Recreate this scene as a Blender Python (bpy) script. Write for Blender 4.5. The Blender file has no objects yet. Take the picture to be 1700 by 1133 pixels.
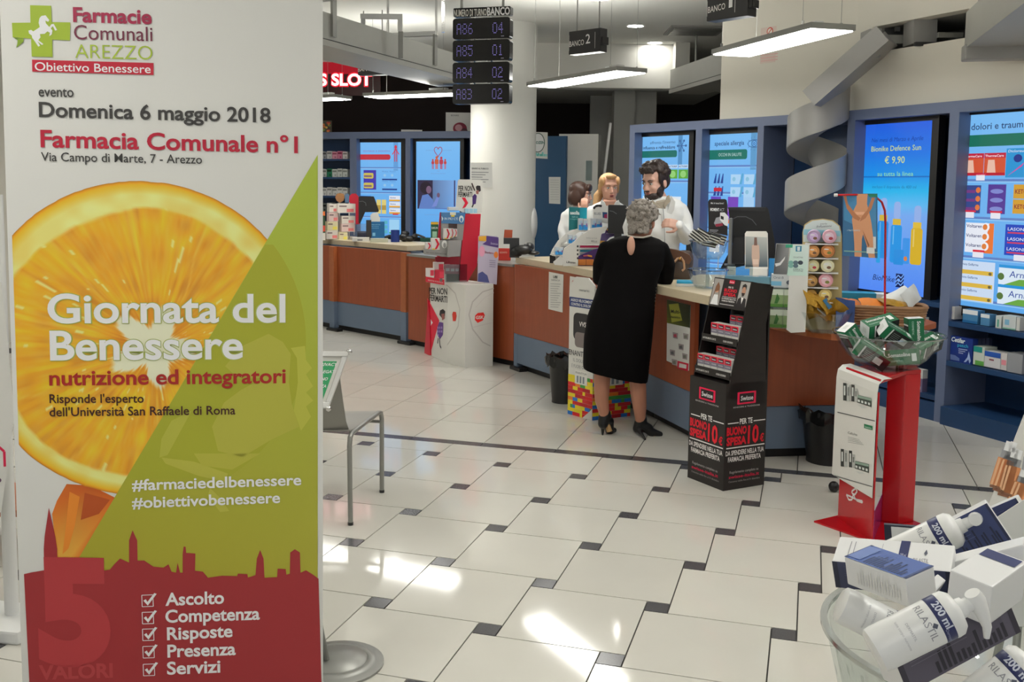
import bpy, bmesh, math, random
import numpy as np
from mathutils import Vector, Matrix

random.seed(7)
rng = np.random.default_rng(7)
sc = bpy.context.scene
COL = sc.collection

# ------------------------------------------------------------------ camera
# recovered from the pinwheel floor tiling and the upright cabinet edges (pixels of the 1700x1133 frame)
F, PITCH, ROLL, H = 1655.54,0.0976047,0.0106144,1.67335
CX, CY = 850.0,470.0
_f = Vector((0, math.cos(PITCH), -math.sin(PITCH)))
_u = Vector((0, math.sin(PITCH), math.cos(PITCH)))
_x = Vector((1,0,0))
AX = math.cos(ROLL) * _x + math.sin(ROLL) * _u
AU = -math.sin(ROLL) * _x + math.cos(ROLL) * _u
AW = _f
CAM = Vector((0,0, H))
cam_d = bpy.data.cameras.new('camera')
cam_d.sensor_width = 36.0
cam_d.lens = F / 1700 * 36.0
cam_d.shift_y = -(566.5 - CY) / 1700
cam_d.clip_start = 0.05
cam_o = bpy.data.objects.new('camera', cam_d)
COL.objects.link(cam_o)
cam_o.matrix_world = Matrix(((AX.x, AU.x, -AW.x, CAM.x), (AX.y, AU.y, -AW.y, CAM.y), (AX.z, AU.z, -AW.z, CAM.z),(0,0,0,1)))
sc.camera = cam_o

# ------------------------------------------------------------------ world, exposure
w = bpy.data.worlds.new('world')
sc.world = w
w.use_nodes = True
w.node_tree.nodes['Background'].inputs[0].default_value = (0.62,0.66,0.72,1)
w.node_tree.nodes['Background'].inputs[1].default_value = 1.1
sc.view_settings.view_transform = 'Standard'
sc.view_settings.look = 'None'
sc.view_settings.gamma = 1.0
sc.view_settings.use_curve_mapping = False
sc.view_settings.exposure = 0.0
sc.cycles.use_denoising = True
sc.cycles.max_bounces = 6
sc.cycles.diffuse_bounces = 3
sc.cycles.glossy_bounces = 3
sc.cycles.use_adaptive_sampling = True
sc.cycles.adaptive_threshold = 0.07
sc.cycles.transparent_max_bounces = 24
sc.cycles.sample_clamp_indirect = 6.0
PANEL_GAIN, SPOT_GAIN = 18.0,48.0


# ------------------------------------------------------------------ pixel <-> place helpers
def ray(x, y):
 return AW + AX * ((x - CX) / F) - AU * ((y - CY) / F)


def at_z(x, y, z=0.0):
 d = ray(x, y)
 return CAM + d * ((z - H) / d.z)


def at_y(x, y, Y):
 d = ray(x, y)
 return CAM + d * (Y / d.y)


class Frame:
 """a flat face: origin, two unit axes, outward normal"""
 def __init__(s, O, ex, ey):
  s.O, s.ex, s.ey = Vector(O), Vector(ex).normalized(), Vector(ey).normalized()
  s.n = s.ex.cross(s.ey).normalized()

 def pt(s, u, v, d=0.0):
  return s.O + s.ex * u + s.ey * v + s.n * d

 def uv(s, x, y):
  d = ray(x, y)
  p = CAM + d * ((s.O - CAM).dot(s.n) / d.dot(s.n)) - s.O
  return p.dot(s.ex), p.dot(s.ey)


def wall_frame(p0, p1, z0=0.0):
 """upright face from plan point p0 to p1 (left to right as seen from its front)"""
 return Frame((p0[0], p0[1], z0), (p1[0] - p0[0], p1[1] - p0[1], 0),(0,0,1))


# ------------------------------------------------------------------ materials
def S(r, g, b):
 def f(c):
  c /= 255.0
  return c / 12.92 if c <= 0.04045 else ((c + 0.055) / 1.055) ** 2.4
 return (f(r), f(g), f(b))


MATS = {}


def mat(name, rgb, rough=0.5, metal=0.0, spec=0.5, noise=0.06, scale=6.0, stretch=(1,1,1), bump=0.0, coat=0.0, emit=0.0, detail=4.0, rnd=0.0):
 if name in MATS:
  return MATS[name]
 m = bpy.data.materials.new(name)
 m.use_nodes = True
 nt = m.node_tree
 n, l = nt.nodes, nt.links
 b = n['Principled BSDF']
 c = S(*rgb)
 tc = n.new('ShaderNodeTexCoord')
 mp = n.new('ShaderNodeMapping')
 mp.inputs['Scale'].default_value = stretch
 l.new(tc.outputs['Object'], mp.inputs[0])
 nz = n.new('ShaderNodeTexNoise')
 nz.inputs['Scale'].default_value = scale
 nz.inputs['Detail'].default_value = detail
 l.new(mp.outputs[0], nz.inputs[0])
 mx = n.new('ShaderNodeMix')
 mx.data_type = 'RGBA'
 mx.inputs[6].default_value = tuple(max(0, v * (1 - noise)) for v in c) + (1,)
 mx.inputs[7].default_value = tuple(min(1, v * (1 + noise)) for v in c) + (1,)
 l.new(nz.outputs[0], mx.inputs[0])
 out = mx.outputs[2]
 if rnd:
  oi = n.new('ShaderNodeObjectInfo')
  mr = n.new('ShaderNodeMapRange')
  mr.inputs[3].default_value = 1 - rnd
  mr.inputs[4].default_value = 1.0 + rnd * .4
  l.new(oi.outputs['Random'], mr.inputs[0])
  vm = n.new('ShaderNodeVectorMath')
  vm.operation = 'SCALE'
  l.new(out, vm.inputs[0])
  l.new(mr.outputs[0], vm.inputs['Scale'])
  out = vm.outputs[0]
 l.new(out, b.inputs['Base Color'])
 b.inputs['Roughness'].default_value = rough
 b.inputs['Metallic'].default_value = metal
 b.inputs['Specular IOR Level'].default_value = spec
 b.inputs['Coat Weight'].default_value = coat
 if emit:
  l.new(out, b.inputs['Emission Color'])
  b.inputs['Emission Strength'].default_value = emit
 if bump:
  bp = n.new('ShaderNodeBump')
  bp.inputs['Strength'].default_value = bump
  bp.inputs['Distance'].default_value = 0.01
  l.new(nz.outputs[0], bp.inputs['Height'])
  l.new(bp.outputs[0], b.inputs['Normal'])
 MATS[name] = m
 return m


def mat_print(name, rough=0.45, emit=0.0, spec=0.4):
 m = bpy.data.materials.new(name)
 m.use_nodes = True
 n, l = m.node_tree.nodes, m.node_tree.links
 b = n['Principled BSDF']
 a = n.new('ShaderNodeAttribute')
 a.attribute_name = 'Col'
 b.inputs['Roughness'].default_value = rough
 b.inputs['Specular IOR Level'].default_value = spec
 if emit:
  l.new(a.outputs['Color'], b.inputs['Emission Color'])
  b.inputs['Emission Strength'].default_value = emit
  b.inputs['Base Color'].default_value = (0.01,0.01,0.012,1)
 else:
  l.new(a.outputs['Color'], b.inputs['Base Color'])
 MATS[name] = m
 return m


def mat_clear(name, tint=(244,247,247), glossy=0.03, rough=0.03, facing=0.22):
 """thin clear plastic: mostly see-through, mirror at grazing angles"""
 m = bpy.data.materials.new(name)
 m.use_nodes = True
 n, l = m.node_tree.nodes, m.node_tree.links
 n.remove(n['Principled BSDF'])
 t = n.new('ShaderNodeBsdfTransparent')
 t.inputs[0].default_value = S(*tint) + (1,)
 g = n.new('ShaderNodeBsdfGlossy')
 g.inputs['Roughness'].default_value = rough
 lw = n.new('ShaderNodeLayerWeight')
 lw.inputs[0].default_value = 0.35
 nz = n.new('ShaderNodeTexNoise')
 nz.inputs['Scale'].default_value = 9
 ad = n.new('ShaderNodeMath')
 ad.operation = 'MULTIPLY_ADD'
 ad.inputs[1].default_value = facing
 ad.inputs[2].default_value = glossy
 l.new(lw.outputs['Facing'], ad.inputs[0])
 mu = n.new('ShaderNodeMath')
 mu.operation = 'MULTIPLY_ADD'
 mu.inputs[1].default_value = 0.03
 l.new(nz.outputs[0], mu.inputs[0])
 l.new(ad.outputs[0], mu.inputs[2])
 mx = n.new('ShaderNodeMixShader')
 l.new(mu.outputs[0], mx.inputs[0])
 l.new(t.outputs[0], mx.inputs[1])
 l.new(g.outputs[0], mx.inputs[2])
 l.new(mx.outputs[0], n['Material Output'].inputs[0])
 MATS[name] = m
 return m


def mat_emit(name, rgb, strength):
 return mat(name, rgb, rough=0.4, noise=0.01, emit=strength)


mat_print('print')
mat_print('gloss_print', rough=0.25)
mat_print('screen', rough=0.2, emit=0.92)
mat_print('glow', rough=0.4, emit=3.0)
mat_print('leds', rough=0.4, emit=1.1)
mat_clear('clear')
mat_clear('acrylic', (228,236,238), 0.10,0.06,0.3)
mat_clear('rim_plastic', (225,232,232), 0.32,0.12,0.5)
mat('white_paint', (226,225,218), 0.75, noise=0.02, scale=2)
mat('ceiling_paint', (222,222,216), 0.85, noise=0.02, scale=2)
mat('wall_paint', (226,222,210), 0.8, noise=0.02, scale=1.5)
mat('dark_wall', (30,19,17), 0.6, noise=0.3, scale=1.2, spec=0.2)
mat('led_black', (11,8,9), 0.25, noise=0.1, spec=0.4)
mat('grey_wall', (150,150,146), 0.7, noise=0.04)
mat('grey_metal', (150,150,146), 0.38, metal=0.55, noise=0.05)
mat('conveyor_paint', (176,176,170), 0.45, metal=0.2, noise=0.05)
mat('chute_paint', (158,157,154), 0.42, metal=0.1, noise=0.06)
mat('chrome', (215,215,215), 0.12, metal=1.0, noise=0.02)
mat('white_plastic', (230,230,228), 0.35, noise=0.02)
mat('black_plastic', (22,21,22), 0.38, noise=0.15)
mat('dark_plastic', (40,39,41), 0.42, noise=0.12)
mat('grout', (58,56,54), 0.8, noise=0.15, scale=30)
mat('tile', (214,211,202), 0.07, noise=0.045, scale=3.5, rnd=0.05, spec=0.5)
mat('granite', (80,79,82), 0.2, noise=0.35, scale=160, detail=6, rnd=0.06)
mat('wood', (150,72,40), 0.38, noise=0.22, scale=3.0, stretch=(14,14,1.0), coat=0.1)
mat('wood_top', (166,92,52), 0.32, noise=0.16, scale=3.0, stretch=(2,16,10), coat=0.15)
mat('worktop', (205,190,162), 0.35, noise=0.06, scale=8, stretch=(1,10,10))
mat('panel_blue', (104,120,142), 0.4, noise=0.06)
mat('cabinet_blue', (104,116,146), 0.42, noise=0.06)
mat('cabinet_navy', (34,66,108), 0.4, noise=0.08)
mat('partition_blue', (44,82,118), 0.5, noise=0.06)
mat('kick', (24,22,24), 0.5, noise=0.2)
mat('red_paint', (186,16,28), 0.25, noise=0.05, coat=0.2)
mat('red_card', (205,24,52), 0.4, noise=0.05)
mat('paper', (225,224,218), 0.7, noise=0.03)
mat('white_card', (224,222,216), 0.45, noise=0.03)
mat('grey_card', (150,148,146), 0.5, noise=0.05)
mat('black_card', (26,20,20), 0.4, noise=0.1)
mat('banner_film', (226,225,220), 0.5, noise=0.015, scale=1.5)
mat_emit('lamp_glow', (255,253,246), PANEL_GAIN)
mat_emit('uplight_glow', (255,252,244), PANEL_GAIN * 2.0)
mat_emit('spot_glow', (255,252,244), SPOT_GAIN)

# ------------------------------------------------------------------ object helpers
MW = {}


def thing(name, label, cat, loc=(0,0,0), rz=0.0, group=None):
 o = bpy.data.objects.new(name, None)
 COL.objects.link(o)
 o.empty_display_size = 0.1
 o.location = loc
 o.rotation_euler = (0,0, rz)
 MW[o] = Matrix.Translation(Vector(loc)) @ Matrix.Rotation(rz, 4, 'Z')
 o['label'] = label
 o['category'] = cat
 if group:
  o['group'] = group
 return o


def tag(o, label=None, cat=None, group=None, kind=None):
 for k, v in (('label', label), ('category', cat), ('group', group), ('kind', kind)):
  if v:
   o[k] = v
 return o


def link_mesh(name, me, m, parent=None):
 o = bpy.data.objects.new(name, me)
 COL.objects.link(o)
 if m is not None:
  me.materials.clear()
  me.materials.append(MATS[m] if isinstance(m, str) else m)
 if parent is not None:
  o.parent = parent
 MW[o] = (MW[parent].copy() if parent is not None else Matrix.Identity(4))
 return o


def copy_tree(o, parent=None, loc=None, rz=None, label=None):
 c = o.copy()
 COL.objects.link(c)
 if parent is not None:
  c.parent = parent
 if loc is not None:
  c.location = loc
 if rz is not None:
  c.rotation_euler = (0,0, rz)
 if label:
  c['label'] = label
 MW[c] = Matrix.Translation(c.location) @ c.rotation_euler.to_matrix().to_4x4()
 for ch in list(o.children):
  copy_tree(ch, c)
 return c


class MB:
 """collects shapes into one mesh"""
 def __init__(s):
  s.v, s.f = [], []

 def add(s, vs, fs, M=None):
  k = len(s.v)
  s.v += [tuple(M @ Vector(p)) if M is not None else tuple(p) for p in vs]
  s.f += [tuple(i + k for i in q) for q in fs]
  return s

 def bx(s, x0, x1, y0, y1, z0, z1, M=None):
  vs = [(x0, y0, z0), (x1, y0, z0), (x1, y1, z0), (x0, y1, z0), (x0, y0, z1), (x1, y0, z1), (x1, y1, z1), (x0, y1, z1)]
  return s.add(vs, [(3,2,1,0),(4,5,6,7),(0,1,5,4),(1,2,6,5),(2,3,7,6),(3,0,4,7)], M)

 def prism(s, poly, z0, z1, M=None):
  n = len(poly)
  a = sum(poly[i][0] * poly[(i + 1) % n][1] - poly[(i + 1) % n][0] * poly[i][1] for i in range(n))
  if a < 0:
   poly = poly[::-1]
  vs = [(p[0], p[1], z0) for p in poly] + [(p[0], p[1], z1) for p in poly]
  fs = [tuple(range(n - 1,-1,-1)), tuple(range(n, 2 * n))] + [(i, (i + 1) % n, n + (i + 1) % n, n + i) for i in range(n)]
  return s.add(vs, fs, M)

 def slab(s, fr, uvs, d0, d1):
  """a flat outline on a face, given thickness from d0 to d1 along its normal"""
  n = len(uvs)
  a = sum(uvs[i][0] * uvs[(i + 1) % n][1] - uvs[(i + 1) % n][0] * uvs[i][1] for i in range(n))
  if a < 0:
   uvs = uvs[::-1]
  if d0 > d1:
   d0, d1 = d1, d0
  vs = [fr.pt(u, v, d0) for u, v in uvs] + [fr.pt(u, v, d1) for u, v in uvs]
  fs = [tuple(range(n - 1,-1,-1)), tuple(range(n, 2 * n))] + [(i, (i + 1) % n, n + (i + 1) % n, n + i) for i in range(n)]
  return s.add(vs, fs)

 def fbox(s, fr, u0, u1, v0, v1, d0, d1):
  return s.slab(fr, [(u0, v0), (u1, v0), (u1, v1), (u0, v1)], d0, d1)

 def tube(s, pts, r, n=8, caps=True, closed=False):
  pts = [Vector(p) for p in pts]
  R = r if isinstance(r, (list, tuple)) else [r] * len(pts)
  k0 = len(s.v)
  up = None
  N = len(pts)
  for i, p in enumerate(pts):
   if closed:
    t = pts[(i + 1) % N] - pts[i - 1]
   else:
    t = pts[min(i + 1, N - 1)] - pts[max(i - 1,0)]
   t.normalize()
   if up is None:
    up = Vector((0,0,1)) if abs(t.z) < 0.9 else Vector((1,0,0))
   a = t.cross(up).normalized()
   b = a.cross(t).normalized()
   up = b
   for j in range(n):
    an = 2 * math.pi * j / n
    s.v.append(tuple(p + (a * math.cos(an) + b * math.sin(an)) * R[i]))
  for i in range(N if closed else N - 1):
   for j in range(n):
    a0, a1 = k0 + i * n + j, k0 + i * n + (j + 1) % n
    b0, b1 = k0 + ((i + 1) % N) * n + j, k0 + ((i + 1) % N) * n + (j + 1) % n
    s.f.append((a0, a1, b1, b0))
  if caps and not closed:
   s.f.append(tuple(k0 + j for j in range(n - 1,-1,-1)))
   s.f.append(tuple(k0 + (N - 1) * n + j for j in range(n)))
  return s

 def lathe(s, prof, n=24, M=None, close=False):
  vs, fs = [], []
  for r, z in prof:
   for j in range(n):
    a = 2 * math.pi * j / n
    vs.append((r * math.cos(a), r * math.sin(a), z))
  m = len(prof)
  for i in range(m - 1 if not close else m):
   for j in range(n):
    i2 = (i + 1) % m
    fs.append((i * n + j, i * n + (j + 1) % n, i2 * n + (j + 1) % n, i2 * n + j))
  if not close:
   if prof[0][0] > 1e-6:
    fs.append(tuple(range(n - 1,-1,-1)))
   if prof[-1][0] > 1e-6:
    fs.append(tuple((m - 1) * n + j for j in range(n)))
  return s.add(vs, fs, M)

 def ball(s, c, r, n=12, m=8, M=None):
  r = r if isinstance(r, (tuple, list)) else (r, r, r)
  vs, fs = [], []
  for i in range(m + 1):
   t = math.pi * i / m
   for j in range(n):
    a = 2 * math.pi * j / n
    vs.append((c[0] + r[0] * math.sin(t) * math.cos(a), c[1] + r[1] * math.sin(t) * math.sin(a), c[2] + r[2] * math.cos(t)))
  for i in range(m):
   for j in range(n):
    fs.append((i * n + j, (i + 1) * n + j, (i + 1) * n + (j + 1) % n, i * n + (j + 1) % n))
  return s.add(vs, fs, M)

 def build(s, name, m, parent=None, world=False, smooth=False, bevel=0.0, kind=None, label=None):
  me = bpy.data.meshes.new(name)
  vs = s.v
  if world and parent is not None:
   Mi = MW[parent].inverted()
   vs = [tuple(Mi @ Vector(p)) for p in vs]
  me.from_pydata(vs, [], s.f)
  if bevel or smooth:
   b = bmesh.new()
   b.from_mesh(me)
   bmesh.ops.remove_doubles(b, verts=b.verts, dist=1e-5)
   if bevel:
    ed = [e for e in b.edges if len(e.link_faces) == 2 and e.calc_face_angle(0) > 0.5]
    bmesh.ops.bevel(b, geom=ed, offset=bevel, segments=2, affect='EDGES', profile=0.6, clamp_overlap=True)
   b.to_mesh(me)
   b.free()
  if smooth:
   me.shade_smooth()
   me.set_sharp_from_angle(angle=math.radians(40))
  me.update()
  o = link_mesh(name, me, m, parent)
  return tag(o, label=label, kind=kind)


FONT = {}


def glyphs(txt, bold=0.0, res=2):
 k = (txt, bold, res)
 if k in FONT:
  return FONT[k]
 c = bpy.data.curves.new('lettering', 'FONT')
 c.body = txt
 c.resolution_u = res
 c.offset = bold
 o = bpy.data.objects.new('lettering', c)
 me = o.to_mesh()
 v = [(p.co.x, p.co.y) for p in me.vertices]
 f = [tuple(q.vertices) for q in me.polygons]
 o.to_mesh_clear()
 bpy.data.objects.remove(o)
 bpy.data.curves.remove(c)
 if not v:
  v = [(0,0)]
 x0, x1 = min(p[0] for p in v), max(p[0] for p in v)
 FONT[k] = (v, f, x0, x1)
 return FONT[k]


CAPH = 0.729


class Print:
 """flat print on a face: coloured shapes in thin layers, joined as one ink mesh"""
 def __init__(s, fr, step=0.0006, base=0.0008):
  s.fr, s.step, s.base = fr, step, base
  s.v, s.f, s.c = [], [], []
  s.gain = 1.25

 def _d(s, layer):
  return s.base + s.step * layer

 def poly(s, uvs, col, layer=0):
  k = len(s.v)
  n = len(uvs)
  a = sum(uvs[i][0] * uvs[(i + 1) % n][1] - uvs[(i + 1) % n][0] * uvs[i][1] for i in range(n))
  if a < 0:
   uvs = uvs[::-1]
  s.v += [tuple(s.fr.pt(u, v, s._d(layer))) for u, v in uvs]
  s.f.append(tuple(range(k, k + n)))
  s.c.append([S(*col)] * n)
  return s

 def polyp(s, px, col, layer=0):
  return s.poly([s.fr.uv(*p) for p in px], col, layer)

 def rect(s, u0, v0, u1, v1, col, layer=0):
  return s.poly([(u0, v0), (u1, v0), (u1, v1), (u0, v1)], col, layer)

 def grad(s, uvs, cols, layer=0):
  k = len(s.v)
  s.v += [tuple(s.fr.pt(u, v, s._d(layer))) for u, v in uvs]
  s.f.append(tuple(range(k, k + len(uvs))))
  s.c.append([S(*c) for c in cols])
  return s

 def gradp(s, px, cols, layer=0):
  return s.grad([s.fr.uv(*p) for p in px], cols, layer)

 def oval(s, u, v, ru, rv, col, layer=0, n=20, a0=0.0, a1=2 * math.pi):
  return s.poly([(u + ru * math.cos(a0 + (a1 - a0) * i / n), v + rv * math.sin(a0 + (a1 - a0) * i / n)) for i in range(n)], col, layer)

 def line(s, uvs, w, col, layer=0):
  for (a, b), (c, d) in zip(uvs[:-1], uvs[1:]):
   dx, dy = c - a, d - b
   L = math.hypot(dx, dy) or 1
   nx, ny = -dy / L * w / 2, dx / L * w / 2
   s.poly([(a + nx, b + ny), (a - nx, b - ny), (c - nx, d - ny), (c + nx, d + ny)], col, layer)
  return s

 def linep(s, px, w, col, layer=0):
  return s.line([s.fr.uv(*p) for p in px], w, col, layer)

 def rrect(s, u0, v0, u1, v1, r, col, layer=0):
  pts = []
  for cx, cy, a in ((u1 - r, v1 - r, 0), (u0 + r, v1 - r, 90), (u0 + r, v0 + r, 180), (u1 - r, v0 + r, 270)):
   for i in range(5):
    t = math.radians(a + 22.5 * i)
    pts.append((cx + r * math.cos(t), cy + r * math.sin(t)))
  return s.poly(pts, col, layer)

 def _text(s, txt, o, e, up, col, layer, bold, res, slant=0.0):
  v, f, x0, x1 = glyphs(txt, bold, res)
  k = len(s.v)
  sx = 1.0 / max(1e-6, x1 - x0)
  for x, y in v:
   a, b = (x - x0) * sx, y / CAPH
   u = o[0] + e[0] * a + up[0] * b + slant * b * math.hypot(*up)
   w = o[1] + e[1] * a + up[1] * b
   s.v.append(tuple(s.fr.pt(u, w, s._d(layer))))
  c = S(*col)
  for q in f:
   s.f.append(tuple(i + k for i in q))
   s.c.append([c] * len(q))
  return s

 def text(s, txt, u, v, h, col, layer=1, w=None, bold=0.0, align='l', res=2, slant=0.0):
  """lettering with its baseline at v, cap height h; w squeezes it to a width"""
  g = glyphs(txt, bold, res)
  W = w if w else (g[3] - g[2]) * h / CAPH
  u0 = u if align == 'l' else (u - W / 2 if align == 'c' else u - W)
  return s._text(txt, (u0, v), (W, 0),(0, h), col, layer, bold, res, slant)

 def textp(s, txt, p0, p1, hpx, col, layer=1, bold=0.0, res=2, slant=0.0):
  a = s.fr.uv(*p0)
  b = s.fr.uv(*p1)
  t = s.fr.uv(p0[0], p0[1] - hpx)
  return s._text(txt, a, (b[0] - a[0], b[1] - a[1]),(0, t[1] - a[1]), col, layer, bold, res, slant)

 def build(s, name, parent=None, m='print', kind=None, label=None):
  me = bpy.data.meshes.new(name)
  vs = s.v
  if parent is not None:
   Mi = MW[parent].inverted()
   vs = [tuple(Mi @ Vector(p)) for p in vs]
  me.from_pydata(vs, [], s.f)
  at = me.color_attributes.new('Col', 'FLOAT_COLOR', 'CORNER')
  flat = np.ones((len(me.loops), 4), np.float32)
  flat[:, :3] = np.array([c for q in s.c for c in q], np.float32)
  if m in ('print', 'gloss_print'):
   flat[:, :3] = np.minimum(flat[:, :3] * s.gain, 0.86)
  at.data.foreach_set('color', flat.ravel())
  me.update()
  o = link_mesh(name, me, m, parent)
  return tag(o, kind=kind, label=label)


def lerp(a, b, t):
 return tuple(x + (y - x) * t for x, y in zip(a, b))

# ================================================================== THE SETTING
CEIL = 3.4
TA = -0.478014 + math.atan2(0.0928,0.4913)          # tile axis
E1 = Vector((math.cos(TA), math.sin(TA), 0))
E2 = Vector((-math.sin(TA), math.cos(TA), 0))
LAT_O = Vector((-0.9353791,6.3236117,0))
LA = Vector((math.cos(-0.4780139), math.sin(-0.4780139), 0)) * 0.5
LB = Vector((math.sin(-0.4780139), -math.cos(-0.4780139), 0)) * 0.5
TL, TS, GAP = 0.4913,0.0928,0.0028

m = MB().bx(-5.2,6.2,-4.0,15.0,-0.12,-0.006)
floor = m.build('floor', 'grout')
floor['kind'] = 'structure'


def pix(P):
 d = Vector(P) - CAM
 z = d.dot(AW)
 if z < 0.2:
  return None
 return CX + F * d.dot(AX) / z, CY - F * d.dot(AU) / z


def clip_half(poly, lo=None, hi=None):
 """keep lo <= second coordinate <= hi of a polygon in tile axes"""
 for lim, sg in ((lo, 1), (hi, -1)):
  if lim is None or not poly:
   continue
  out = []
  for i in range(len(poly)):
   a, b = poly[i], poly[(i + 1) % len(poly)]
   da, db = sg * (a[1] - lim), sg * (b[1] - lim)
   if da >= 0:
    out.append(a)
   if da * db < 0:
    t = da / (da - db)
    out.append((a[0] + (b[0] - a[0]) * t, a[1] + (b[1] - a[1]) * t))
  poly = out
 return poly


def shown(x0, y0, x1, y1, lim=9.4):
 for a, b in ((x0, y0), (x1, y0), (x0, y1), (x1, y1)):
  p = pix(E1 * a + E2 * b)
  if p and 500 < p[0] < 1760 and p[1] < 1180 and (E1 * a + E2 * b).y < lim:
   return True
 return False


STRIP0, STRIP1 = 5.963,6.05
rest = {'tile': MB(), 'granite': MB()}
shared = {}


def lay(poly, m_, name, size=None):
 """one floor tile (chamfer-free slab, top at z=0)"""
 if len(poly) < 3:
  return
 cx = sum(p[0] for p in poly) / len(poly)
 cy = sum(p[1] for p in poly) / len(poly)
 xs, ys = [p[0] for p in poly], [p[1] for p in poly]
 if max(xs) - min(xs) < 0.012 or max(ys) - min(ys) < 0.012:
  return
 c = E1 * cx + E2 * cy
 if not (-5 < c.x < 6 and -3.8 < c.y < 14.6):
  return
 if not shown(min(xs), min(ys), max(xs), max(ys)):
  rest[m_].prism([tuple((E1 * a + E2 * b).xy) for a, b in poly], -0.006,0.0)
  return
 key = (m_, tuple((round(a - cx, 4), round(b - cy, 4)) for a, b in poly))
 if key not in shared:
  b = MB().prism([(a - cx, b - cy) for a, b in poly], -0.006,0.0)
  o = b.build(name, m_, floor)
  shared[key] = o.data
 else:
  o = link_mesh(name, shared[key], None, floor)
 o.location = c
 o.rotation_euler = (0,0, TA)


for i in range(-24,34):
 for j in range(-10,28):
  c = LAT_O + LA * i + LB * j
  a, b = c.dot(E1), c.dot(E2)
  if b > 7.2 or b < -6:
   continue
  g = GAP
  sm = [(a - TS / 2 + g, b - TS / 2 + g), (a + TS / 2 - g, b - TS / 2 + g), (a + TS / 2 - g, b + TS / 2 - g), (a - TS / 2 + g, b + TS / 2 - g)]
  lay(clip_half(sm, hi=STRIP0 - g), 'granite', 'dark_tile')
  x0, y0 = a - TS / 2 - TL, b - TS / 2 - (TL - TS)
  lg = [(x0 + g, y0 + g), (x0 + TL - g, y0 + g), (x0 + TL - g, y0 + TL - g), (x0 + g, y0 + TL - g)]
  lay(clip_half(lg, hi=STRIP0 - g), 'tile', 'floor_tile')
for i in range(-16,18):
 x0 = -1.502 + TL * i
 lay([(x0 + GAP, STRIP0 + GAP), (x0 + TL - GAP, STRIP0 + GAP), (x0 + TL - GAP, STRIP1 - GAP), (x0 + GAP, STRIP1 - GAP)], 'granite', 'border_tile')
 for j in range(18):
  y0 = STRIP1 + TL * j
  lay([(x0 + GAP, y0 + GAP), (x0 + TL - GAP, y0 + GAP), (x0 + TL - GAP, y0 + TL - GAP), (x0 + GAP, y0 + TL - GAP)], 'tile', 'floor_tile')
rest['tile'].build('floor_tiling', 'tile', floor, kind='stuff')
rest['granite'].build('dark_tiling', 'granite', floor, kind='stuff')


def struct(name, mb, m_, **k):
 o = mb.build(name, m_, **k)
 o['kind'] = 'structure'
 return o


# ceiling with the holes of nothing: one slab, the lamps hang below or sit flush
struct('ceiling', MB().bx(-5.2,6.2,-4.0,15.0, CEIL, CEIL + 0.12), 'ceiling_paint')
struct('wall_left', MB().bx(-5.3,-5.2,-4.0,15.0,-0.12, CEIL + 0.12), 'wall_paint')
struct('wall_back', MB().bx(-5.2,6.2,14.6,14.75,-0.12, CEIL), 'dark_wall')
# entrance front behind the camera: piers and a lintel, open between
struct('wall_front', MB().bx(-5.2,-3.6,-4.0,-3.9,0, CEIL).bx(3.6,6.2,-4.0,-3.9,0, CEIL).bx(-3.6,3.6,-4.0,-3.9,2.7, CEIL), 'wall_paint')
struct('wall_side', MB().bx(6.2,6.3,-4.0,15.0,-0.12, CEIL + 0.12), 'wall_paint')

# white bulkhead hanging from the ceiling beyond the tills
bk = MB().bx(-0.25,1.93,12.35,12.55,2.87, CEIL)
bk.bx(1.93,2.1,12.15,12.55,2.87, CEIL)
struct('wall_bulkhead', bk, 'white_paint')
struct('trim_1', MB().bx(-0.25,2.6,12.55,14.6,2.86,2.9), 'grey_wall')

# plan of the blue cabinet run on the right: two straight wings and a corner bay
R0, R1, R2, R3, R4 = (1.18,10.23),(2.19,8.82),(2.67,8.06),(3.075,7.12),(3.5,6.13)


def off(p, q, d):
 """shift the line p-q backwards (away from the shop floor) by d"""
 dx, dy = q[0] - p[0], q[1] - p[1]
 L = math.hypot(dx, dy)
 nx, ny = -dy / L * d, dx / L * d
 return (p[0] + nx, p[1] + ny), (q[0] + nx, q[1] + ny)


W1 = at_y(1188.5,150,9.62)
wl = []
a1, b1 = off(R0, R1,0.06)
a2, b2 = off(R1, R2,0.06)
a3, b3 = off(R2, R4,0.06)


def on_line(p, q, xpix):
 """point of plan line p-q that lies at image column xpix (near the horizon)"""
 k = (xpix - CX) / F
 t = (k * p[1] - p[0]) / ((q[0] - p[0]) - k * (q[1] - p[1]))
 return (p[0] + (q[0] - p[0]) * t, p[1] + (q[1] - p[1]) * t)


def meet(p, q, r, s_):
 d1 = (q[0] - p[0], q[1] - p[1])
 d2 = (s_[0] - r[0], s_[1] - r[1])
 det = d1[0] * d2[1] - d1[1] * d2[0]
 t = ((r[0] - p[0]) * d2[1] - (r[1] - p[1]) * d2[0]) / det
 return (p[0] + d1[0] * t, p[1] + d1[1] * t)


wa = on_line(a1, b1,1188)
wb = meet(a1, b1, a2, b2)
wc = meet(a2, b2, a3, b3)
wd = (b3[0] + (b3[0] - a3[0]) * 1.2, b3[1] + (b3[1] - a3[1]) * 1.2)
mw = MB()
for p, q in ((wa, wb), (wb, wc)):
 r, s_ = off(p, q, 0.12)
 mw.prism([p, q, s_, r], 2.24, CEIL)
struct('wall_right', mw, 'wall_paint')
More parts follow.
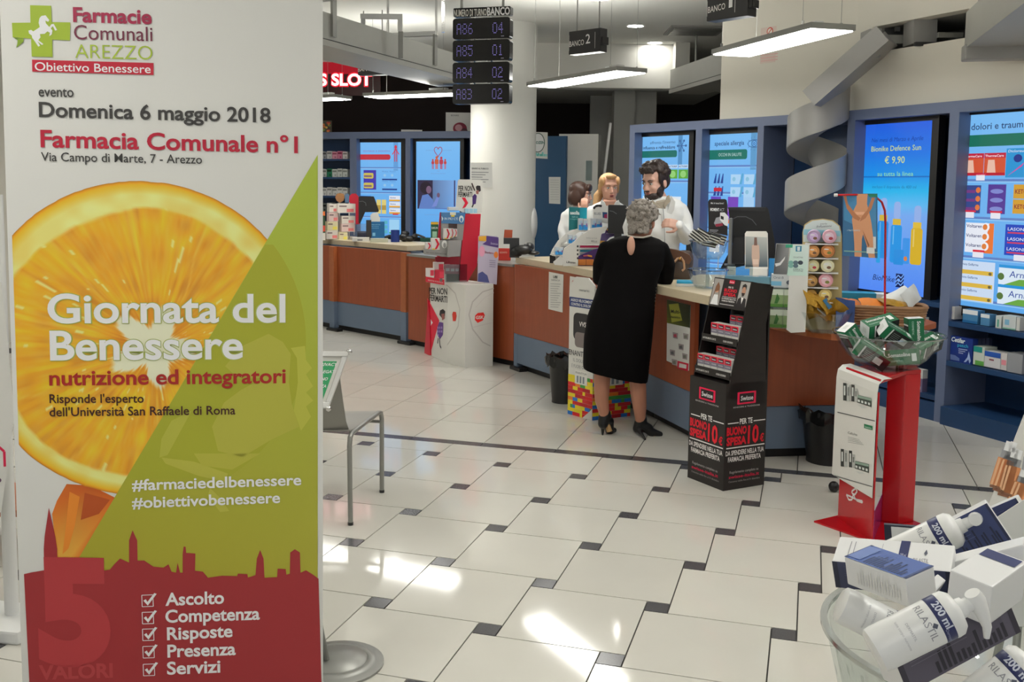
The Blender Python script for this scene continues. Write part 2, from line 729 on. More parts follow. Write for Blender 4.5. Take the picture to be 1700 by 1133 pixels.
# wing with the opening through which the conveyor comes
FW = wall_frame(wc, wd)
h0, h1 = FW.uv(1447,88), FW.uv(1609,14)
Wl = math.dist(wc, wd)
ztop = min(h1[1], CEIL - 0.05)
mw = MB()
mw.fbox(FW, 0, h0[0], 2.24, CEIL, -0.12,0)
mw.fbox(FW, h1[0], Wl, 2.24, CEIL, -0.12,0)
mw.fbox(FW, h0[0], h1[0], 2.24, h0[1], -0.12,0)
mw.fbox(FW, h0[0], h1[0], ztop, CEIL, -0.12,0)
struct('wall_right_wing', mw, 'wall_paint')
mn = MB()
mn.fbox(FW, h0[0] - 0.05, h1[0] + 0.05, h0[1] - 0.05, ztop + 0.05,-0.75,-0.7)
mn.fbox(FW, h0[0] - 0.05, h0[0], h0[1] - 0.05, ztop + 0.05,-0.7,-0.12)
mn.fbox(FW, h1[0], h1[0] + 0.05, h0[1] - 0.05, ztop + 0.05,-0.7,-0.12)
mn.fbox(FW, h0[0], h1[0], h0[1] - 0.05, h0[1], -0.7,-0.12)
mn.fbox(FW, h0[0], h1[0], ztop, ztop + 0.05,-0.7,-0.12)
struct('trim_2', mn, 'grey_wall')

# grey pier and pale upright behind the tills
p = at_y(1017,300,12.6)
q = at_y(1051,300,12.6)
struct('wall_pier', MB().bx(p.x, q.x, 12.58,12.9,0,2.86).bx(q.x, q.x + 0.28,12.66,12.98,0,2.86), 'grey_wall')
p = at_y(978,300,13.3)
struct('wall_recess', MB().bx(p.x, 1.75,13.3,13.4,0,2.86), 'grey_wall')

# round white column
col_c = at_y(834.5,330,11.05)
CR = 0.36
colm = thing('column', 'thick round white column rising behind the tills beside the turn display', 'column', (col_c.x, 11.05,0))
MB().lathe([(CR, 0.0), (CR, CEIL)], 48).build('shaft', 'white_paint', colm, smooth=True)
MB().lathe([(CR + 0.012,0.0), (CR + 0.012,0.08), (CR, 0.085)], 48).build('skirting', 'grey_metal', colm, smooth=True)


# ------------------------------------------------------------------ lamps
def pendant(name_label, c4, z):
 """hanging light panel: c4 = four plan corners of the glowing underside"""
 cx = sum(p[0] for p in c4) / 4
 cy = sum(p[1] for p in c4) / 4
 # straighten to a rectangle
 ax = Vector(((c4[2][0] + c4[1][0] - c4[0][0] - c4[3][0]) / 2,(c4[2][1] + c4[1][1] - c4[0][1] - c4[3][1]) / 2,0))
 L = ax.length
 rz = math.atan2(ax.y, ax.x)
 t = thing('pendant_light', name_label, 'light', (cx, cy, z), rz, 'hanging light panels')
 h = L / 2
 MB().bx(-h, h, -0.15,0.15,0.0,0.035).build('housing', 'grey_metal', t)
 MB().bx(-h + 0.015, h - 0.015,-0.14,0.14,-0.006,0.0).build('diffuser', 'lamp_glow', t)
 MB().bx(-h + 0.1, h - 0.4,-0.07,0.07,0.035,0.04).build('uplight', 'uplight_glow', t)
 for sx in (-1,1):
  for sy in (-1,1):
   MB().tube([(sx * (h - 0.12), sy * 0.13,0.035), (sx * (h - 0.12), sy * 0.13,0.06)], 0.008,8).build('clip', 'chrome', t)
   MB().tube([(sx * (h - 0.12), sy * 0.13,0.06), (sx * (h - 0.12), sy * 0.13, CEIL - z)], 0.0016,5).build('wire', 'grey_metal', t)
 MB().bx(h - 0.35, h - 0.15,-0.03,0.03,0.035,0.07).build('driver_box', 'white_plastic', t)
 return t


def quad(cx, cy, L, ang, w=0.3):
 d = Vector((math.cos(ang), math.sin(ang)))
 n = Vector((-d.y, d.x))
 c = Vector((cx, cy))
 return [tuple(c - d * L / 2 - n * w / 2), tuple(c + d * L / 2 - n * w / 2), tuple(c + d * L / 2 + n * w / 2), tuple(c - d * L / 2 + n * w / 2)]


pendant('bright hanging light panel in front of the white wall, nearest the camera', quad(1.69,6.54,1.25, math.atan2(-1.17,0.33)), 2.6)
pendant('hanging light panel before the white bulkhead, right of the column', quad(0.60,8.86,1.5, math.atan2(-1.35,0.72)), 2.6)
pendant('hanging light panel against the dark wall left of the turn display', quad(-1.05,10.62,1.1, math.atan2(-0.45,0.9)), 2.6)
pendant('hanging light panel under the red slot sign at the banner edge', quad(-2.35,11.3,1.1, math.atan2(-0.45,0.9)), 2.6)
for k, (x, y, a) in enumerate(((-2.6,8.2,-0.5),(-2.9,4.6,-1.2),(0.2,4.6,-1.2),(3.4,3.6,-1.2),(-1.6,1.6,-1.2),(1.6,1.4,-1.2),(0.0,-1.6,-1.2),(4.6,5.4,-1.2))):
 pendant('hanging light panel over the shop floor, outside the view', quad(x, y, 1.25, a), 2.75)


def downlight(x, y, label):
 t = thing('downlight', label, 'light', (x, y, CEIL), 0, 'round ceiling downlights')
 MB().lathe([(0.085,-0.004),(0.1,-0.006),(0.105,0.0),(0.085,0.0)], 24, close=True).build('trim_ring', 'white_plastic', t, smooth=True)
 MB().lathe([(0.0,-0.003),(0.085,-0.003),(0.085,0.0)], 24).build('diffuser', 'spot_glow', t)


for (px_, py_), lb in (((1055,43), 'round ceiling downlight above the second till sign, nearest'), ((1087,71), 'round ceiling downlight near the bulkhead corner, second from the camera'), ((893,77), 'round ceiling downlight peeking out beside the column'), ((995,-2), 'round ceiling downlight cut by the top of the picture')):
 P_ = at_z(px_, py_, CEIL)
 downlight(P_.x, P_.y, lb)
for x, y in ((-1.55,12.9),(-2.6,9.6),(-0.7,5.9),(-2.6,6.4),(2.0,4.6),(0.4,2.6),(-1.4,3.4),(3.6,1.6),(-2.6,0.6),(1.6,-1.2)):
 downlight(x, y, 'round ceiling downlight over the shop floor, outside the view')

# ceiling vents
t = thing('ceiling_vent', 'flat grey ventilation grille in the ceiling left of the white wall', 'vent', (1.98,11.2, CEIL))
MB().bx(-0.3,0.3,-0.3,0.3,-0.02,0.0).build('frame', 'grey_wall', t)
for k in range(7):
 MB().bx(-0.26,0.26,-0.26 + k * 0.076,-0.26 + k * 0.076 + 0.05,-0.03,-0.02).build('slat', 'grey_metal', t)

# ================================================================== CABINETS
CABZ, CABT = 2.215,2.295


def screen_unit(p0, p1, label, sides, art, scr, depth=0.42):
 """one cabinet bay: two uprights, top, back, a recessed screen with bezel; scr = (u0,u1,z0,z1) of the lit area"""
 L = math.dist(p0, p1)
 rz = math.atan2(p1[1] - p0[1], p1[0] - p0[0])
 t = thing('display_cabinet', label, 'cabinet', (p0[0], p0[1], 0), rz, 'blue display cabinets')
 fr = wall_frame(p0, p1)
 sl, sr = sides
 if sl:
  MB().bx(0, sl, 0, depth, 0, CABZ).build('upright', 'cabinet_blue', t)
 if sr:
  MB().bx(L - sr, L, 0, depth, 0, CABZ).build('upright', 'cabinet_blue', t)
 MB().bx(0, L, 0, depth, CABZ, CABT).build('top_board', 'cabinet_blue', t)
 MB().bx(sl, L - sr, depth - 0.02, depth, 0, CABZ).build('back_panel', 'cabinet_navy', t)
 return t, fr, L


# --- right run: 4 cabinet bays with screens, one open corner bay
RD = 0.10


def screen(t, fr, px4, bezel, name='screen', dep=-0.10):
 """screen set back from the cabinet face, its lit area given by four image corners (lb, rb, rt, lt)"""
 f2 = Frame(fr.pt(0,0, dep), fr.ex, fr.ey)
 q = [f2.uv(*p) for p in px4]
 u0 = (q[0][0] + q[3][0]) / 2
 u1 = (q[1][0] + q[2][0]) / 2
 v0 = (q[0][1] + q[1][1]) / 2
 v1 = (q[2][1] + q[3][1]) / 2
 b = bezel
 m_ = MB().fbox(f2, u0 - b, u1 + b, v0 - b, v1 + b, -0.06,-0.012)
 m_.fbox(f2, u0 - b, u0, v0 - b, v1 + b, -0.012,0.004).fbox(f2, u1, u1 + b, v0 - b, v1 + b, -0.012,0.004)
 m_.fbox(f2, u0, u1, v1, v1 + b, -0.012,0.004).fbox(f2, u0, u1, v0 - b, v0,-0.012,0.004)
 o = m_.build('screen_bezel', 'black_plastic', t, world=True)
 f3 = Frame(f2.pt(u0, v0,-0.011), fr.ex, fr.ey)
 return f3, u1 - u0, v1 - v0


SKY1, SKY2 = (98,172,240),(122,190,248)


def shelf_page(P, w, h, title=None, sub=None, band=(22,110,100), icon=None, rows=()):
 """the virtual shelf page: blue ground, title tab, band and ruled shelves"""
 P.grad([(0,0), (w, 0), (w, h),(0, h)], [SKY1, SKY1, SKY2, SKY2])
 for r in rows:
  P.rect(0, h * r, w, h * r + h * 0.012,(96,132,200), 1)
  P.rect(0, h * r - h * 0.006, w, h * r, (150,205,250), 1)


# right wing, far pair
cabA, frA, LA_ = screen_unit(R0, lerp(R0, R1,0.53), 'blue cabinet bay with the flu and cold screen behind the bearded pharmacist', (0.075,0.0), None, None)
pm = lerp(R0, R1,0.53)
cabB, frB, LB_ = screen_unit(pm, R1, 'blue cabinet bay with the allergy special screen beside the spiral chute', (0.08,0.07), None, None)
# corner bay
cabC, frC, LC_ = screen_unit(R1, R2, 'open blue corner bay with the grey spiral chute in it', (0.0,0.0), None, None, depth=0.42)
MB().bx(0.03, LC_ - 0.03,0.05,0.40,0.86,0.89).build('shelf', 'cabinet_navy', cabC)
# right wing, near pair
cabD, frD, LD_ = screen_unit(R2, R3, 'blue cabinet bay with the blue sun cream offer screen', (0.085,0.0), None, None)
cabE, frE, LE_ = screen_unit(R3, R4, 'blue cabinet bay at the right edge with the pain and injury screen', (0.085,0.085), None, None)

f, w_, h_ = screen(cabA, frA, [(1057,452),(1139,452),(1144,224),(1059,228)], 0.06)
P = Print(f)
shelf_page(P, w_, h_, rows=(0.665,0.40,0.16))
P.rect(0, h_ * 0.86, w_ * 0.06, h_, (40,140,150), 1)
P.rrect(0, h_ * 0.845, w_ * 0.76, h_ * 0.895,0.02,(24,112,104), 2)
P.rect(w_ * 0.78, h_ * 0.79, w_ * 0.86, h_, (84,146,200), 1)
P.text("affronta l'inverno", w_ * 0.72, h_ * 0.945, h_ * 0.022,(50,84,140), 2, align='r', w=w_ * 0.5, slant=0.2)
P.text('influenza e raffreddore', w_ * 0.72, h_ * 0.907, h_ * 0.024,(28,46,92), 2, align='r', w=w_ * 0.64, bold=0.012)
for k in range(6):
 a = k * math.pi / 3
 P.line([(w_ * 0.85, h_ * 0.925), (w_ * 0.85 + 0.055 * math.cos(a), h_ * 0.925 + 0.055 * math.sin(a))], 0.007,(60,100,160), 3)
 P.oval(w_ * 0.85 + 0.055 * math.cos(a), h_ * 0.925 + 0.055 * math.sin(a), 0.012,0.012,(60,100,160), 3)
for k, u in enumerate((0.12,0.36,0.60,0.80)):
 P.rect(w_ * u, h_ * 0.69, w_ * (u + 0.18), h_ * 0.755,(96,170,60), 3)
 P.oval(w_ * (u + 0.09), h_ * 0.722, w_ * 0.055, h_ * 0.025,(150,210,120), 4)
 P.rect(w_ * u, h_ * 0.765, w_ * (u + 0.18), h_ * 0.79,(200,225,250), 3)
 P.text('ACTIGRIP', w_ * u, h_ * 0.772, h_ * 0.012,(40,70,130), 4, w=w_ * 0.17, bold=0.02)
for k, u in enumerate((0.1,0.4,0.66)):
 P.rect(w_ * u, h_ * 0.44, w_ * (u + 0.2), h_ * 0.56,((200,226,250),(190,215,245),(225,238,252))[k], 3)
 P.line([(w_ * (u + 0.04), h_ * 0.47), (w_ * (u + 0.16), h_ * 0.50)], 0.02,(40,70,130), 4)
 P.rect(w_ * u, h_ * 0.2, w_ * (u + 0.2), h_ * 0.33,((170,70,190),(230,236,250),(120,90,200))[k], 3)
 P.oval(w_ * (u + 0.1), h_ * 0.1, w_ * 0.06, w_ * 0.06,(110,60,190), 3)
P.build('screen_image', cabA, 'screen')

f, w_, h_ = screen(cabB, frB, [(1168,470),(1258,470),(1264,219),(1172,225)], 0.06)
P = Print(f)
shelf_page(P, w_, h_, rows=(0.78,0.60,0.36,0.12))
P.rect(0, h_ * 0.84, w_ * 0.04, h_, (50,130,140), 1)
P.rrect(0, h_ * 0.83, w_ * 0.74, h_ * 0.895,0.022,(28,116,104), 2)
P.rect(w_ * 0.8, h_ * 0.76, w_ * 0.9, h_, (96,158,206), 1)
P.text('speciale allergia', w_ * 0.14, h_ * 0.925, h_ * 0.03,(40,66,120), 2, w=w_ * 0.54, bold=0.01)
P.text('OCCHI IN SALUTE', w_ * 0.22, h_ * 0.852, h_ * 0.022,(190,220,220), 3, w=w_ * 0.42)
ex_, ey_ = w_ * 0.86, h_ * 0.93
for sg in (1,-1):
 P.line([(ex_ + 0.075 * math.cos(math.pi * k / 10), ey_ + sg * 0.034 * math.sin(math.pi * k / 10)) for k in range(11)], 0.007,(60,110,170), 3)
for rr, cc in ((0.03,(60,110,170)),(0.022, SKY2),(0.014,(60,110,170)),(0.006, SKY2)):
 P.oval(ex_, ey_, rr, rr, cc, 3 + int((0.03 - rr) * 200))
for k in range(7):
 a = math.pi * k / 6
 for sg in (1,-1):
  P.line([(ex_ + 0.065 * math.cos(a), ey_ + sg * 0.05 * math.sin(a)), (ex_ + 0.08 * math.cos(a), ey_ + sg * 0.066 * math.sin(a))], 0.005,(80,130,190), 3)
for r in range(2):
 for k in range(3):
  u, v = w_ * (0.14 + 0.065 * k), h_ * (0.70 - 0.085 * r)
  P.poly([(u, v - h_ * 0.03), (u + w_ * 0.05, v - h_ * 0.03), (u + w_ * 0.055, v + h_ * 0.035), (u + w_ * 0.04, v + h_ * 0.035)], (40,70,150), 3)
 for k in range(2):
  u, v = w_ * (0.46 + 0.24 * k), h_ * (0.665 - 0.085 * r)
  P.rect(u, v, u + w_ * 0.18, v + h_ * 0.065,(176,216,248), 3)
  P.poly([(u + w_ * 0.16, v), (u + w_ * 0.2, v), (u + w_ * 0.23, v + h_ * 0.07), (u + w_ * 0.2, v + h_ * 0.07)], (90,170,214), 4)
  P.oval(u + w_ * 0.06, v + h_ * 0.033, w_ * 0.03, w_ * 0.03,(140,196,226), 4)
P.rect(w_ * 0.15, h_ * 0.615, w_ * 0.3, h_ * 0.64,(200,40,60), 4)
for k, (u, cc) in enumerate(((0.10,(104,70,190)),(0.42,(120,70,190)),(0.70,(170,210,245)))):
 P.rect(w_ * u, h_ * 0.42, w_ * (u + 0.19), h_ * 0.58, cc, 3)
 P.rect(w_ * u, h_ * 0.48, w_ * (u + 0.19), h_ * 0.50,((150,120,220),(170,110,210),(230,190,60))[k], 4)
 P.rect(w_ * u, h_ * 0.40, w_ * (u + 0.1), h_ * 0.425,(230,120,80), 4)
 P.rect(w_ * u, h_ * 0.2, w_ * (u + 0.19), h_ * 0.33,((240,240,250),(90,150,220),(220,150,70))[k], 3)
P.build('screen_image', cabB, 'screen')

f, w_, h_ = screen(cabD, frD, [(1423,481),(1536,492),(1546,200),(1431,208)], 0.065)
P = Print(f)
bands = [(1.0,(34,96,226)),(0.82,(30,120,232)),(0.68,(24,150,236)),(0.60,(40,184,240)),(0.52,(96,188,246)),(0.46,(120,172,244)),(0.25,(104,160,246)),(0.0,(84,140,250))]
for (v1, c1), (v0, c0) in zip(bands[:-1], bands[1:]):
 P.grad([(0, h_ * v0), (w_, h_ * v0), (w_, h_ * v1),(0, h_ * v1)], [c0, c0, c1, c1])
P.rect(0, h_ * 0.682, w_, h_ * 0.69,(24,110,200), 1)
P.text('Nei mesi di Marzo e Aprile', w_ * 0.13, h_ * 0.893, h_ * 0.026,(22,60,160), 2, w=w_ * 0.74, slant=0.15)
P.text('Bionike Defence Sun', w_ * 0.13, h_ * 0.838, h_ * 0.032,(196,214,130), 2, w=w_ * 0.72, bold=0.008)
P.text('€ 9,90', w_ * 0.34, h_ * 0.765, h_ * 0.042,(208,222,140), 2, w=w_ * 0.29, bold=0.008)
P.text('su tutta la linea', w_ * 0.24, h_ * 0.69, h_ * 0.028,(150,226,150), 2, w=w_ * 0.52)
P.text('escluso il doposole da 400 ml', w_ * 0.17, h_ * 0.618, h_ * 0.018,(30,120,180), 2, w=w_ * 0.64)


def bottle_art(P, u, v0, w, h, body, cap, top=(220,214,240)):
 P.rrect(u - w / 2, v0, u + w / 2, v0 + h * 0.62, w * 0.2, body, 3)
 P.rect(u - w * 0.3, v0 + h * 0.3, u - w * 0.2, v0 + h * 0.6, lerp(body, (255,255,255), 0.35), 4)
 P.rect(u - w * 0.36, v0 + h * 0.62, u + w * 0.36, v0 + h * 0.72, cap, 3)
 P.rrect(u - w * 0.3, v0 + h * 0.72, u + w * 0.3, v0 + h, w * 0.22, top, 3)


bottle_art(P, w_ * 0.36, h_ * 0.20, w_ * 0.16, h_ * 0.36,(30,140,224),(214,182,60),(150,180,236))
bottle_art(P, w_ * 0.56, h_ * 0.18, w_ * 0.16, h_ * 0.36,(34,150,230),(214,182,60),(150,180,236))
bottle_art(P, w_ * 0.85, h_ * 0.18, w_ * 0.16, h_ * 0.34,(216,178,40),(226,190,60),(150,180,236))
P.rrect(w_ * 0.28, h_ * 0.17, w_ * 0.34, h_ * 0.36,0.01,(40,160,230), 4)
P.rrect(w_ * 0.54, h_ * 0.17, w_ * 0.68, h_ * 0.26,0.01,(40,144,226), 5)
P.rrect(w_ * 0.66, h_ * 0.18, w_ * 0.76, h_ * 0.33,0.01,(60,150,234), 4)
P.oval(w_ * 0.71, h_ * 0.21, w_ * 0.025, w_ * 0.025,(220,130,60), 5)
P.text('BioNike', w_ * 0.24, h_ * 0.065, h_ * 0.035,(24,34,84), 3, w=w_ * 0.32, slant=0.3)
P.rect(w_ * 0.585, h_ * 0.038, w_ * 0.70, h_ * 0.118,(18,30,84), 3)
for k in range(3):
 P.line([(w_ * 0.585, h_ * (0.045 + 0.022 * k)), (w_ * 0.62, h_ * (0.065 + 0.022 * k)), (w_ * 0.66, h_ * (0.05 + 0.022 * k)), (w_ * 0.70, h_ * (0.075 + 0.022 * k))], 0.009,(120,170,246), 4)
P.oval(w_ * 0.63, h_ * 0.08, w_ * 0.018, w_ * 0.018,(120,170,246), 4)
P.build('screen_image', cabD, 'screen')

f, w_, h_ = screen(cabE, frE, [(1585,501),(1722,530),(1731,177),(1597,197)], 0.07)
P = Print(f)
shelf_page(P, w_, h_, rows=(0.655,0.46,0.255,0.03))
P.rect(0, h_ * 0.84, w_ * 0.05, h_, (24,116,92), 1)
P.rrect(0, h_ * 0.835, w_ * 0.78, h_ * 0.895,0.02,(22,112,92), 2)
P.text('dolori e traumi', w_ * 0.10, h_ * 0.922, h_ * 0.035,(44,72,120), 3, w=w_ * 0.66, bold=0.01)
P.oval(w_ * 0.88, h_ * 0.93,0.04,0.05,(60,100,170), 3)
UX = w_ / 137.0 / 0.98


def bxp(u0, v0, u1, v1, c, l=3):
 P.rect(w_ * u0, h_ * v0, w_ * u1, h_ * v1, c, l)


for k in range(2):
 u = 0.02 + 0.27 * k
 bxp(u, 0.685, u + 0.265,0.80,(214,84,50))
 bxp(u, 0.775, u + 0.265,0.80,(196,30,60), 4)
 bxp(u, 0.685, u + 0.265,0.70,(190,30,50), 4)
 P.poly([(w_ * (u + 0.04), h_ * 0.70), (w_ * (u + 0.15), h_ * 0.70), (w_ * (u + 0.13), h_ * 0.765), (w_ * (u + 0.05), h_ * 0.765)], (236,190,170), 5)
 P.text('ThermaCare', w_ * (u + 0.01), h_ * 0.780, h_ * 0.012,(250,240,250), 5, w=w_ * 0.23, bold=0.01)
bxp(0.56,0.675,0.9,0.82,(40,150,214))
P.poly([(w_ * 0.58, h_ * 0.68), (w_ * 0.78, h_ * 0.75), (w_ * 0.88, h_ * 0.81), (w_ * 0.75, h_ * 0.73)], (220,60,150), 4)
P.oval(w_ * 0.7, h_ * 0.77, w_ * 0.05, h_ * 0.02,(30,50,140), 5)
P.text('Dicloreum', w_ * 0.58, h_ * 0.80, h_ * 0.014,(230,240,250), 5, w=w_ * 0.22, slant=0.2)
bxp(0.2,0.66,0.31,0.69,(235,235,245), 6)
bxp(0.2,0.686,0.33,0.696,(210,40,70), 6)
bxp(0.05,0.49,0.27,0.635,(56,74,140))
bxp(0.36,0.49,0.58,0.64,(84,56,150))
for k in range(3):
 P.oval(w_ * 0.235, h_ * (0.52 + 0.045 * k), w_ * 0.03, w_ * 0.03,(226,120,60), 4)
 bxp(0.05,0.505 + 0.045 * k, 0.2,0.52 + 0.045 * k, (120,60,130), 4)
 P.oval(w_ * 0.47, h_ * (0.515 + 0.045 * k), w_ * 0.08, h_ * 0.012,(130,140,210), 4)
bxp(0.09,0.465,0.2,0.495,(235,235,245), 6)
bxp(0.41,0.465,0.53,0.495,(235,235,245), 6)
bxp(0.08,0.495,0.22,0.505,(214,44,70), 6)
bxp(0.4,0.495,0.55,0.505,(214,44,70), 6)
for k in range(2):
 bxp(0.67,0.495 + 0.075 * k, 0.97,0.565 + 0.075 * k, (214,160,50))
 P.text('KETODOL', w_ * 0.69, h_ * (0.52 + 0.075 * k), h_ * 0.022,(140,30,50), 4, w=w_ * 0.26, bold=0.02)
bxp(0.10,0.285,0.46,0.44,(236,240,250))
P.poly([(w_ * 0.34, h_ * 0.285), (w_ * 0.46, h_ * 0.285), (w_ * 0.46, h_ * 0.44), (w_ * 0.40, h_ * 0.44)], (236,120,50), 4)
for k in range(3):
 P.text('Voltaren', w_ * 0.11, h_ * (0.415 - 0.05 * k), h_ * 0.018,(40,50,110), 5, w=w_ * 0.2, bold=0.012)
 P.oval(w_ * 0.36, h_ * (0.42 - 0.05 * k), w_ * 0.045, w_ * 0.045,(244,244,250), 5)
 P.oval(w_ * 0.35, h_ * (0.42 - 0.05 * k), w_ * 0.03, w_ * 0.03,(226,130,60), 6)
bxp(0.21,0.26,0.35,0.29,(235,235,245), 7)
bxp(0.21,0.288,0.36,0.30,(220,40,60), 7)
bxp(0.60,0.285,0.95,0.44,(30,70,190))
for k in range(3):
 P.text('LASONIL', w_ * 0.63, h_ * (0.41 - 0.05 * k), h_ * 0.016,(220,228,250), 5, w=w_ * 0.24, bold=0.01)
 bxp(0.63,0.395 - 0.05 * k, 0.9,0.402 - 0.05 * k, (214,60,90), 5)
bxp(0.72,0.26,0.88,0.29,(235,235,245), 6)
bxp(0.02,0.03,0.5,0.24,(206,224,248), 2)
for k in range(3):
 P.text('Arnica Gelfarma', w_ * 0.05, h_ * (0.215 - 0.068 * k), h_ * 0.013,(60,90,140), 4, w=w_ * 0.24, bold=0.01)
 bxp(0.05,0.17 - 0.068 * k, 0.48,0.192 - 0.068 * k, (222,184,70), 4)
 P.oval(w_ * 0.445, h_ * (0.18 - 0.068 * k), w_ * 0.02, h_ * 0.008,(110,100,60), 5)
for k in range(2):
 v = 0.135 - 0.10 * k
 bxp(0.55, v, 1.0, v + 0.10,(224,238,250), 3)
 bxp(0.55, v + 0.085,1.0, v + 0.10,(40,150,220), 4)
 P.poly([(w_ * 0.62, h_ * v), (w_ * 1.0, h_ * v), (w_ * 1.0, h_ * (v + 0.035)), (w_ * 0.8, h_ * (v + 0.032))], (110,170,70), 4)
 P.oval(w_ * 0.58, h_ * (v + 0.04), w_ * 0.04, h_ * 0.018,(90,120,60), 5)
 P.text('Arnigel', w_ * 0.68, h_ * (v + 0.04), h_ * 0.034,(40,70,160), 5, w=w_ * 0.32, slant=0.1)
P.build('screen_image', cabE, 'screen')

# shelves under the screens, on the near bays
for cab, L_, zs in ((cabD, LD_, (0.86,0.52,0.18)), (cabE, LE_, ())):
 for z in zs:
  MB().bx(0.0 if cab is cabD else 0.085, L_ - (0 if cab is cabD else 0.085), 0.02,0.40, z - 0.035, z).build('shelf', 'cabinet_navy', cab)
 MB().bx(0.085, L_ - (0 if cab is cabD else 0.085), -0.03 if cab is cabE else 0.0,0.40,0.0,0.13).build('plinth', 'cabinet_navy', cab)
for cab, L_ in ((cabA, LA_), (cabB, LB_)):
 MB().bx(0.075, L_ - 0.005,0.02,0.40,0.78,0.82).build('shelf', 'cabinet_navy', cab)

# --- left run along the far wall
LP0, LP1 = (-2.95 * 1.1,12.52 * 1.1),(-0.30 * 1.1,11.58 * 1.1)
CABZ, CABT = 1.673 + 0.542 * 1.1,1.673 + 0.622 * 1.1


def lx(xp):
 return on_line(LP0, LP1, xp)


cabF, frF, LF_ = screen_unit(LP0, lx(586), 'blue open shelf cabinet full of small white cartons at the banner edge', (0.05,0.05), None, None, depth=0.35)
for z in (0.35,0.7,1.02):
 MB().bx(0.05, LF_ - 0.05,0.0,0.33, z - 0.03, z).build('shelf', 'cabinet_navy', cabF)
cabG, frG, LG_ = screen_unit(lx(586), lx(676), 'blue cabinet bay with the red banded medicines screen, far left', (0.05,0.035), None, None)
cabH, frH, LH_ = screen_unit(lx(676), lx(790), 'blue cabinet bay with the heart and family screen beside the column', (0.035,0.1), None, None)

f, w_, h_ = screen(cabG, frG, [(595,392),(667,392),(665,236),(593,237)], 0.055)
P = Print(f)
shelf_page(P, w_, h_, rows=(0.725,0.46,0.20))
P.rect(0, h_ * 0.82, w_ * 0.04, h_, (190,60,80), 1)
P.rrect(0, h_ * 0.815, w_ * 0.75, h_ * 0.873,0.03,(196,50,64), 2)
P.text('stomaco e intestino', w_ * 0.12, h_ * 0.90, h_ * 0.024,(150,110,180), 2, w=w_ * 0.62)
bu, bv = w_ * 0.87, h_ * 0.90
P.rect(bu - w_ * 0.05, h_ * 0.70, bu + w_ * 0.05, h_, (100,160,220), 1)
P.oval(bu, bv + h_ * 0.05,0.02,0.026,(214,60,80), 3)
for a, b in (((0,0.03),(-0.05,-0.035)), ((0,0.03),(0.05,-0.035)), ((-0.012,0.03),(-0.014,-0.13)), ((0.012,0.03),(0.014,-0.13)), ((-0.02,0.03),(0.02,0.03))):
 P.line([(bu + a[0], bv + a[1]), (bu + b[0], bv + b[1])], 0.012,(214,60,80), 3)
for k in range(2):
 v = 0.60 - 0.105 * k
 P.rect(w_ * 0.13, h_ * v, w_ * 0.42, h_ * (v + 0.105),(72,60,170), 3)
 P.rrect(w_ * 0.13, h_ * (v + 0.015), w_ * 0.36, h_ * (v + 0.075), 0.02,(206,190,90), 4)
 P.rect(w_ * 0.14, h_ * (v + 0.03), w_ * 0.32, h_ * (v + 0.05),(130,100,120), 5)
 for j in range(2):
  u = 0.56 + 0.17 * j
  P.text('Maalox', w_ * u, h_ * (v + 0.085), h_ * 0.014,(90,130,200), 4, w=w_ * 0.14)
  P.oval(w_ * (u + 0.06), h_ * (v + 0.05), 0.02,0.018,(150,200,240), 4)
 P.rect(w_ * 0.56, h_ * (v - 0.002), w_ * 0.9, h_ * (v + 0.014),(30,60,140), 4)
P.rect(w_ * 0.06, h_ * 0.36, w_ * 0.3, h_ * 0.43,(50,130,220), 3)
for k in range(2):
 P.rect(w_ * (0.43 + 0.12 * k), h_ * 0.24, w_ * (0.53 + 0.12 * k), h_ * 0.39,(226,206,120), 3)
 P.rect(w_ * (0.43 + 0.12 * k), h_ * 0.28, w_ * (0.53 + 0.12 * k), h_ * 0.33,(180,150,70), 4)
for k in range(3):
 v = 0.375 - 0.067 * k
 P.rect(w_ * 0.72, h_ * v, w_ * 0.97, h_ * (v + 0.06),(224,232,246), 3)
 P.rect(w_ * 0.72, h_ * v, w_ * 0.97, h_ * (v + 0.018),(230,170,60), 4)
 P.text('Bisolvon', w_ * 0.75, h_ * (v + 0.03), h_ * 0.016,(60,70,130), 5, w=w_ * 0.12, bold=0.01)
P.rect(w_ * 0.8, h_ * 0.23, w_ * 0.93, h_ * 0.245,(210,60,80), 5)
P.rect(w_ * 0.72, h_ * 0.03, w_ * 0.95, h_ * 0.18,(160,212,246), 3)
P.rect(w_ * 0.72, h_ * 0.03, w_ * 0.95, h_ * 0.045,(80,180,110), 4)
for k in range(3):
 P.rect(w_ * 0.6, h_ * (0.03 + 0.05 * k), w_ * 0.68, h_ * (0.065 + 0.05 * k),(90,180,200), 3)
P.build('screen_image', cabG, 'screen')

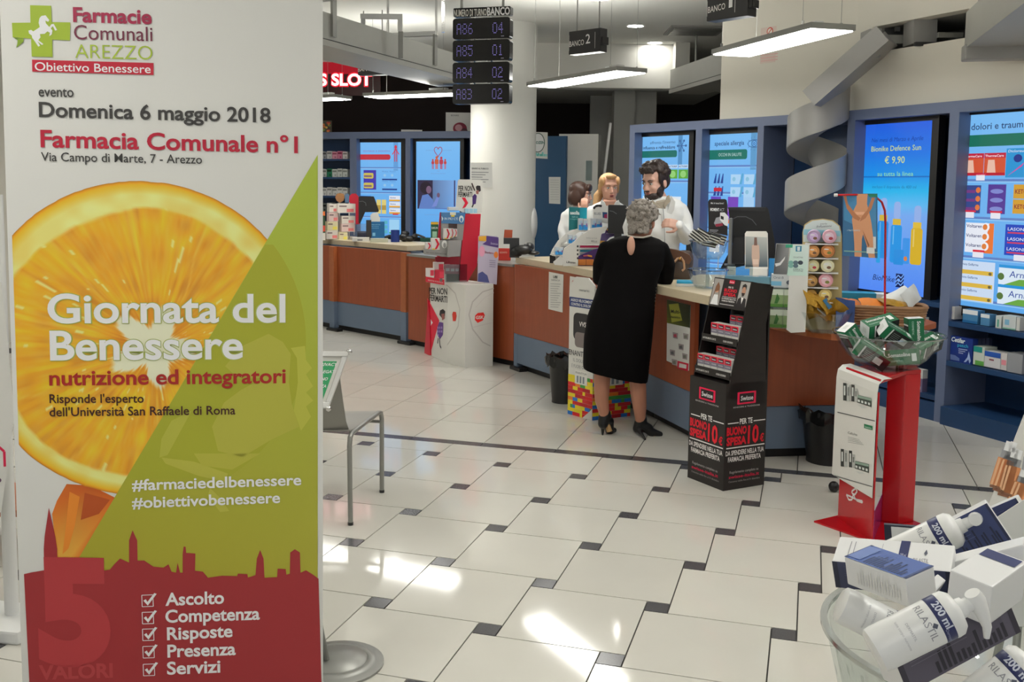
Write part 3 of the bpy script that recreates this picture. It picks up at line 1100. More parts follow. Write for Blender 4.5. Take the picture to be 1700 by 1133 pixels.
f, w_, h_ = screen(cabH, frH, [(691,395),(763,395),(764,235),(690,235)], 0.055)
P = Print(f)
shelf_page(P, w_, h_)
hu, hv = w_ * 0.5, h_ * 0.90
pts = []
for k in range(25):
 a = 2 * math.pi * k / 24
 pts.append((hu + 0.0035 * 16 * math.sin(a) ** 3, hv + 0.0045 * (13 * math.cos(a) - 5 * math.cos(2 * a) - 2 * math.cos(3 * a) - math.cos(4 * a))))
P.line(pts, 0.009,(170,50,90), 2)
P.text('prendersi cura', w_ * 0.22, h_ * 0.905, h_ * 0.012,(110,140,200), 2, w=w_ * 0.2)
P.text('di te sempre', w_ * 0.6, h_ * 0.905, h_ * 0.012,(110,140,200), 2, w=w_ * 0.2)
for k, (u, s_) in enumerate(((-0.075,0.7),(-0.02,1.0),(0.045,0.95),(0.1,0.7))):
 c_ = ((190,60,70),(206,96,60),(190,60,80),(200,70,70))[k]
 P.oval(hu + u, h_ * 0.75 + 0.105 * s_, 0.018 * s_, 0.02 * s_, c_, 3)
 P.rrect(hu + u - 0.028 * s_, h_ * 0.75 + 0.02, hu + u + 0.028 * s_, h_ * 0.75 + 0.085 * s_, 0.012, c_, 3)
 P.rect(hu + u - 0.016 * s_, h_ * 0.715, hu + u - 0.003, h_ * 0.75 + 0.03, c_, 3)
 P.rect(hu + u + 0.003, h_ * 0.715, hu + u + 0.016 * s_, h_ * 0.75 + 0.03, c_, 3)
P.text('CRAI', w_ * 0.47, h_ * 0.69, h_ * 0.01,(120,150,210), 2)
P.text('www.crai-supermercati.it', w_ * 0.33, h_ * 0.665, h_ * 0.012,(120,150,210), 2, w=w_ * 0.34)
# photograph of a person at a table
P.grad([(w_ * 0.03, h_ * 0.30), (w_ * 0.97, h_ * 0.30), (w_ * 0.97, h_ * 0.60), (w_ * 0.03, h_ * 0.60)], [(60,50,80),(120,176,240),(130,180,240),(70,60,90)], 2)
P.rect(w_ * 0.03, h_ * 0.30, w_ * 0.38, h_ * 0.60,(52,44,72), 3)
P.rect(w_ * 0.86, h_ * 0.33, w_ * 0.89, h_ * 0.60,(60,60,110), 3)
P.oval(w_ * 0.22, h_ * 0.52, w_ * 0.13, h_ * 0.065,(40,30,44), 4)
P.oval(w_ * 0.29, h_ * 0.50, w_ * 0.06, h_ * 0.04,(120,92,120), 5)
P.poly([(w_ * 0.06, h_ * 0.30), (w_ * 0.45, h_ * 0.30), (w_ * 0.38, h_ * 0.40), (w_ * 0.27, h_ * 0.455), (w_ * 0.14, h_ * 0.44)], (96,128,196), 4)
P.poly([(w_ * 0.36, h_ * 0.32), (w_ * 0.47, h_ * 0.33), (w_ * 0.53, h_ * 0.42), (w_ * 0.49, h_ * 0.44)], (120,140,210), 5)
P.oval(w_ * 0.51, h_ * 0.445, w_ * 0.035, h_ * 0.025,(110,84,110), 6)
P.rect(w_ * 0.45, h_ * 0.30, w_ * 0.97, h_ * 0.31,(90,120,190), 4)
P.text('la tua farmacia vicina', w_ * 0.2, h_ * 0.235, h_ * 0.012,(120,150,210), 2, w=w_ * 0.36)
P.build('screen_image', cabH, 'screen')

# ================================================================== COUNTERS
ZT, ZB = 1.02,0.962


def counter(name, label, front, base, backd, posts, split=0.335, rear=None):
 """till counter: worktop over a wood and blue front that follows a bent line"""
 o = thing(name, label, 'counter', (base[0][0], base[0][1], 0))
 n = Vector(backd)
 top = MB().prism([tuple(p) for p in front] + (rear or [(p[0] + n.x, p[1] + n.y) for p in front[::-1]]), ZB, ZT)
 top.build('worktop', 'worktop', o, world=True, bevel=0.004)
 for z0, z1, m_, nm, ins in ((split, ZB - 0.001, 'wood', 'front_panel', 0.0),(0.065, split - 0.004, 'panel_blue', 'lower_panel', 0.006),(0.0,0.06, 'kick', 'kick_plate', 0.07)):
  for a, b in zip(base[:-1], base[1:]):
   a2, b2 = off(a, b, ins)
   c2, d2 = off(a, b, ins + 0.03)
   MB().prism([a2, b2, d2, c2], z0, z1).build(nm, m_, o, world=True)
 for pp, pw, ang in posts:
  M = Matrix.Translation((pp[0], pp[1], 0)) @ Matrix.Rotation(ang, 4, 'Z')
  MB().bx(-pw / 2, pw / 2,-0.02,0.05, split, ZB - 0.001, M).build('post', 'wood_top', o, world=True, bevel=0.006)
  MB().bx(-pw / 2, pw / 2,-0.02,0.05,0.03, split - 0.001, M).build('post_foot', 'panel_blue', o, world=True, bevel=0.006)
  MB().bx(-pw / 2 - 0.02, pw / 2 + 0.1,-0.05,0.03,0.0,0.03, M).build('floor_foot', 'black_plastic', o, world=True, bevel=0.005)
 # staff side closing panel
 q = [(p[0] + n.x * 0.3, p[1] + n.y * 0.3) for p in base]
 for a, b in zip(q[:-1], q[1:]):
  c2, d2 = off(a, b, 0.03)
  MB().prism([a, b, d2, c2], 0.0, ZB - 0.001).build('rear_panel', 'panel_blue', o, world=True)
 return o


main_front = [(0.03,9.12),(0.40,8.31),(0.645,7.68),(0.965,6.62),(1.19,6.0)]
main_base = [(0.03,8.98),(0.41,8.28),(0.79,7.55),(0.975,7.12),(1.19,6.42)]
cnt_main = counter('till_counter', 'long wooden till counter with pale worktop behind the woman in black', main_front, main_base, (0.36,0.14), [((0.055,8.985), 0.07, math.atan2(-0.7,0.38))], rear=[(1.80,6.22),(1.84,7.42),(1.42,7.50),(1.36,7.40),(0.90,7.42),(0.87,7.84),(0.72,8.46),(0.40,9.27)])
left_front = [(-2.95,12.53),(-2.19,11.76),(-1.125,10.62)]
left_base = [(-2.9,12.2),(-2.06,11.36),(-1.1,10.42)]
cnt_left = counter('till_counter', 'wooden till counter with pale worktop in front of the far left screens', left_front, left_base, (0.42,0.42), [((-1.125,10.40), 0.09, math.atan2(-0.94,0.96)), ((-2.04,11.30), 0.09, math.atan2(-0.94,0.96))])
# recessed wooden partition between the two counters
o = thing('counter_partition', 'plain wooden recessed partition between the two till counters', 'partition', (-0.5,9.7,0))
for nm, z0, z1, m_, ins in (('front_panel', 0.06,0.93, 'wood', 0.0), ('kick_plate', 0.0,0.055, 'kick', 0.05)):
 a, b = off((-1.08,10.33),(0.02,9.08), ins)
 c2, d2 = off((-1.08,10.33),(0.02,9.08), ins + 0.03)
 MB().prism([a, b, d2, c2], z0, z1).build(nm, m_, o, world=True)
a, b = off((-1.08,10.33),(0.02,9.08), -0.02)
c2, d2 = off((-1.08,10.33),(0.02,9.08), 0.35)
MB().prism([a, b, d2, c2], 0.932,0.955).build('ledge', 'grey_metal', o, world=True)

# low end counter with a bowed red-brown top, right of the black tower
o = thing('end_counter', 'low wooden end counter with bowed top between black tower and red stand', 'counter', (1.8,6.3,0))
edge = [(1.50,6.18),(1.565,6.01),(1.62,5.86),(1.70,5.69),(1.80,5.56),(1.92,5.50),(2.06,5.52),(2.2,5.62),(2.36,5.8),(2.62,6.1)]
MB().prism(edge + [(2.62,6.75),(1.75,6.75)], 0.823,0.86).build('worktop', 'wood_top', o, world=True, bevel=0.004)
eb = [(1.53,6.03),(2.02,6.10),(2.16,6.20)]
for z0, z1, m_, nm, ins in ((0.335,0.822, 'wood', 'front_panel', 0.0),(0.065,0.33, 'panel_blue', 'lower_panel', 0.006),(0,0.06, 'kick', 'kick_plate', 0.06)):
 for a, b in zip(eb[:-1], eb[1:]):
  a2, b2 = off(a, b, ins)
  c2, d2 = off(a, b, ins + 0.03)
  MB().prism([a2, b2, d2, c2], z0, z1).build(nm, m_, o, world=True)

# ================================================================== ROLL-UP BANNER
byaw, blean, btilt = 0.1496,-0.0074,0.0078
_ex = Vector((math.cos(byaw), math.sin(byaw), 0))
_n = Vector((math.sin(byaw), -math.cos(byaw), 0))
_ey = math.cos(blean) * Vector((0,0,1)) - math.sin(blean) * _n
bex = math.cos(btilt) * _ex - math.sin(btilt) * _ey
bey = math.sin(btilt) * _ex + math.cos(btilt) * _ey
BF = Frame((-1.4779,2.9,0.0), bex, bey)
BW = 0.899
ban = thing('event_banner', 'tall printed event banner with a big orange slice and green field', 'banner', (-1.03,3.0,0))
MB().fbox(BF, 0, BW, 0.10,2.33,-0.004,0.0).build('banner_sheet', 'banner_film', ban, world=True)
MB().fbox(BF, -0.005, BW + 0.005,2.33,2.36,-0.02,0.012).build('top_rail', 'grey_metal', ban, world=True, bevel=0.004)
MB().fbox(BF, -0.005, BW + 0.005,0.06,0.10,-0.02,0.012).build('bottom_rail', 'grey_metal', ban, world=True, bevel=0.004)
for kx, (dx, dy) in enumerate(((-0.60,3.34),)):
 MB().lathe([(0.0,0.0),(0.165,0.0),(0.165,0.008),(0.14,0.014),(0.132,0.014),(0.128,0.017),(0.112,0.02),(0.108,0.018),(0.104,0.022),(0.02,0.03),(0.0,0.03)], 40, Matrix.Translation((dx, dy, 0))).build('base_disc', 'grey_metal', ban, world=True, smooth=True)
 MB().tube([(dx - 0.03, dy - 0.02,0.02), (dx - 0.06, dy - 0.1,0.3), (dx - 0.09, dy - 0.2,2.3)], 0.012,10).build('pole', 'grey_metal', ban, world=True)

P = Print(BF, step=0.0004, base=0.0006)
P.gain = 1.42


def b1(*p):
 return (p[0] / 2.982, p[1] / 2.982)


def b2(*p):
 return (p[0] / 2.982,380 + p[1] / 2.982)


def b3(*p):
 return (p[0] / 2.982,753 + p[1] / 2.982)


def lg(*p):
 return (p[0] / 6.296, p[1] / 6.296)


# orange slice: polar mesh, colour from a radial pulp pattern
def vnoise(x, y, seed=0):
 xi, yi = np.floor(x).astype(int), np.floor(y).astype(int)
 xf, yf = x - xi, y - yi
 def hsh(a, b):
  h = (a * 374761393 + b * 668265263 + seed * 974634777) & 0xffffffff
  h = ((h ^ (h >> 13)) * 1274126177) & 0xffffffff
  return ((h ^ (h >> 16)) & 0xffff) / 65535.0
 s = lambda t: t * t * (3 - 2 * t)
 a = hsh(xi, yi) + (hsh(xi + 1, yi) - hsh(xi, yi)) * s(xf)
 b = hsh(xi, yi + 1) + (hsh(xi + 1, yi + 1) - hsh(xi, yi + 1)) * s(xf)
 return a + (b - a) * s(yf)


oc = np.array(BF.uv(238,566))
orx = BF.uv(508,566)[0] - oc[0]
ory = BF.uv(238,301)[1] - oc[1]
pc = np.array(BF.uv(258,578))
NR, NT = 90,300
rr = np.linspace(0.0,1.0, NR + 1)[:, None]
tt = np.linspace(0,2 * np.pi, NT, endpoint=False)[None, :]
edge_w = 1 + 0.006 * (vnoise(tt * 30, tt * 0 + 3.3) - 0.5)
ox = oc[0] + (pc[0] - oc[0]) * (1 - rr) + orx * rr * np.cos(tt) * edge_w
oy = oc[1] + (pc[1] - oc[1]) * (1 - rr) + ory * rr * np.sin(tt) * edge_w
R_ = rr + 0 * tt
T_ = tt + 0 * rr
seg = T_ / (2 * np.pi) * 10 + 0.35 + 0.25 * (vnoise(R_ * 3, T_ * 2) - 0.5)
sfrac = np.abs((seg % 1) - 0.5) * 2                      # 1 at a membrane
n1 = vnoise(T_ * 26, R_ * 5,1)
n2 = vnoise(T_ * 60, R_ * 14,2)
n3 = vnoise(ox * 22, oy * 22,3)
pulp = np.stack([206 + 22 * n1 - 20 * n3,140 + 36 * n1 + 14 * n2 - 26 * n3,22 + 26 * n2], -1)
memb = np.clip((sfrac - 0.93) / 0.07,0,1)[..., None] * np.clip((R_ - 0.15) / 0.3,0,1)[..., None]
pulp = pulp * (1 - 0.35 * memb) + np.array([232,196,90]) * 0.35 * memb
spark = (n2 > 0.86)[..., None] * (n1 > 0.5)[..., None]
pulp = np.where(spark, np.array([236,200,120]), pulp)
core = np.clip((0.20 + 0.07 * np.cos(T_ * 5 + 0.6) + 0.05 * n1 - R_) / 0.035,0,1)[..., None]
col = pulp * (1 - core) + np.array([212,206,176]) * core
dark = np.clip((0.34 - R_) / 0.14,0,1)[..., None] * (1 - core)
col = col * (1 - 0.35 * dark) + np.array([186,96,18]) * 0.35 * dark
pr = 0.845 + 0.03 * np.sin(T_ * 5 + 1) * 0.5 + 0.02 * (n3 - 0.5) - 0.05 * np.sin(T_) * 0.5
pith = np.clip((R_ - pr) / 0.02,0,1)[..., None]
pcol = np.array([220,196,112]) + (n3[..., None] - 0.5) * np.array([16,24,40])
zest = np.clip((R_ - 0.925) / 0.06,0,1)[..., None]
pcol = pcol * (1 - zest) + np.array([222,158,22]) * zest
rim = np.clip((R_ - 0.985) / 0.012,0,1)[..., None]
pcol = pcol * (1 - 0.7 * rim) + np.array([150,84,20]) * 0.7 * rim
col = np.clip(col * (1 - pith) + pcol * pith, 0,255) / 255
lin = np.where(col <= 0.04045, col / 12.92,((col + 0.055) / 1.055) ** 2.4)
ox = np.maximum(ox, 0.0125)
k0 = len(P.v)
lay_d = P._d(1)
for i in range(NR + 1):
 for j in range(NT):
  P.v.append(tuple(BF.pt(float(ox[i, j]), float(oy[i, j]), lay_d)))
for i in range(NR):
 for j in range(NT):
  j2 = (j + 1) % NT
  q = ((i, j), (i + 1, j), (i + 1, j2), (i, j2))
  P.f.append(tuple(k0 + a * NT + b for a, b in q))
  P.c.append([tuple(lin[a, b]) for a, b in q])
# peel hanging below the slice
P.gradp([b3(330,152), b3(450,160), b3(575,222), b3(560,240), b3(395,520), b3(300,575), b3(288,560), b3(258,300), b3(282,235)], [(176,88,26),(170,76,24),(186,88,24),(190,92,24),(196,104,30),(214,160,60),(208,140,40),(196,110,34),(190,96,30)], 0)
P.polyp([b3(345,190), b3(395,215), b3(370,360), b3(340,470), b3(310,500), b3(330,330)], (206,122,38), 1)
P.polyp([b3(420,195), b3(545,230), b3(490,300), b3(400,330)], (160,70,24), 1)
# green field cut diagonally
gA, gB = (527.5,257), b3(388,522)
P.gradp([(527.5,257),(527.5,962), gB], [(150,166,58),(150,146,46),(148,142,38)], 2)
P.polyp([gB, (527.5,962),(529,985),(120,985)], (148,142,40), 2)


def gline(y):
 t = (y - gA[1]) / (gB[1] - gA[1])
 return gA[0] + (gB[0] - gA[0]) * t


ring = [(508 - 18 + 0,0)]
arc = []
for k in range(0,31):
 a = math.radians(52 - k * 112 / 30)
 x, y = 238 + 270 * math.cos(a), 566 - 265 * math.sin(a)
 if x > gline(y) + 1:
  arc.append((x, y))
arc2 = [(gline(arc[0][1]) + 1, arc[0][1])] + arc + [(gline(arc[-1][1]) + 1, arc[-1][1])]
P.polyp(arc2,(146,148,40), 3)
# pale horse drawn into the green
P.polyp([b2(1115,680), b2(1200,580), b2(1330,520), b2(1400,560), b2(1440,620), b2(1430,760), b2(1445,870), b2(1480,980), b2(1350,1040), b2(1200,1130), b2(1080,1100), b2(1050,980), b2(1110,860), b2(1190,800), b2(1300,740), b2(1180,740)], (158,156,58), 4)
P.polyp([b2(1440,590), b2(1510,580), b2(1515,650), b2(1545,690), b2(1515,720), b2(1550,780), b2(1515,810), b2(1550,850), b2(1515,880), b2(1540,930), b2(1490,1000), b2(1455,900), b2(1475,760), b2(1470,640)], (164,164,62), 4)
P.polyp([b3(800,20), b3(960,40), b3(1130,100), b3(1110,140), b3(980,110), b3(820,50)], (160,158,60), 4)
P.polyp([b3(960,0), b3(1290,0), b3(1150,80), b3(1000,60)], (158,156,56), 4)
P.polyp([b3(1040,170), b3(1100,230), b3(1135,285), b3(1090,290), b3(1030,210)], (162,160,62), 4)
P.polyp([b2(800,1040), b2(850,950), b2(950,900), b2(890,1010), b2(830,1120), b2(790,1133)], (158,158,58), 4)
# red town skyline
sky = [(120,597),(160,588),(220,578),(218,470),(222,410),(243,268),(275,410),(284,470),(286,560),(318,566),(320,550),(390,515),(440,540),(480,545),(512,580),(545,575),(570,545),(595,520),(640,540),(640,430),(657,380),(680,430),(682,530),(715,530),(760,560),(810,565),(835,548),(850,585),(872,590),(880,540),(892,590),(905,590),(905,500),(910,460),(920,462),(922,492),(968,495),(966,580),(1005,585),(1030,615),(1100,605),(1175,607),(1178,595),(1225,597),(1228,614),(1265,602),(1272,520),(1288,478),(1305,520),(1310,615),(1372,612),(1375,570),(1415,572),(1418,600),(1435,595),(1437,490),(1460,474),(1485,490),(1488,590),(1515,578),(1550,600),(1577,620),(1592,1145),(147,1145)]
P.polyp([b3(*p) for p in sky], (140,40,44), 5)
P.textp('5', b3(195,1018), b3(552,1018), 505 / 2.982,(158,50,54), 6, bold=0.05, res=8)
P.textp('VALORI', b3(195,1118), b3(560,1106), 72 / 2.982,(158,56,58), 6, bold=0.03, res=4)
# texts
INK, RED = (54,52,50),(160,26,48)
P.textp('evento', b1(193,478), b1(366,481), 54 / 2.982, INK, 6, bold=0.012, res=4)
P.textp('Domenica 6 maggio 2018', b1(195,578), b1(1340,606), 76 / 2.982, INK, 6, bold=0.02, res=4)
P.textp('Farmacia Comunale n°1', b1(203,727), b1(1475,757), 87 / 2.982, RED, 6, bold=0.022, res=4)
P.textp('Via Campo di Marte, 7 - Arezzo', b1(205,797), b1(1001,811), 46 / 2.982, INK, 6, bold=0.006, res=3)
for bold_, c_, l_ in ((0.036,(150,160,80), 6),(0.02,(222,220,214), 7)):
 P.textp('Giornata del', b2(238,464), b2(1414,460), 148 / 2.982, c_, l_, bold=bold_, res=6)
 P.textp('Benessere', b2(250,648), b2(1204,641), 149 / 2.982, c_, l_, bold=bold_, res=6)
P.textp('nutrizione ed integratori', b2(246,774), b2(1415,762), 76 / 2.982,(146,32,26), 7, bold=0.022, res=4)
P.textp("Risponde l'esperto", b2(247,862), b2(713,860), 45 / 2.982,(58,22,16), 7, bold=0.014, res=3)
P.textp("dell'Università San Raffaele di Roma", b2(247,928), b2(1166,918), 46 / 2.982,(58,26,20), 7, bold=0.014, res=3)
P.textp('#farmaciedelbenessere', b3(655,182), b3(1492,155), 56 / 2.982,(222,220,206), 7, bold=0.02, res=4)
P.textp('#obiettivobenessere', b3(655,270), b3(1387,243), 56 / 2.982,(222,220,206), 7, bold=0.02, res=4)
for txt, a, b, yc in (('Ascolto', (820,752),(1110,741), 728), ('Competenza', (820,836),(1287,820), 813), ('Risposte', (828,922),(1152,906), 896), ('Presenza', (830,1008),(1168,995), 982), ('Servizi', (828,1093),(1092,1082), 1070)):
 P.textp(txt, b3(*a), b3(*b), 64 / 2.982,(224,222,216), 7, bold=0.024, res=4)
 x0 = 703 + (yc - 728) * 0.02
 bx_ = [b3(x0, yc - 27), b3(x0 + 55, yc - 29), b3(x0 + 57, yc + 28), b3(x0 + 2, yc + 30), b3(x0, yc - 27)]
 P.linep(bx_, 0.0022,(222,220,216), 7)
 P.polyp([b3(x0 + 8, yc), b3(x0 + 20, yc - 8), b3(x0 + 28, yc + 6), b3(x0 + 62, yc - 38), b3(x0 + 74, yc - 34), b3(x0 + 30, yc + 24)], (228,226,220), 8)
# logo
GRN = (140,160,42)
P.polyp([lg(318,56), lg(538,62), lg(543,233), lg(738,236), lg(733,425), lg(550,416), lg(553,598), lg(335,593), lg(328,406), lg(137,392), lg(128,240), lg(322,238)], GRN, 6)
P.polyp([lg(145,396), lg(250,402), lg(248,440), lg(172,502), lg(195,425)], (96,124,30), 6)
P.polyp([lg(190,405), lg(250,402), lg(248,440), lg(182,492)], (118,144,36), 7)
P.polyp([lg(*p) for p in ((425,182),(440,168),(480,162),(520,212),(508,230),(478,218),(484,246),(520,285),(540,256),(565,250),(602,316),(580,322),(556,276),(536,300),(552,320),(546,362),(518,380),(526,345),(500,330),(470,356),(422,358),(428,392),(405,422),(458,464),(440,472),(395,432),(424,480),(405,490),(362,425),(342,400),(336,372),(308,352),(302,322),(330,314),(352,330),(392,305),(420,285),(408,240),(416,196))], (222,222,212), 8)
P.textp('Farmacie', lg(768,226), lg(1588,250), 155 / 6.296,(142,30,62), 6, bold=0.03, res=4)
P.textp('Comunali', lg(778,412), lg(1595,432), 160 / 6.296,(98,34,54), 6, res=4)
P.textp('AREZZO', lg(790,608), lg(1596,626), 155 / 6.296,(146,164,50), 6, bold=-0.008, res=4)
P.polyp([lg(338,625), lg(1607,660), lg(1607,786), lg(340,750)], (166,26,46), 6)
P.textp('Obiettivo Benessere', lg(368,738), lg(1578,766), 92 / 6.296,(226,224,218), 7, bold=0.008, res=4)
P.build('printed_artwork', ban, 'print')

# ================================================================== HANGING THINGS
def rod(x, y, z0, parent, name='rod', r=0.006):
 return MB().tube([(x, y, z0), (x, y, CEIL)], r, 6).build(name, 'grey_metal', parent, world=True)


# --- turn number display: header and four LED boxes
TF0, TF1 = at_y(752,172,7.62), at_y(845,170,7.5)
TF = Frame((TF0.x, TF0.y, TF0.z), (TF1.x - TF0.x, TF1.y - TF0.y, 0),(0,0,1))
trn = thing('turn_display', 'black stacked turn number display hanging beside the column', 'display', (TF0.x, TF0.y, TF0.z))
TW = TF.uv(846,170)[0]


def rounded(fr, u0, v0, u1, v1, r, d0, d1, mb):
 pts = []
 for cx, cy, a in ((u1 - r, v1 - r, 0), (u0 + r, v1 - r, 90), (u0 + r, v0 + r, 180), (u1 - r, v0 + r, 270)):
  for i in range(6):
   t = math.radians(a + 18 * i)
   pts.append((cx + r * math.cos(t), cy + r * math.sin(t)))
 return mb.slab(fr, pts, d0, d1)


DOT = {'A': '01110 10001 10001 11111 10001 10001 10001', '8': '01110 10001 10001 01110 10001 10001 01110', '6': '00110 01000 10000 11110 10001 10001 01110', '5': '11111 10000 11110 00001 00001 10001 01110', '4': '00010 00110 01010 10010 11111 00010 00010', '3': '11110 00001 00001 01110 00001 00001 11110', '0': '01110 10001 10001 10001 10001 10001 01110', '1': '00100 01100 00100 00100 00100 00100 01110', '2': '01110 10001 00001 00110 01000 10000 11111'}


def dots(P, txt, u, v, h, col):
 cell = h / 7
 for ch in txt:
  for r, row in enumerate(DOT[ch].split()):
   for c, b in enumerate(row):
    if b == '1':
     P.oval(u + (c + 0.5) * cell * 0.62, v + h - (r + 0.5) * cell, cell * 0.24, cell * 0.30, col, 1, n=6)
  u += cell * 0.62 * 6.2


hd = MB()
rounded(TF, 0.0, TF.uv(760,28)[1], TW, TF.uv(798,12)[1], 0.008,-0.07,0.0, hd)
hdo = hd.build('header_box', 'led_black', trn, world=True)
P = Print(TF)
v0 = TF.uv(798,26)[1]
P.text('NUMERO DI TURNO', 0.006, v0,0.052,(214,212,206), 1, w=TW * 0.57, bold=0.012)
P.text('BANCO', TW * 0.595, v0,0.058,(226,224,218), 1, w=TW * 0.395, bold=0.03)
o = P.build('header_lettering', trn)
o.parent = hdo
for (ya, yb), a, b in (((30,64.5), 'A86', '04'), ((66.5,101), 'A85', '01'), ((103.5,137.5), 'A84', '02'), ((139.5,172.5), 'A83', '02')):
 v0, v1 = TF.uv(798, yb)[1], TF.uv(798, ya)[1]
 lb = rounded(TF, 0.0, v0, TW, v1,0.02,-0.075,0.012, MB()).build('led_box', 'led_black', trn, world=True)
 P = Print(Frame(TF.pt(0,0,0.012), TF.ex, TF.ey))
 hh = (v1 - v0) * 0.54
 dots(P, a, TW * 0.07, v0 + (v1 - v0) * 0.22, hh, (128,118,190))
 dots(P, b, TW * 0.70, v0 + (v1 - v0) * 0.22, hh, (138,128,204))
 P.rect(TW * 0.85, v0 + 0.012, TW * 0.9, v0 + 0.016,(120,118,126), 1)
 o = P.build('led_digits', trn, 'leds')
 o.parent = lb
 MB().fbox(TF, TW * 0.3, TW * 0.36, v1, v1 + 0.012,-0.05,-0.01).fbox(TF, TW * 0.6, TW * 0.66, v1, v1 + 0.012,-0.05,-0.01).build('spacer', 'chrome', trn, world=True)
for uu in (0.12,0.85):
 q = TF.pt(TW * uu, 0,-0.035)
 rod(q.x, q.y, TF.pt(0, TF.uv(798,12)[1]).z, trn, r=0.011)


# --- till signs
def till_sign(num, label, px4, Y0, Y1, base, cap_px, bt, numt, lines):
 a, b = at_y(*px4[3], Y0), at_y(*px4[2], Y1)
 fr = Frame(a, (b.x - a.x, b.y - a.y, 0),(0,0,1))
 q = [fr.uv(*p) for p in px4]
 u1 = (q[1][0] + q[2][0]) / 2
 v0, v1 = (q[2][1] + q[3][1]) / 2,(q[0][1] + q[1][1]) / 2
 t = thing('till_sign', label, 'sign', tuple(fr.pt(u1 / 2, v0)), 0, 'till number signs')
 MB().fbox(fr, 0, u1, v0, v1,-0.09,0).build('sign_box', 'dark_plastic', t, world=True, bevel=0.006)
 MB().fbox(fr, u1, u1 + 0.022, v0 + (v1 - v0) * 0.3, v0 + (v1 - v0) * 0.62,-0.08,-0.01).build('end_cap', 'black_plastic', t, world=True)
 P = Print(fr)
 P.textp('BANCO', bt[0], bt[1], bt[2], (214,212,208), 1, bold=0.006)
 P.textp(num, numt[0], numt[1], numt[2], (224,222,218), 1, bold=0.006)
 for x in lines:
  P.rect(u1 * x - 0.002, v0 + 0.03, u1 * x + 0.002, v1 - 0.03,(190,188,186), 1)
 P.build('sign_lettering', t)
 for uu in (0.15,0.85):
  p = fr.pt(u1 * uu, v1,-0.045)
  rod(p.x, p.y, v1 + fr.O.z, t)
 return t


till_sign('2', 'black hanging till sign reading BANCO 2 over the middle of the counter', [(940,54.8),(994,44.3),(999,83.8),(943.8,92.4)], 8.45,8.2, None, None, ((945.5,78.1),(969.5,74.3), 9.5), ((972.4,72.7),(979.8,71.5), 16.3),(0.015,0.84))
till_sign('1', 'black hanging till sign reading BANCO 1, cut by the picture top', [(1168.7,-3),(1240,-19),(1243,20),(1172.5,41)], 6.35,6.1, None, None, ((1175.5,22),(1204,14.8), 10.7), ((1210,13.1),(1216,11.4), 17.5),(0.015,0.70))
till_sign('3', 'black hanging till sign reading BANCO 3 half behind the left conveyor', [(591.5,93),(638,90),(638,124),(594,125)], 10.2,10.1, None, None, ((594.3,119.1),(621.3,116.7), 7.2), ((626,116.7),(632,116.2), 12),(0.015,0.95))

# --- red slot sign in the dark at the back
a = at_y(480,158,14.5)
b = at_y(650,158,14.5)
sf = Frame(a, (1,0,0),(0,0,1))
slot = thing('neon_sign', 'glowing red neon sign ending in SLOT on the dark back wall', 'sign', tuple(a))
U1, V1 = sf.uv(596,100)[0], sf.uv(596,100)[1]
MB().fbox(sf, 0, sf.uv(632,150)[0], 0, V1,-0.05,0).build('sign_board', mat('neon_board', (70,8,16), 0.25, noise=0.2), slot, world=True)
P = Print(sf)
P.rect(0, sf.uv(0,117)[1], U1, V1 - 0.01,(150,4,26), 0)
P.textp('S SLOT', (529,142),(618,142), 20.5,(255,20,46), 2, bold=0.085, res=4)
P.build('neon_halo', slot, 'leds')
P = Print(Frame(sf.pt(0,0,0.006), sf.ex, sf.ey))
P.textp('S SLOT', (530,141.5),(617,141.5), 19.5,(255,206,206), 2, bold=0.03, res=4)
P.build('neon_tube', slot, 'glow')

# --- conveyors of the medicine robot
def beam(t, p0, p1, z0, z1, wd, side=1, m_='conveyor_paint'):
 """box trough running p0->p1 in plan; wd to the left of travel when side=1"""
 d = Vector((p1[0] - p0[0], p1[1] - p0[1], 0))
 fr = Frame((p0[0], p0[1], 0), d, (0,0,1))      # normal points to the right-hand side as seen
 L = d.length
 MB().fbox(fr, 0, L, z0 + 0.055, z1,-0.012,0.0).build('side_panel', m_, t, world=True)
 MB().fbox(fr, 0, L, z0 + 0.055, z1,-wd, -wd + 0.012).build('side_panel', m_, t, world=True)
 MB().fbox(fr, 0, L, z0, z0 + 0.045,-wd - 0.01,0.012).build('bottom_tray', m_, t, world=True)
 MB().fbox(fr, 0, L, z0 + 0.045, z0 + 0.055,-wd + 0.01,-0.008).build('shadow_gap', 'black_plastic', t, world=True)
 MB().fbox(fr, 0, L, z1 - 0.03, z1 - 0.02,-wd + 0.012,-0.012).build('belt', 'dark_plastic', t, world=True)
 return fr, L


cv = thing('conveyor', 'long grey conveyor trough hanging from the ceiling left of the turn display', 'conveyor', (-1.43,7.59,2.75))
fr, L = beam(cv, (-2.12,5.70),(-0.36,10.5), 2.70,2.95,0.46)
# hanging bracket, its white parts imitating glare on polished metal
for s_ in (0.42,0.78):
 for dd in (0.0,-0.46):
  p = fr.pt(L * s_, 2.95, dd + (0.02 if dd == 0 else -0.02))
  MB().fbox(fr, L * s_ - 0.03, L * s_ + 0.03,2.78,3.06, dd, dd + (0.02 if dd == 0 else -0.02)).build('hanger_plate', 'grey_metal', cv, world=True)
  MB().tube([(p.x, p.y, 3.05), (p.x, p.y, CEIL)], 0.011,8).build('hanger_rod', 'chrome', cv, world=True)
 MB().fbox(fr, L * s_ - 0.02, L * s_ + 0.02,3.05,3.09,-0.48,0.02).build('hanger_bar', 'white_plastic', cv, world=True)

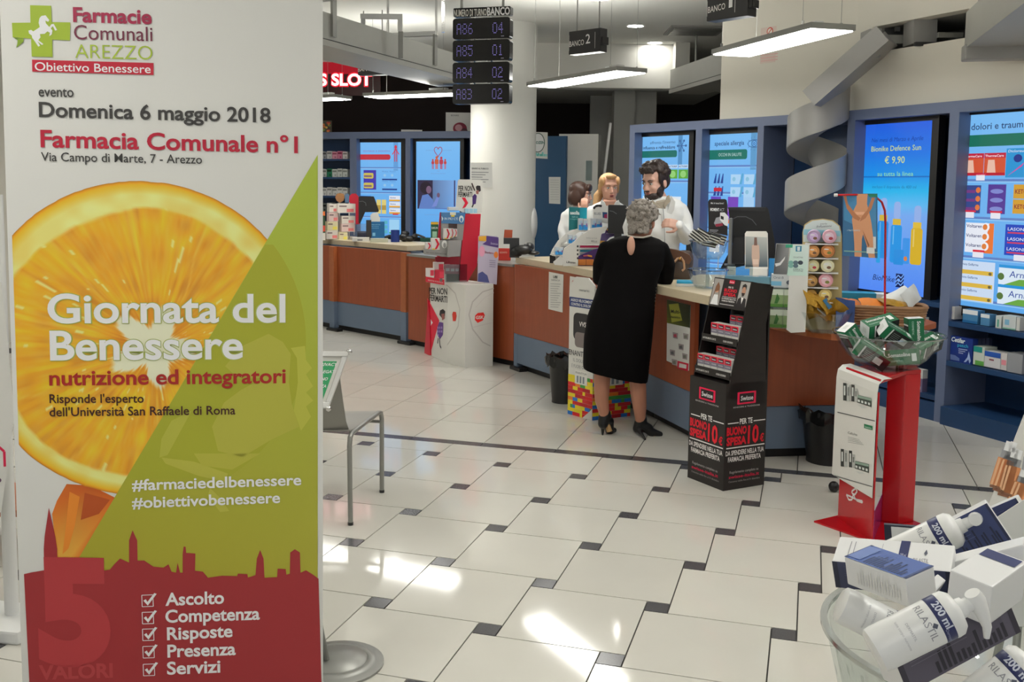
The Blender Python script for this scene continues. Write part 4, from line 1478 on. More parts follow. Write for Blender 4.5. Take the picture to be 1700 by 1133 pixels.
Ybk = 8.55  # bracket coloured white to stand for the overexposed reflection on chrome
for x0, y0, x1, y1, m_ in ((598,23,668,31, 'white_plastic'),(599,31,606,46, 'white_plastic'),(660,31,668,52, 'white_plastic'),(661,52,669,96, 'grey_metal')):
 a, b = at_y(x0, y1, Ybk), at_y(x1, y0, Ybk)
 MB().bx(a.x, b.x, Ybk, Ybk + 0.03, a.z, b.z).build('hanger_bracket', m_, cv, world=True, bevel=0.004)
a, b = at_y(733,12,8.0), at_y(738,53,8.0)
MB().bx(a.x, b.x, 8.0,8.04, b.z, CEIL).build('hanger_bracket', 'chrome', cv, world=True)

cv2 = thing('conveyor', 'short grey conveyor stretch passing behind the white wall by the bulkhead', 'conveyor', (2.2,11.0,2.75))
a = at_y(1112,152,12.05)
b = at_y(1225,136,9.95)
beam(cv2,(a.x, a.y), (b.x, b.y), 2.78,3.06,0.4)
for s_ in (0.3,0.7):
 q = (a.x + (b.x - a.x) * s_, a.y + (b.y - a.y) * s_)
 MB().tube([(q[0] + 0.1, q[1] + 0.1,3.06), (q[0] + 0.1, q[1] + 0.1, CEIL)], 0.012,8).build('hanger_rod', 'grey_metal', cv2, world=True)

cv3 = thing('conveyor', 'wide grey conveyor trough running overhead at the top right corner', 'conveyor', (2.98,6.7,2.55))
p0, p1 = (2.97,6.72),(2.05,3.3)
d = Vector((p1[0] - p0[0], p1[1] - p0[1], 0)).normalized()
n_ = Vector((-d.y, d.x, 0))                                  # towards +x
fr3 = Frame((p0[0] + n_.x * 0.44, p0[1] + n_.y * 0.44,0), d, (0,0,1))
L3 = math.dist(p0, p1)
MB().fbox(fr3,0, L3,2.60,2.62,0,0.44).build('bottom_tray', 'conveyor_paint', cv3, world=True)
for dd in (0.0,0.42):
 MB().fbox(fr3,0, L3,2.62,2.84, dd, dd + 0.015).build('side_panel', 'conveyor_paint', cv3, world=True)
MB().fbox(fr3,-0.02,0.12,2.52,2.62,-0.01,0.45).build('end_cap', 'chute_paint', cv3, world=True, bevel=0.01)
for dd in (0.03,0.41):
 p = fr3.pt(0.35,2.84, dd)
 MB().tube([(p.x, p.y, 2.8), (p.x, p.y, CEIL)], 0.016,8).build('hanger_rod', 'chrome', cv3, world=True)

# --- spiral chute with its feed slide
spx = at_y(1354,300,8.15)
spr = 0.235
spi = thing('spiral_chute', 'grey metal spiral chute winding down in the corner bay', 'chute', (spx.x, spx.y, 0))
ztop, zbot = 2.26,1.26
N = 96
turns = 1.92
wall, flo = MB(), MB()
K = []
for i in range(N + 1):
 s_ = i / N
 # seen from the camera the front descends from right to left; start at the right-hand side
 a = -0.15 - s_ * turns * 2 * math.pi
 K.append((math.cos(a), math.sin(a), ztop - (ztop - zbot) * s_))
for i in range(N):
 (c0, s0, z0), (c1, s1, z1) = K[i], K[i + 1]
 H_ = 0.25
 for (ra, rb, za, zb) in ((spr, spr + 0.004,0.0, H_),):
  k = len(wall.v)
  wall.v += [(ra * c0, ra * s0, z0), (ra * c1, ra * s1, z1), (ra * c1, ra * s1, z1 + H_), (ra * c0, ra * s0, z0 + H_), (rb * c0, rb * s0, z0), (rb * c1, rb * s1, z1), (rb * c1, rb * s1, z1 + H_), (rb * c0, rb * s0, z0 + H_)]
  wall.f += [(k, k + 3, k + 2, k + 1), (k + 4, k + 5, k + 6, k + 7), (k + 3, k + 7, k + 6, k + 2), (k, k + 1, k + 5, k + 4)]
 k = len(flo.v)
 for dz in (0.0,-0.006):
  flo.v += [(0.07 * c0,0.07 * s0, z0 + dz - 0.03),(0.07 * c1,0.07 * s1, z1 + dz - 0.03), (spr * c1, spr * s1, z1 + dz), (spr * c0, spr * s0, z0 + dz)]
 flo.f += [(k, k + 1, k + 2, k + 3), (k + 7, k + 6, k + 5, k + 4), (k, k + 4, k + 5, k + 1), (k + 3, k + 2, k + 6, k + 7)]
wall.build('outer_wall', 'chute_paint', spi, smooth=True)
flo.build('slide_floor', 'chute_paint', spi, smooth=True)
MB().lathe([(0.05,0.9),(0.05,1.35)], 20).build('outlet_pipe', 'chute_paint', spi, smooth=True)

fs = thing('feed_slide', 'straight grey slide coming down from the wall opening to the spiral', 'chute', (spx.x + 0.3, spx.y - 0.3,2.3))
A0 = at_y(1482,70,7.62)
B0 = at_y(1360,176,7.90)
ax = (B0 - A0)
sd = ax.cross(Vector((0,0,1))).normalized()
upv = sd.cross(ax).normalized()
for nm, u0, u1, v0, v1 in (('slide_floor', -0.15,0.15,-0.008,0.0), ('slide_wall', -0.156,-0.148,-0.008,0.14), ('slide_wall', 0.148,0.156,-0.008,0.14)):
 m_ = MB()
 vs = []
 for p in (A0, B0):
  for (u, v) in ((u0, v0), (u1, v0), (u1, v1), (u0, v1)):
   vs.append(p + sd * u + upv * v)
 m_.add(vs, [(0,1,2,3),(7,6,5,4),(0,4,5,1),(1,5,6,2),(2,6,7,3),(3,7,4,0)])
 m_.build(nm, 'chute_paint', fs, world=True)
# transfer box and rails in the opening
for nm, (xa, ya, xb, yb, Ya, dep), m_ in (('transfer_box', (1516,26,1557,72,7.55,0.2), 'chute_paint'), ('drop_funnel', (1442,48,1464,96,7.68,0.2), 'chute_paint'), ('rail', (1558,54,1600,62,7.4,0.03), 'grey_metal'), ('rail', (1520,70,1580,76,7.45,0.03), 'dark_plastic'), ('bracket', (1488,12,1496,52,7.9,0.04), 'chute_paint'), ('bracket', (1464,58,1500,72,7.8,0.1), 'conveyor_paint')):
 a, b = at_y(xa, yb, Ya), at_y(xb, ya, Ya)
 MB().bx(a.x, b.x, Ya, Ya + dep, a.z, b.z).build(nm, m_, fs, world=True)

# wall notices under the near light panel
pw_ = wall_frame(wa, wb)
P = None
for (x0, y0, x1, y1), lb in (((1263,42,1295,62), 'pale square notice with a red no entry mark above the near light panel'), ((1262,90,1294,106), 'faint pink notice on the white wall below the near light panel')):
 u0, v0 = pw_.uv(x0, y1)
 u1, v1 = pw_.uv(x1, y0)
 t = thing('wall_notice', lb, 'notice', tuple(pw_.pt(u0, v0)))
 MB().fbox(pw_, u0, u1, v0, v1,0.0,0.003).build('sheet', mat('pink_sheet', (222,204,194), 0.6), t, world=True)
 P = Print(Frame(pw_.pt(0,0,0.003), pw_.ex, pw_.ey))
 if y0 < 60:
  cu, cv_ = (u0 + u1) / 2,(v0 + v1) / 2
  P.oval(cu, cv_, 0.035,0.035,(190,70,60), 1)
  P.oval(cu, cv_, 0.026,0.026,(226,210,200), 2)
  P.line([(cu - 0.02, cv_ - 0.02), (cu + 0.02, cv_ + 0.02)], 0.008,(190,70,60), 3)
 else:
  for k in range(3):
   P.rect(u0 + 0.01, v0 + 0.015 + 0.025 * k, u1 - 0.01, v0 + 0.026 + 0.025 * k, (206,170,164), 1)
 P.build('notice_print', t)

# ================================================================== FLOOR STANDS
def c8(x, y):
 return (680 + x / 5.9625,290 + y / 5.9625)


def g8(x, y):
 return (520 + x / 4.1975,380 + y / 4.1975)


def facing(Y, xp=850, yaw=0.0, yp=400):
 """upright face through the sight line of column xp at depth Y, turned by yaw from facing the camera"""
 p = at_y(xp, yp, Y)
 a = math.atan2(p.x, p.y)                     # look direction
 ex = Vector((math.cos(-a + yaw), math.sin(-a + yaw), 0))
 return Frame((p.x, p.y, 0), ex, (0,0,1))


def card(name, fr, px, th, m_, parent, d=0.0):
 """outline traced on a face, with thickness behind it"""
 f2 = Frame(fr.pt(0,0, d), fr.ex, fr.ey)
 return MB().slab(f2, [f2.uv(*p) for p in px], -th, 0).build(name, m_, parent, world=True), f2


def fbx(name, fr, x0, y0, x1, y1, dep, m_, parent, d=0.0, bevel=0.0):
 """box whose front face shows at the given image rectangle on face fr"""
 f2 = Frame(fr.pt(0,0, d), fr.ex, fr.ey)
 xm, ym = (x0 + x1) / 2,(y0 + y1) / 2
 u0, u1 = f2.uv(x0, ym)[0], f2.uv(x1, ym)[0]
 v0, v1 = f2.uv(xm, y1)[1], f2.uv(xm, y0)[1]
 o = MB().fbox(f2, u0, u1, v0, v1,-dep, 0).build(name, m_, parent, world=True, bevel=bevel)
 return o, Frame(f2.pt(u0, v0,0), fr.ex, fr.ey), u1 - u0, v1 - v0


# --- white cardboard display with red tower beside the column
G1, G2, G3, G4 = at_z(714,590), at_z(742.5,603.5), at_z(772,611), at_z(818,608)
gsk = thing('cardboard_display', 'white cardboard floor display with red tower reading PER NON FERMARTI', 'display stand', (G3.x, G3.y, 0))
gz = 0.765
back = [(-0.20,9.25),(-0.62,9.72)]
MB().prism([G1.xy, G2.xy, G3.xy, G4.xy] + back, 0.0, gz).build('carton_body', 'white_card', gsk, world=True)
GF1, GF2, GF3 = wall_frame(G1.xy, G2.xy), wall_frame(G2.xy, G3.xy), wall_frame(G3.xy, G4.xy)
l1, l2, l3 = math.dist(G1.xy, G2.xy), math.dist(G2.xy, G3.xy), math.dist(G3.xy, G4.xy)
P = Print(GF1)
P.textp('PER NON', g8(808,452), g8(935,460), 10.5,(24,22,24), 2, bold=0.02)
P.textp('FERMARTI', g8(810,500), g8(935,515), 10.5,(24,22,24), 2, bold=0.02)
P.polyp([g8(795,480), g8(880,640), g8(815,880), g8(775,880), g8(800,640)], (206,26,56), 1)
P.polyp([g8(802,600), g8(834,655), g8(806,700)], (226,222,216), 2)
# striding figure in a spotted dress
P.polyp([g8(880,600), g8(885,570), g8(905,560), g8(922,575), g8(918,610), g8(900,625)], (40,34,38), 3)
P.polyp([g8(895,595), g8(915,590), g8(918,625), g8(900,640)], (150,90,84), 4)
P.polyp([g8(865,690), g8(880,650), g8(908,655), g8(905,740), g8(885,770), g8(866,740)], (88,52,128), 3)
for k in range(7):
 q = g8(872 + (k % 3) * 13,690 + (k // 3) * 26)
 u, v = GF1.uv(*q)
 P.oval(u, v, 0.012,0.012,(170,150,200), 4)
P.linep([g8(880,765), g8(884,815), g8(893,832)], 0.018,(40,34,38), 3)
P.linep([g8(872,762), g8(868,800)], 0.018,(40,34,38), 3)
P.build('front_print', gsk)
P = Print(GF3)


def swoosh(P, cu, cv, ru, rv, a0, a1, w, col, l=1):
 P.line([(cu + ru * math.cos(a0 + (a1 - a0) * k / 14), cv + rv * math.sin(a0 + (a1 - a0) * k / 14)) for k in range(15)], w, col, l)


P.linep([g8(1258,415), g8(1180,440), g8(1110,510), g8(1085,600), g8(1110,700), g8(1180,790), g8(1235,818)], 0.012,(180,176,172), 1)
P.linep([g8(1258,445), g8(1195,480), g8(1130,550)], 0.006,(196,192,188), 1)
P.linep([g8(1105,690), g8(1180,670), g8(1245,656)], 0.01,(196,192,188), 1)
u, v = GF3.uv(*g8(1160,618))
P.poly([(u - 0.045, v + 0.02), (u - 0.02, v + 0.042), (u + 0.035, v + 0.045), (u + 0.05, v + 0.02), (u + 0.03, v - 0.03), (u - 0.02, v - 0.05), (u - 0.048, v - 0.02)], (214,44,40), 2)
P.text('GSK', u, v - 0.014,0.03,(240,220,210), 3, align='c', bold=0.02)
P.build('front_print', gsk)
P = Print(GF2)
P.linep([g8(930,390), g8(990,450), g8(1022,560), g8(1010,680), g8(970,760), g8(935,810)], 0.012,(180,176,172), 1)
u, v = GF2.uv(*g8(985,613))
P.poly([(u - 0.035, v + 0.02), (u - 0.02, v + 0.045), (u + 0.025, v + 0.045), (u + 0.035, v + 0.01), (u + 0.02, v - 0.04), (u - 0.025, v - 0.045)], (206,60,50), 2)
P.build('front_print', gsk)
# red foot at the left and back tower
GFc = facing(9.30,760,0.15)
card('red_foot', GF1, [g8(800,500), g8(812,640), g8(816,882), g8(773,882), g8(790,640)], 0.02, 'red_card', gsk, d=0.012)
card('tower_side', GFc, [c8(553,390), c8(705,390), c8(690,650), c8(665,905), c8(575,1060), c8(495,1060), c8(500,905), c8(525,640)], 0.03, 'red_card', gsk)
card('tower_side', GFc, [c8(303,375), c8(322,375), c8(318,560), c8(300,900), c8(270,870), c8(280,640)], 0.03, 'red_card', gsk, d=-0.05)
card('tower_back', GFc, [c8(318,470), c8(553,470), c8(500,1060), c8(300,1060)], 0.02, 'grey_card', gsk, d=-0.06)
card('red_recess', GFc, [c8(255,815), c8(500,815), c8(495,893), c8(330,890), c8(255,860)], 0.02, mat('deep_red_card', (140,12,34), 0.5), gsk, d=0.0)
card('tower_top_box', GFc, [c8(318,375), c8(553,378), c8(540,490), c8(318,483)], 0.10, mat('box_blue', (74,126,178), 0.45), gsk, d=0.02)
_, gft = card('slot_panel', GFc, [c8(318,484), c8(540,490), c8(525,650), c8(318,640)], 0.08, 'grey_card', gsk, d=0.015)
P = Print(Frame(GFc.pt(0,0,0.0225), GFc.ex, GFc.ey))
P.textp('IN PIÙ C’È', c8(345,448), c8(478,450), 4.0,(196,210,226), 1, bold=0.01)
P.polyp([c8(316,410), c8(334,435), c8(320,462)], (206,216,226), 1)
u, v = P.fr.uv(*c8(512,440))
P.oval(u, v, 0.022,0.032,(206,216,226), 1)
P.oval(u, v - 0.008,0.011,0.02,(74,126,178), 2)
P.polyp([c8(400,372), c8(458,372), c8(458,402), c8(400,400)], (214,214,196), 1)
P.polyp([c8(410,402), c8(446,402), c8(444,418), c8(410,416)], (222,186,60), 1)
P.polyp([c8(385,485), c8(470,488), c8(470,535), c8(385,530)], (60,44,42), 1)
P.build('tower_print', gsk)
# tray
_, fr_t = card('tray', GFc, [c8(150,735), c8(150,790), c8(385,818), c8(385,760)], 0.10, 'grey_card', gsk, d=0.16)
card('tray_side', Frame(GFc.pt(0,0,0.13), (GFc.ex + GFc.n * -0.6), GFc.ey), [c8(385,655), c8(515,650), c8(498,805), c8(385,818)], 0.02, 'grey_card', gsk)
card('tray_front', GFc, [c8(300,650), c8(385,655), c8(385,765), c8(300,752)], 0.02, 'grey_card', gsk, d=0.162)
P = Print(Frame(GFc.pt(0,0,0.163), GFc.ex, GFc.ey))
P.textp('PER NON FERMARTI MAI', c8(165,778), c8(365,795), 2.2,(70,68,70), 1)
u, v = P.fr.uv(*c8(345,690))
P.oval(u, v, 0.026,0.036,(206,206,204), 1)
P.oval(u, v - 0.01,0.012,0.024,(140,138,138), 2)
P.build('tray_print', gsk)
# lower open box with product, red label
_, _f = card('label_front', GF1, [c8(160,930), c8(345,940), c8(345,1095), c8(165,1065)], 0.02, 'white_card', gsk, d=0.02)
P = Print(Frame(GF1.pt(0,0,0.02), GF1.ex, GF1.ey))
P.polyp([c8(160,1010), c8(345,1040), c8(345,1095), c8(160,1062)], (206,26,56), 1)
P.textp('NUOVA FORMULA', c8(185,1052), c8(335,1080), 2.6,(236,220,220), 2)
P.build('label_print', gsk)
# top placard
plc = card('placard', GFc, [c8(455,340), c8(478,60), c8(490,48), c8(705,50), c8(725,65), c8(718,372), c8(553,388)], 0.006, 'white_card', gsk, d=-0.02)[1]
P = Print(plc)
P.textp('PER NON', c8(483,163), c8(620,163), 9.2,(26,24,26), 1, bold=0.02)
P.textp('FERMARTI', c8(480,218), c8(620,222), 8.4,(26,24,26), 1, bold=0.02)
P.polyp([c8(515,228), c8(550,228), c8(580,282), c8(552,325), c8(520,337), c8(548,282)], (206,26,56), 1)
P.linep([c8(615,85), c8(645,160)], 0.012,(60,44,44), 1)
P.polyp([c8(655,120), c8(672,108), c8(700,112), c8(705,160), c8(690,172), c8(660,150)], (40,34,38), 1)
P.polyp([c8(655,160), c8(685,155), c8(682,195), c8(660,192)], (150,96,90), 2)
P.polyp([c8(622,215), c8(645,190), c8(665,210), c8(655,290), c8(622,300)], (70,44,108), 1)
P.linep([c8(630,296), c8(618,325)], 0.012,(40,34,38), 1)
P.build('placard_print', gsk)

# small cartons standing on that display
def carton(label, fr, px4, dep, body, bands=(), group=None, d=0.0, m_='white_card', name='medicine_box', texts=()):
 """carton: front face traced in the image on face fr (lb, rb, rt, lt)"""
 f2 = Frame(fr.pt(0,0, d), fr.ex, fr.ey)
 q = [f2.uv(*p) for p in px4]
 u0, u1 = (q[0][0] + q[3][0]) / 2,(q[1][0] + q[2][0]) / 2
 v0, v1 = (q[0][1] + q[1][1]) / 2,(q[2][1] + q[3][1]) / 2
 t = thing(name, label, 'box', tuple(f2.pt((u0 + u1) / 2, v0,-dep / 2)), 0, group)
 MB().fbox(f2, u0, u1, v0, v1,-dep, 0).build('carton', mat('carton_%d_%d_%d' % body, body, 0.45, noise=0.03), t, world=True)
 f3 = Frame(f2.pt(u0, v0,0), fr.ex, fr.ey)
 W_, H_ = u1 - u0, v1 - v0
 if bands or texts:
  P = Print(f3)
  for (a, b, c, d_, cc) in bands:
   P.rect(W_ * a, H_ * b, W_ * c, H_ * d_, cc, 1)
  for (s_, a, b, ww, hh, cc) in texts:
   P.text(s_, W_ * a, H_ * b, H_ * hh, cc, 2, w=W_ * ww, bold=0.01)
  P.build('carton_print', t)
 return t


def chevron_box(label, px4, d, fr=None):
 t = carton(label, fr or GFc, px4,0.08,(228,222,218), (), 'red chevron medicine boxes', d)
 return t


gb = 'red and white medicine boxes on the cardboard display'
for k, (x0, y0, x1, y1, dd) in enumerate(((340,535,400,640,0.10),(400,535,435,625,0.07),(437,540,470,615,0.05),(160,672,212,742,0.15),(216,632,298,745,0.155))):
 nm = ('white medicine box with red chevron in the slot of the red tower, leftmost', 'white medicine box with red chevron in the slot of the red tower, middle', 'white medicine box with red chevron in the slot of the red tower, rightmost', 'small white medicine box at the left end of the grey tray', 'large white medicine box with red chevron on the grey tray')[k]
 px4 = [c8(x0, y1), c8(x1, y1), c8(x1, y0), c8(x0, y0)]
 t = carton(nm, GFc, px4,0.07,(228,222,218), ((0.1,0.0,0.5,0.12,(222,190,70)),), gb, dd)
 P = Print(Frame(GFc.pt(0,0, dd), GFc.ex, GFc.ey))
 w_ = x1 - x0
 P.polyp([c8(x0 + w_ * 0.4, y0 + 4), c8(x0 + w_ * 0.65, y0 + 4), c8(x1 - 2,(y0 + y1) / 2), c8(x0 + w_ * 0.65, y1 - 6), c8(x0 + w_ * 0.4, y1 - 6), c8(x0 + w_ * 0.7,(y0 + y1) / 2)], (196,20,48), 2)
 P.build('chevron_print', t)
for k, (x0, y0, x1, y1, dd, lb) in enumerate(((238,870,340,950,0.03, 'white medicine box behind the red label of the cardboard display, back row'),(165,930,245,1010,0.12, 'white medicine box behind the red label of the cardboard display, left'),(250,945,340,1030,0.11, 'red medicine box behind the red label of the cardboard display, right'))):
 carton(lb, GFc, [c8(x0, y1), c8(x1, y1), c8(x1, y0), c8(x0, y0)], 0.06,(228,220,216) if k < 2 else (206,40,66), ((0.5,0.1,0.95,0.8,(206,60,80)),), gb, dd)
carton('white and blue medicine box lying on top of the red tower', GFc, [c8(390,362), c8(485,362), c8(485,325), c8(390,325)], 0.12,(222,224,226), ((0.0,0.0,1.0,0.25,(120,170,214)),), None, 0.0)
carton('row of pale blue sachets lying on top of the red tower', GFc, [c8(550,382), c8(668,384), c8(668,340), c8(550,336)], 0.08,(168,208,228), ((0.3,0,0.34,1,(210,230,240)),(0.64,0,0.68,1,(210,230,240))), None, 0.0)
# clear front tray
MB().fbox(GFc, GFc.uv(*c8(345,900))[0], GFc.uv(*c8(560,900))[0], GFc.uv(*c8(400,1062))[1], GFc.uv(*c8(400,885))[1], 0.05,0.055).build('clear_front', 'acrylic', gsk, world=True)
for k, (x0, y0, x1, y1) in enumerate(((352,890,400,985),(402,895,448,985),(450,895,490,985))):
 carton(('pale box behind the clear front of the cardboard display, left', 'pale box behind the clear front of the cardboard display, middle', 'pale box behind the clear front of the cardboard display, right')[k], GFc, [c8(x0, y1), c8(x1, y1), c8(x1, y0), c8(x0, y0)], 0.03,(214,150,160), ((0.1,0.3,0.9,0.6,(226,200,204)),), gb, 0.04)

# purple leaflet card beside it
lf = thing('leaflet_card', 'lilac and purple advertising card standing behind the white display', 'card', tuple(at_y(812,470,9.19)))
f2 = facing(9.19,812,0.1)
_, f3 = card('card_sheet', f2, [c8(672,1060), c8(680,612), c8(700,600), c8(868,612), c8(884,640), c8(862,1090)], 0.01, mat('lilac_card', (196,186,208), 0.5), lf)
P = Print(f3)
P.polyp([c8(684,612), c8(760,606), c8(758,660), c8(684,658)], (226,160,50), 1)
P.polyp([c8(760,606), c8(880,622), c8(880,725), c8(800,710), c8(720,690), c8(760,660)], (82,58,120), 1)
P.textp('Sustenium', c8(800,690), c8(872,700), 4,(190,180,210), 2, slant=0.2)
P.textp('Bioritmo', c8(745,780), c8(832,788), 4,(150,70,90), 1, bold=0.01)
u, v = f3.uv(*c8(855,795))
P.oval(u, v, 0.02,0.03,(222,120,50), 1)
u, v = f3.uv(*c8(715,760))
P.oval(u, v, 0.028,0.05,(226,150,176), 1)
for k in range(4):
 P.linep([c8(790,850 + k * 20), c8(850,855 + k * 20)], 0.006,(130,120,150), 1)
P.polyp([c8(675,1060), c8(680,980), c8(720,960), c8(770,1000), c8(790,1070)], (72,78,130), 1)
P.build('card_print', lf)
MB().fbox(Frame(f2.pt(0,0,-0.012), f2.ex, f2.ey), f2.uv(*c8(760,1060))[0] - 0.02, f2.uv(*c8(760,1060))[0] + 0.02, gz, f2.uv(*c8(760,900))[1], -0.05,0).build('strut', 'white_card', lf, world=True)

# --- black tower of vitamin boxes
SL, SF_, SR = at_z(1141.2,792.6), at_z(1200.3,816), at_z(1268.2,805)
tw = thing('black_tower', 'tall black cardboard tower stand with red and white lettering beside the woman', 'display stand', (SF_.x, SF_.y, 0))
FL, FRr = wall_frame(SL.xy, SF_.xy), wall_frame(SF_.xy, SR.xy)
WL, WD = math.dist(SL.xy, SF_.xy), math.dist(SF_.xy, SR.xy)
z1 = 0.60
BL = (SL.x + SR.x - SF_.x, SL.y + SR.y - SF_.y)
MB().prism([SL.xy, SF_.xy, SR.xy, BL], 0, z1).build('tower_base', 'black_card', tw, world=True)


def s5(x, y):
 return (1120 + x / 5.667,640 + y / 5.667)


def s2(x, y):
 return (1100 + x / 5.667,460 + y / 5.667)


prof = [FRr.uv(*s5(480,128)), FRr.uv(*s2(610,1110)), FRr.uv(*s2(780,320)), FRr.uv(*s2(842,45)), FRr.uv(*s2(1045,92)), FRr.uv(*s2(975,440)), FRr.uv(*s5(858,180))]
prof = [(max(u, 0.0), v) for u, v in prof]
wdir = Vector((SL.x - SF_.x, SL.y - SF_.y, 0)).normalized()
for k in (0,1):
 fr = Frame(FRr.O + wdir * (WL * k - (0.006 if k else 0)), FRr.ex, FRr.ey)
 MB().slab(fr, prof, -0.006,0).build('side_panel', 'black_card', tw, world=True)
ub, vt = prof[4]
pb = FRr.pt(WD - 0.012, z1)
MB().prism([SR.xy, BL, (BL[0] - FRr.ex.x * 0.01, BL[1] - FRr.ex.y * 0.01), (SR.x - FRr.ex.x * 0.01, SR.y - FRr.ex.y * 0.01)], z1, prof[3][1] - 0.02).build('back_panel', 'black_card', tw, world=True)
print('tower profile', [(round(a, 3), round(b, 3)) for a, b in prof], WL, WD)


def tw_pt(u, z, w):
 """point in the tower: u back from the front face, z up, w across (0 = near corner)"""
 return FRr.O + FRr.ex * u + Vector((0,0, z)) + wdir * w


def front_u(z):
 (ua, va), (uc, vc) = prof[1], prof[2]
 return ua + (uc - ua) * (z - va) / (vc - va)


def bar(nm, z0, z1_, u0, u1, m_='black_card', w0=0.006, w1=None):
 w1 = WL - 0.006 if w1 is None else w1
 c = [tw_pt(u0, z0, w0), tw_pt(u1, z0, w0), tw_pt(u1, z0, w1), tw_pt(u0, z0, w1), tw_pt(u0, z1_, w0), tw_pt(u1, z1_, w0), tw_pt(u1, z1_, w1), tw_pt(u0, z1_, w1)]
 return MB().add(c, [(3,2,1,0),(4,5,6,7),(0,1,5,4),(1,2,6,5),(2,3,7,6),(3,0,4,7)]).build(nm, m_, tw, world=True)


zt = prof[2][1]
zs1, zs2 = z1 + 0.03, z1 + (zt - z1) * 0.53
for zz in (zs1, zs2):
 bar('shelf', zz - 0.012, zz, front_u(zz) + 0.004, WD - 0.02)
 bar('shelf_lip', zz - 0.012, zz + 0.03, front_u(zz) - 0.004, front_u(zz) + 0.002)
 bar('rear_step', zz, zz + 0.045, front_u(zz) + 0.085, WD - 0.02)
# sloping header
ua, va = prof[2]
uc, vc = prof[3]
HF = Frame(tw_pt(ua, va, WL), -wdir, Vector(tw_pt(uc, vc, 0) - tw_pt(ua, va, 0)))
Hh = (tw_pt(uc, vc, 0) - tw_pt(ua, va, 0)).length
MB().fbox(HF, 0, WL, 0, Hh, -0.006,0).build('header_card', 'black_card', tw, world=True)
bar('header_shelf', va - 0.004, va, ua, WD - 0.02)
P = Print(HF)
P.rect(WL * 0.02, Hh * 0.04, WL * 0.27, Hh * 0.96,(150,146,142), 1)
P.poly([(WL * 0.05, Hh * 0.05), (WL * 0.24, Hh * 0.05), (WL * 0.2, Hh * 0.4), (WL * 0.08, Hh * 0.4)], (226,224,222), 2)
P.oval(WL * 0.15, Hh * 0.62, WL * 0.055, Hh * 0.15,(196,140,110), 3)
P.poly([(WL * 0.07, Hh * 0.2), (WL * 0.1, Hh * 0.7), (WL * 0.15, Hh * 0.85), (WL * 0.21, Hh * 0.7), (WL * 0.25, Hh * 0.2), (WL * 0.2, Hh * 0.55), (WL * 0.11, Hh * 0.5)], (120,80,56), 4)
P.rect(WL * 0.73, Hh * 0.12, WL * 0.98, Hh * 0.96,(160,156,152), 1)
P.poly([(WL * 0.72, Hh * 0.05), (WL * 0.98, Hh * 0.05), (WL * 0.95, Hh * 0.38), (WL * 0.84, Hh * 0.46), (WL * 0.75, Hh * 0.36)], (34,30,32), 2)
P.poly([(WL * 0.82, Hh * 0.44), (WL * 0.86, Hh * 0.2), (WL * 0.89, Hh * 0.42)], (214,210,206), 3)
P.oval(WL * 0.855, Hh * 0.64, WL * 0.05, Hh * 0.17,(176,130,106), 3)
P.poly([(WL * 0.8, Hh * 0.68), (WL * 0.8, Hh * 0.84), (WL * 0.86, Hh * 0.9), (WL * 0.91, Hh * 0.84), (WL * 0.91, Hh * 0.68), (WL * 0.88, Hh * 0.78), (WL * 0.83, Hh * 0.78)], (40,32,30), 4)
P.poly([(WL * 0.81, Hh * 0.58), (WL * 0.90, Hh * 0.58), (WL * 0.88, Hh * 0.47), (WL * 0.83, Hh * 0.47)], (50,38,34), 4)
P.rrect(WL * 0.43, Hh * 0.84, WL * 0.57, Hh * 0.96,0.004,(200,24,60), 2)
P.text('Swisse', WL * 0.5, Hh * 0.87, Hh * 0.06,(236,220,222), 3, align='c', bold=0.01)
P.text('PER TE', WL * 0.5, Hh * 0.68, Hh * 0.06,(220,216,214), 2, align='c', bold=0.02)
P.text('BUONO', WL * 0.34, Hh * 0.55, Hh * 0.11,(196,22,44), 2, w=WL * 0.34, bold=0.04)
P.text('SPESA', WL * 0.34, Hh * 0.41, Hh * 0.11,(196,22,44), 2, w=WL * 0.34, bold=0.04)
P.rect(WL * 0.32, Hh * 0.36, WL * 0.7, Hh * 0.375,(210,206,204), 2)
P.text('DA SPENDERE NELLA TUA', WL * 0.32, Hh * 0.28, Hh * 0.055,(214,210,208), 2, w=WL * 0.38, bold=0.02)
P.text('FARMACIA PREFERITA', WL * 0.33, Hh * 0.2, Hh * 0.055,(214,210,208), 2, w=WL * 0.35, bold=0.02)
P.rect(WL * 0.3, Hh * 0.09, WL * 0.68, Hh * 0.115,(180,176,174), 2)
P.build('header_print', tw)
# lip lettering
for zz in (zs1, zs2):
 lf_ = Frame(tw_pt(front_u(zz) - 0.004, zz - 0.012, WL), -wdir, (0,0,1))
 P = Print(lf_)
 P.text('NATURALMENTE CON TE', WL * 0.06,0.014,0.011,(206,204,200), 1, w=WL * 0.36, bold=0.02)
 P.text('OGNI GIORNO', WL * 0.62,0.014,0.011,(206,204,200), 1, w=WL * 0.26, bold=0.02)
 P.build('lip_lettering', tw)


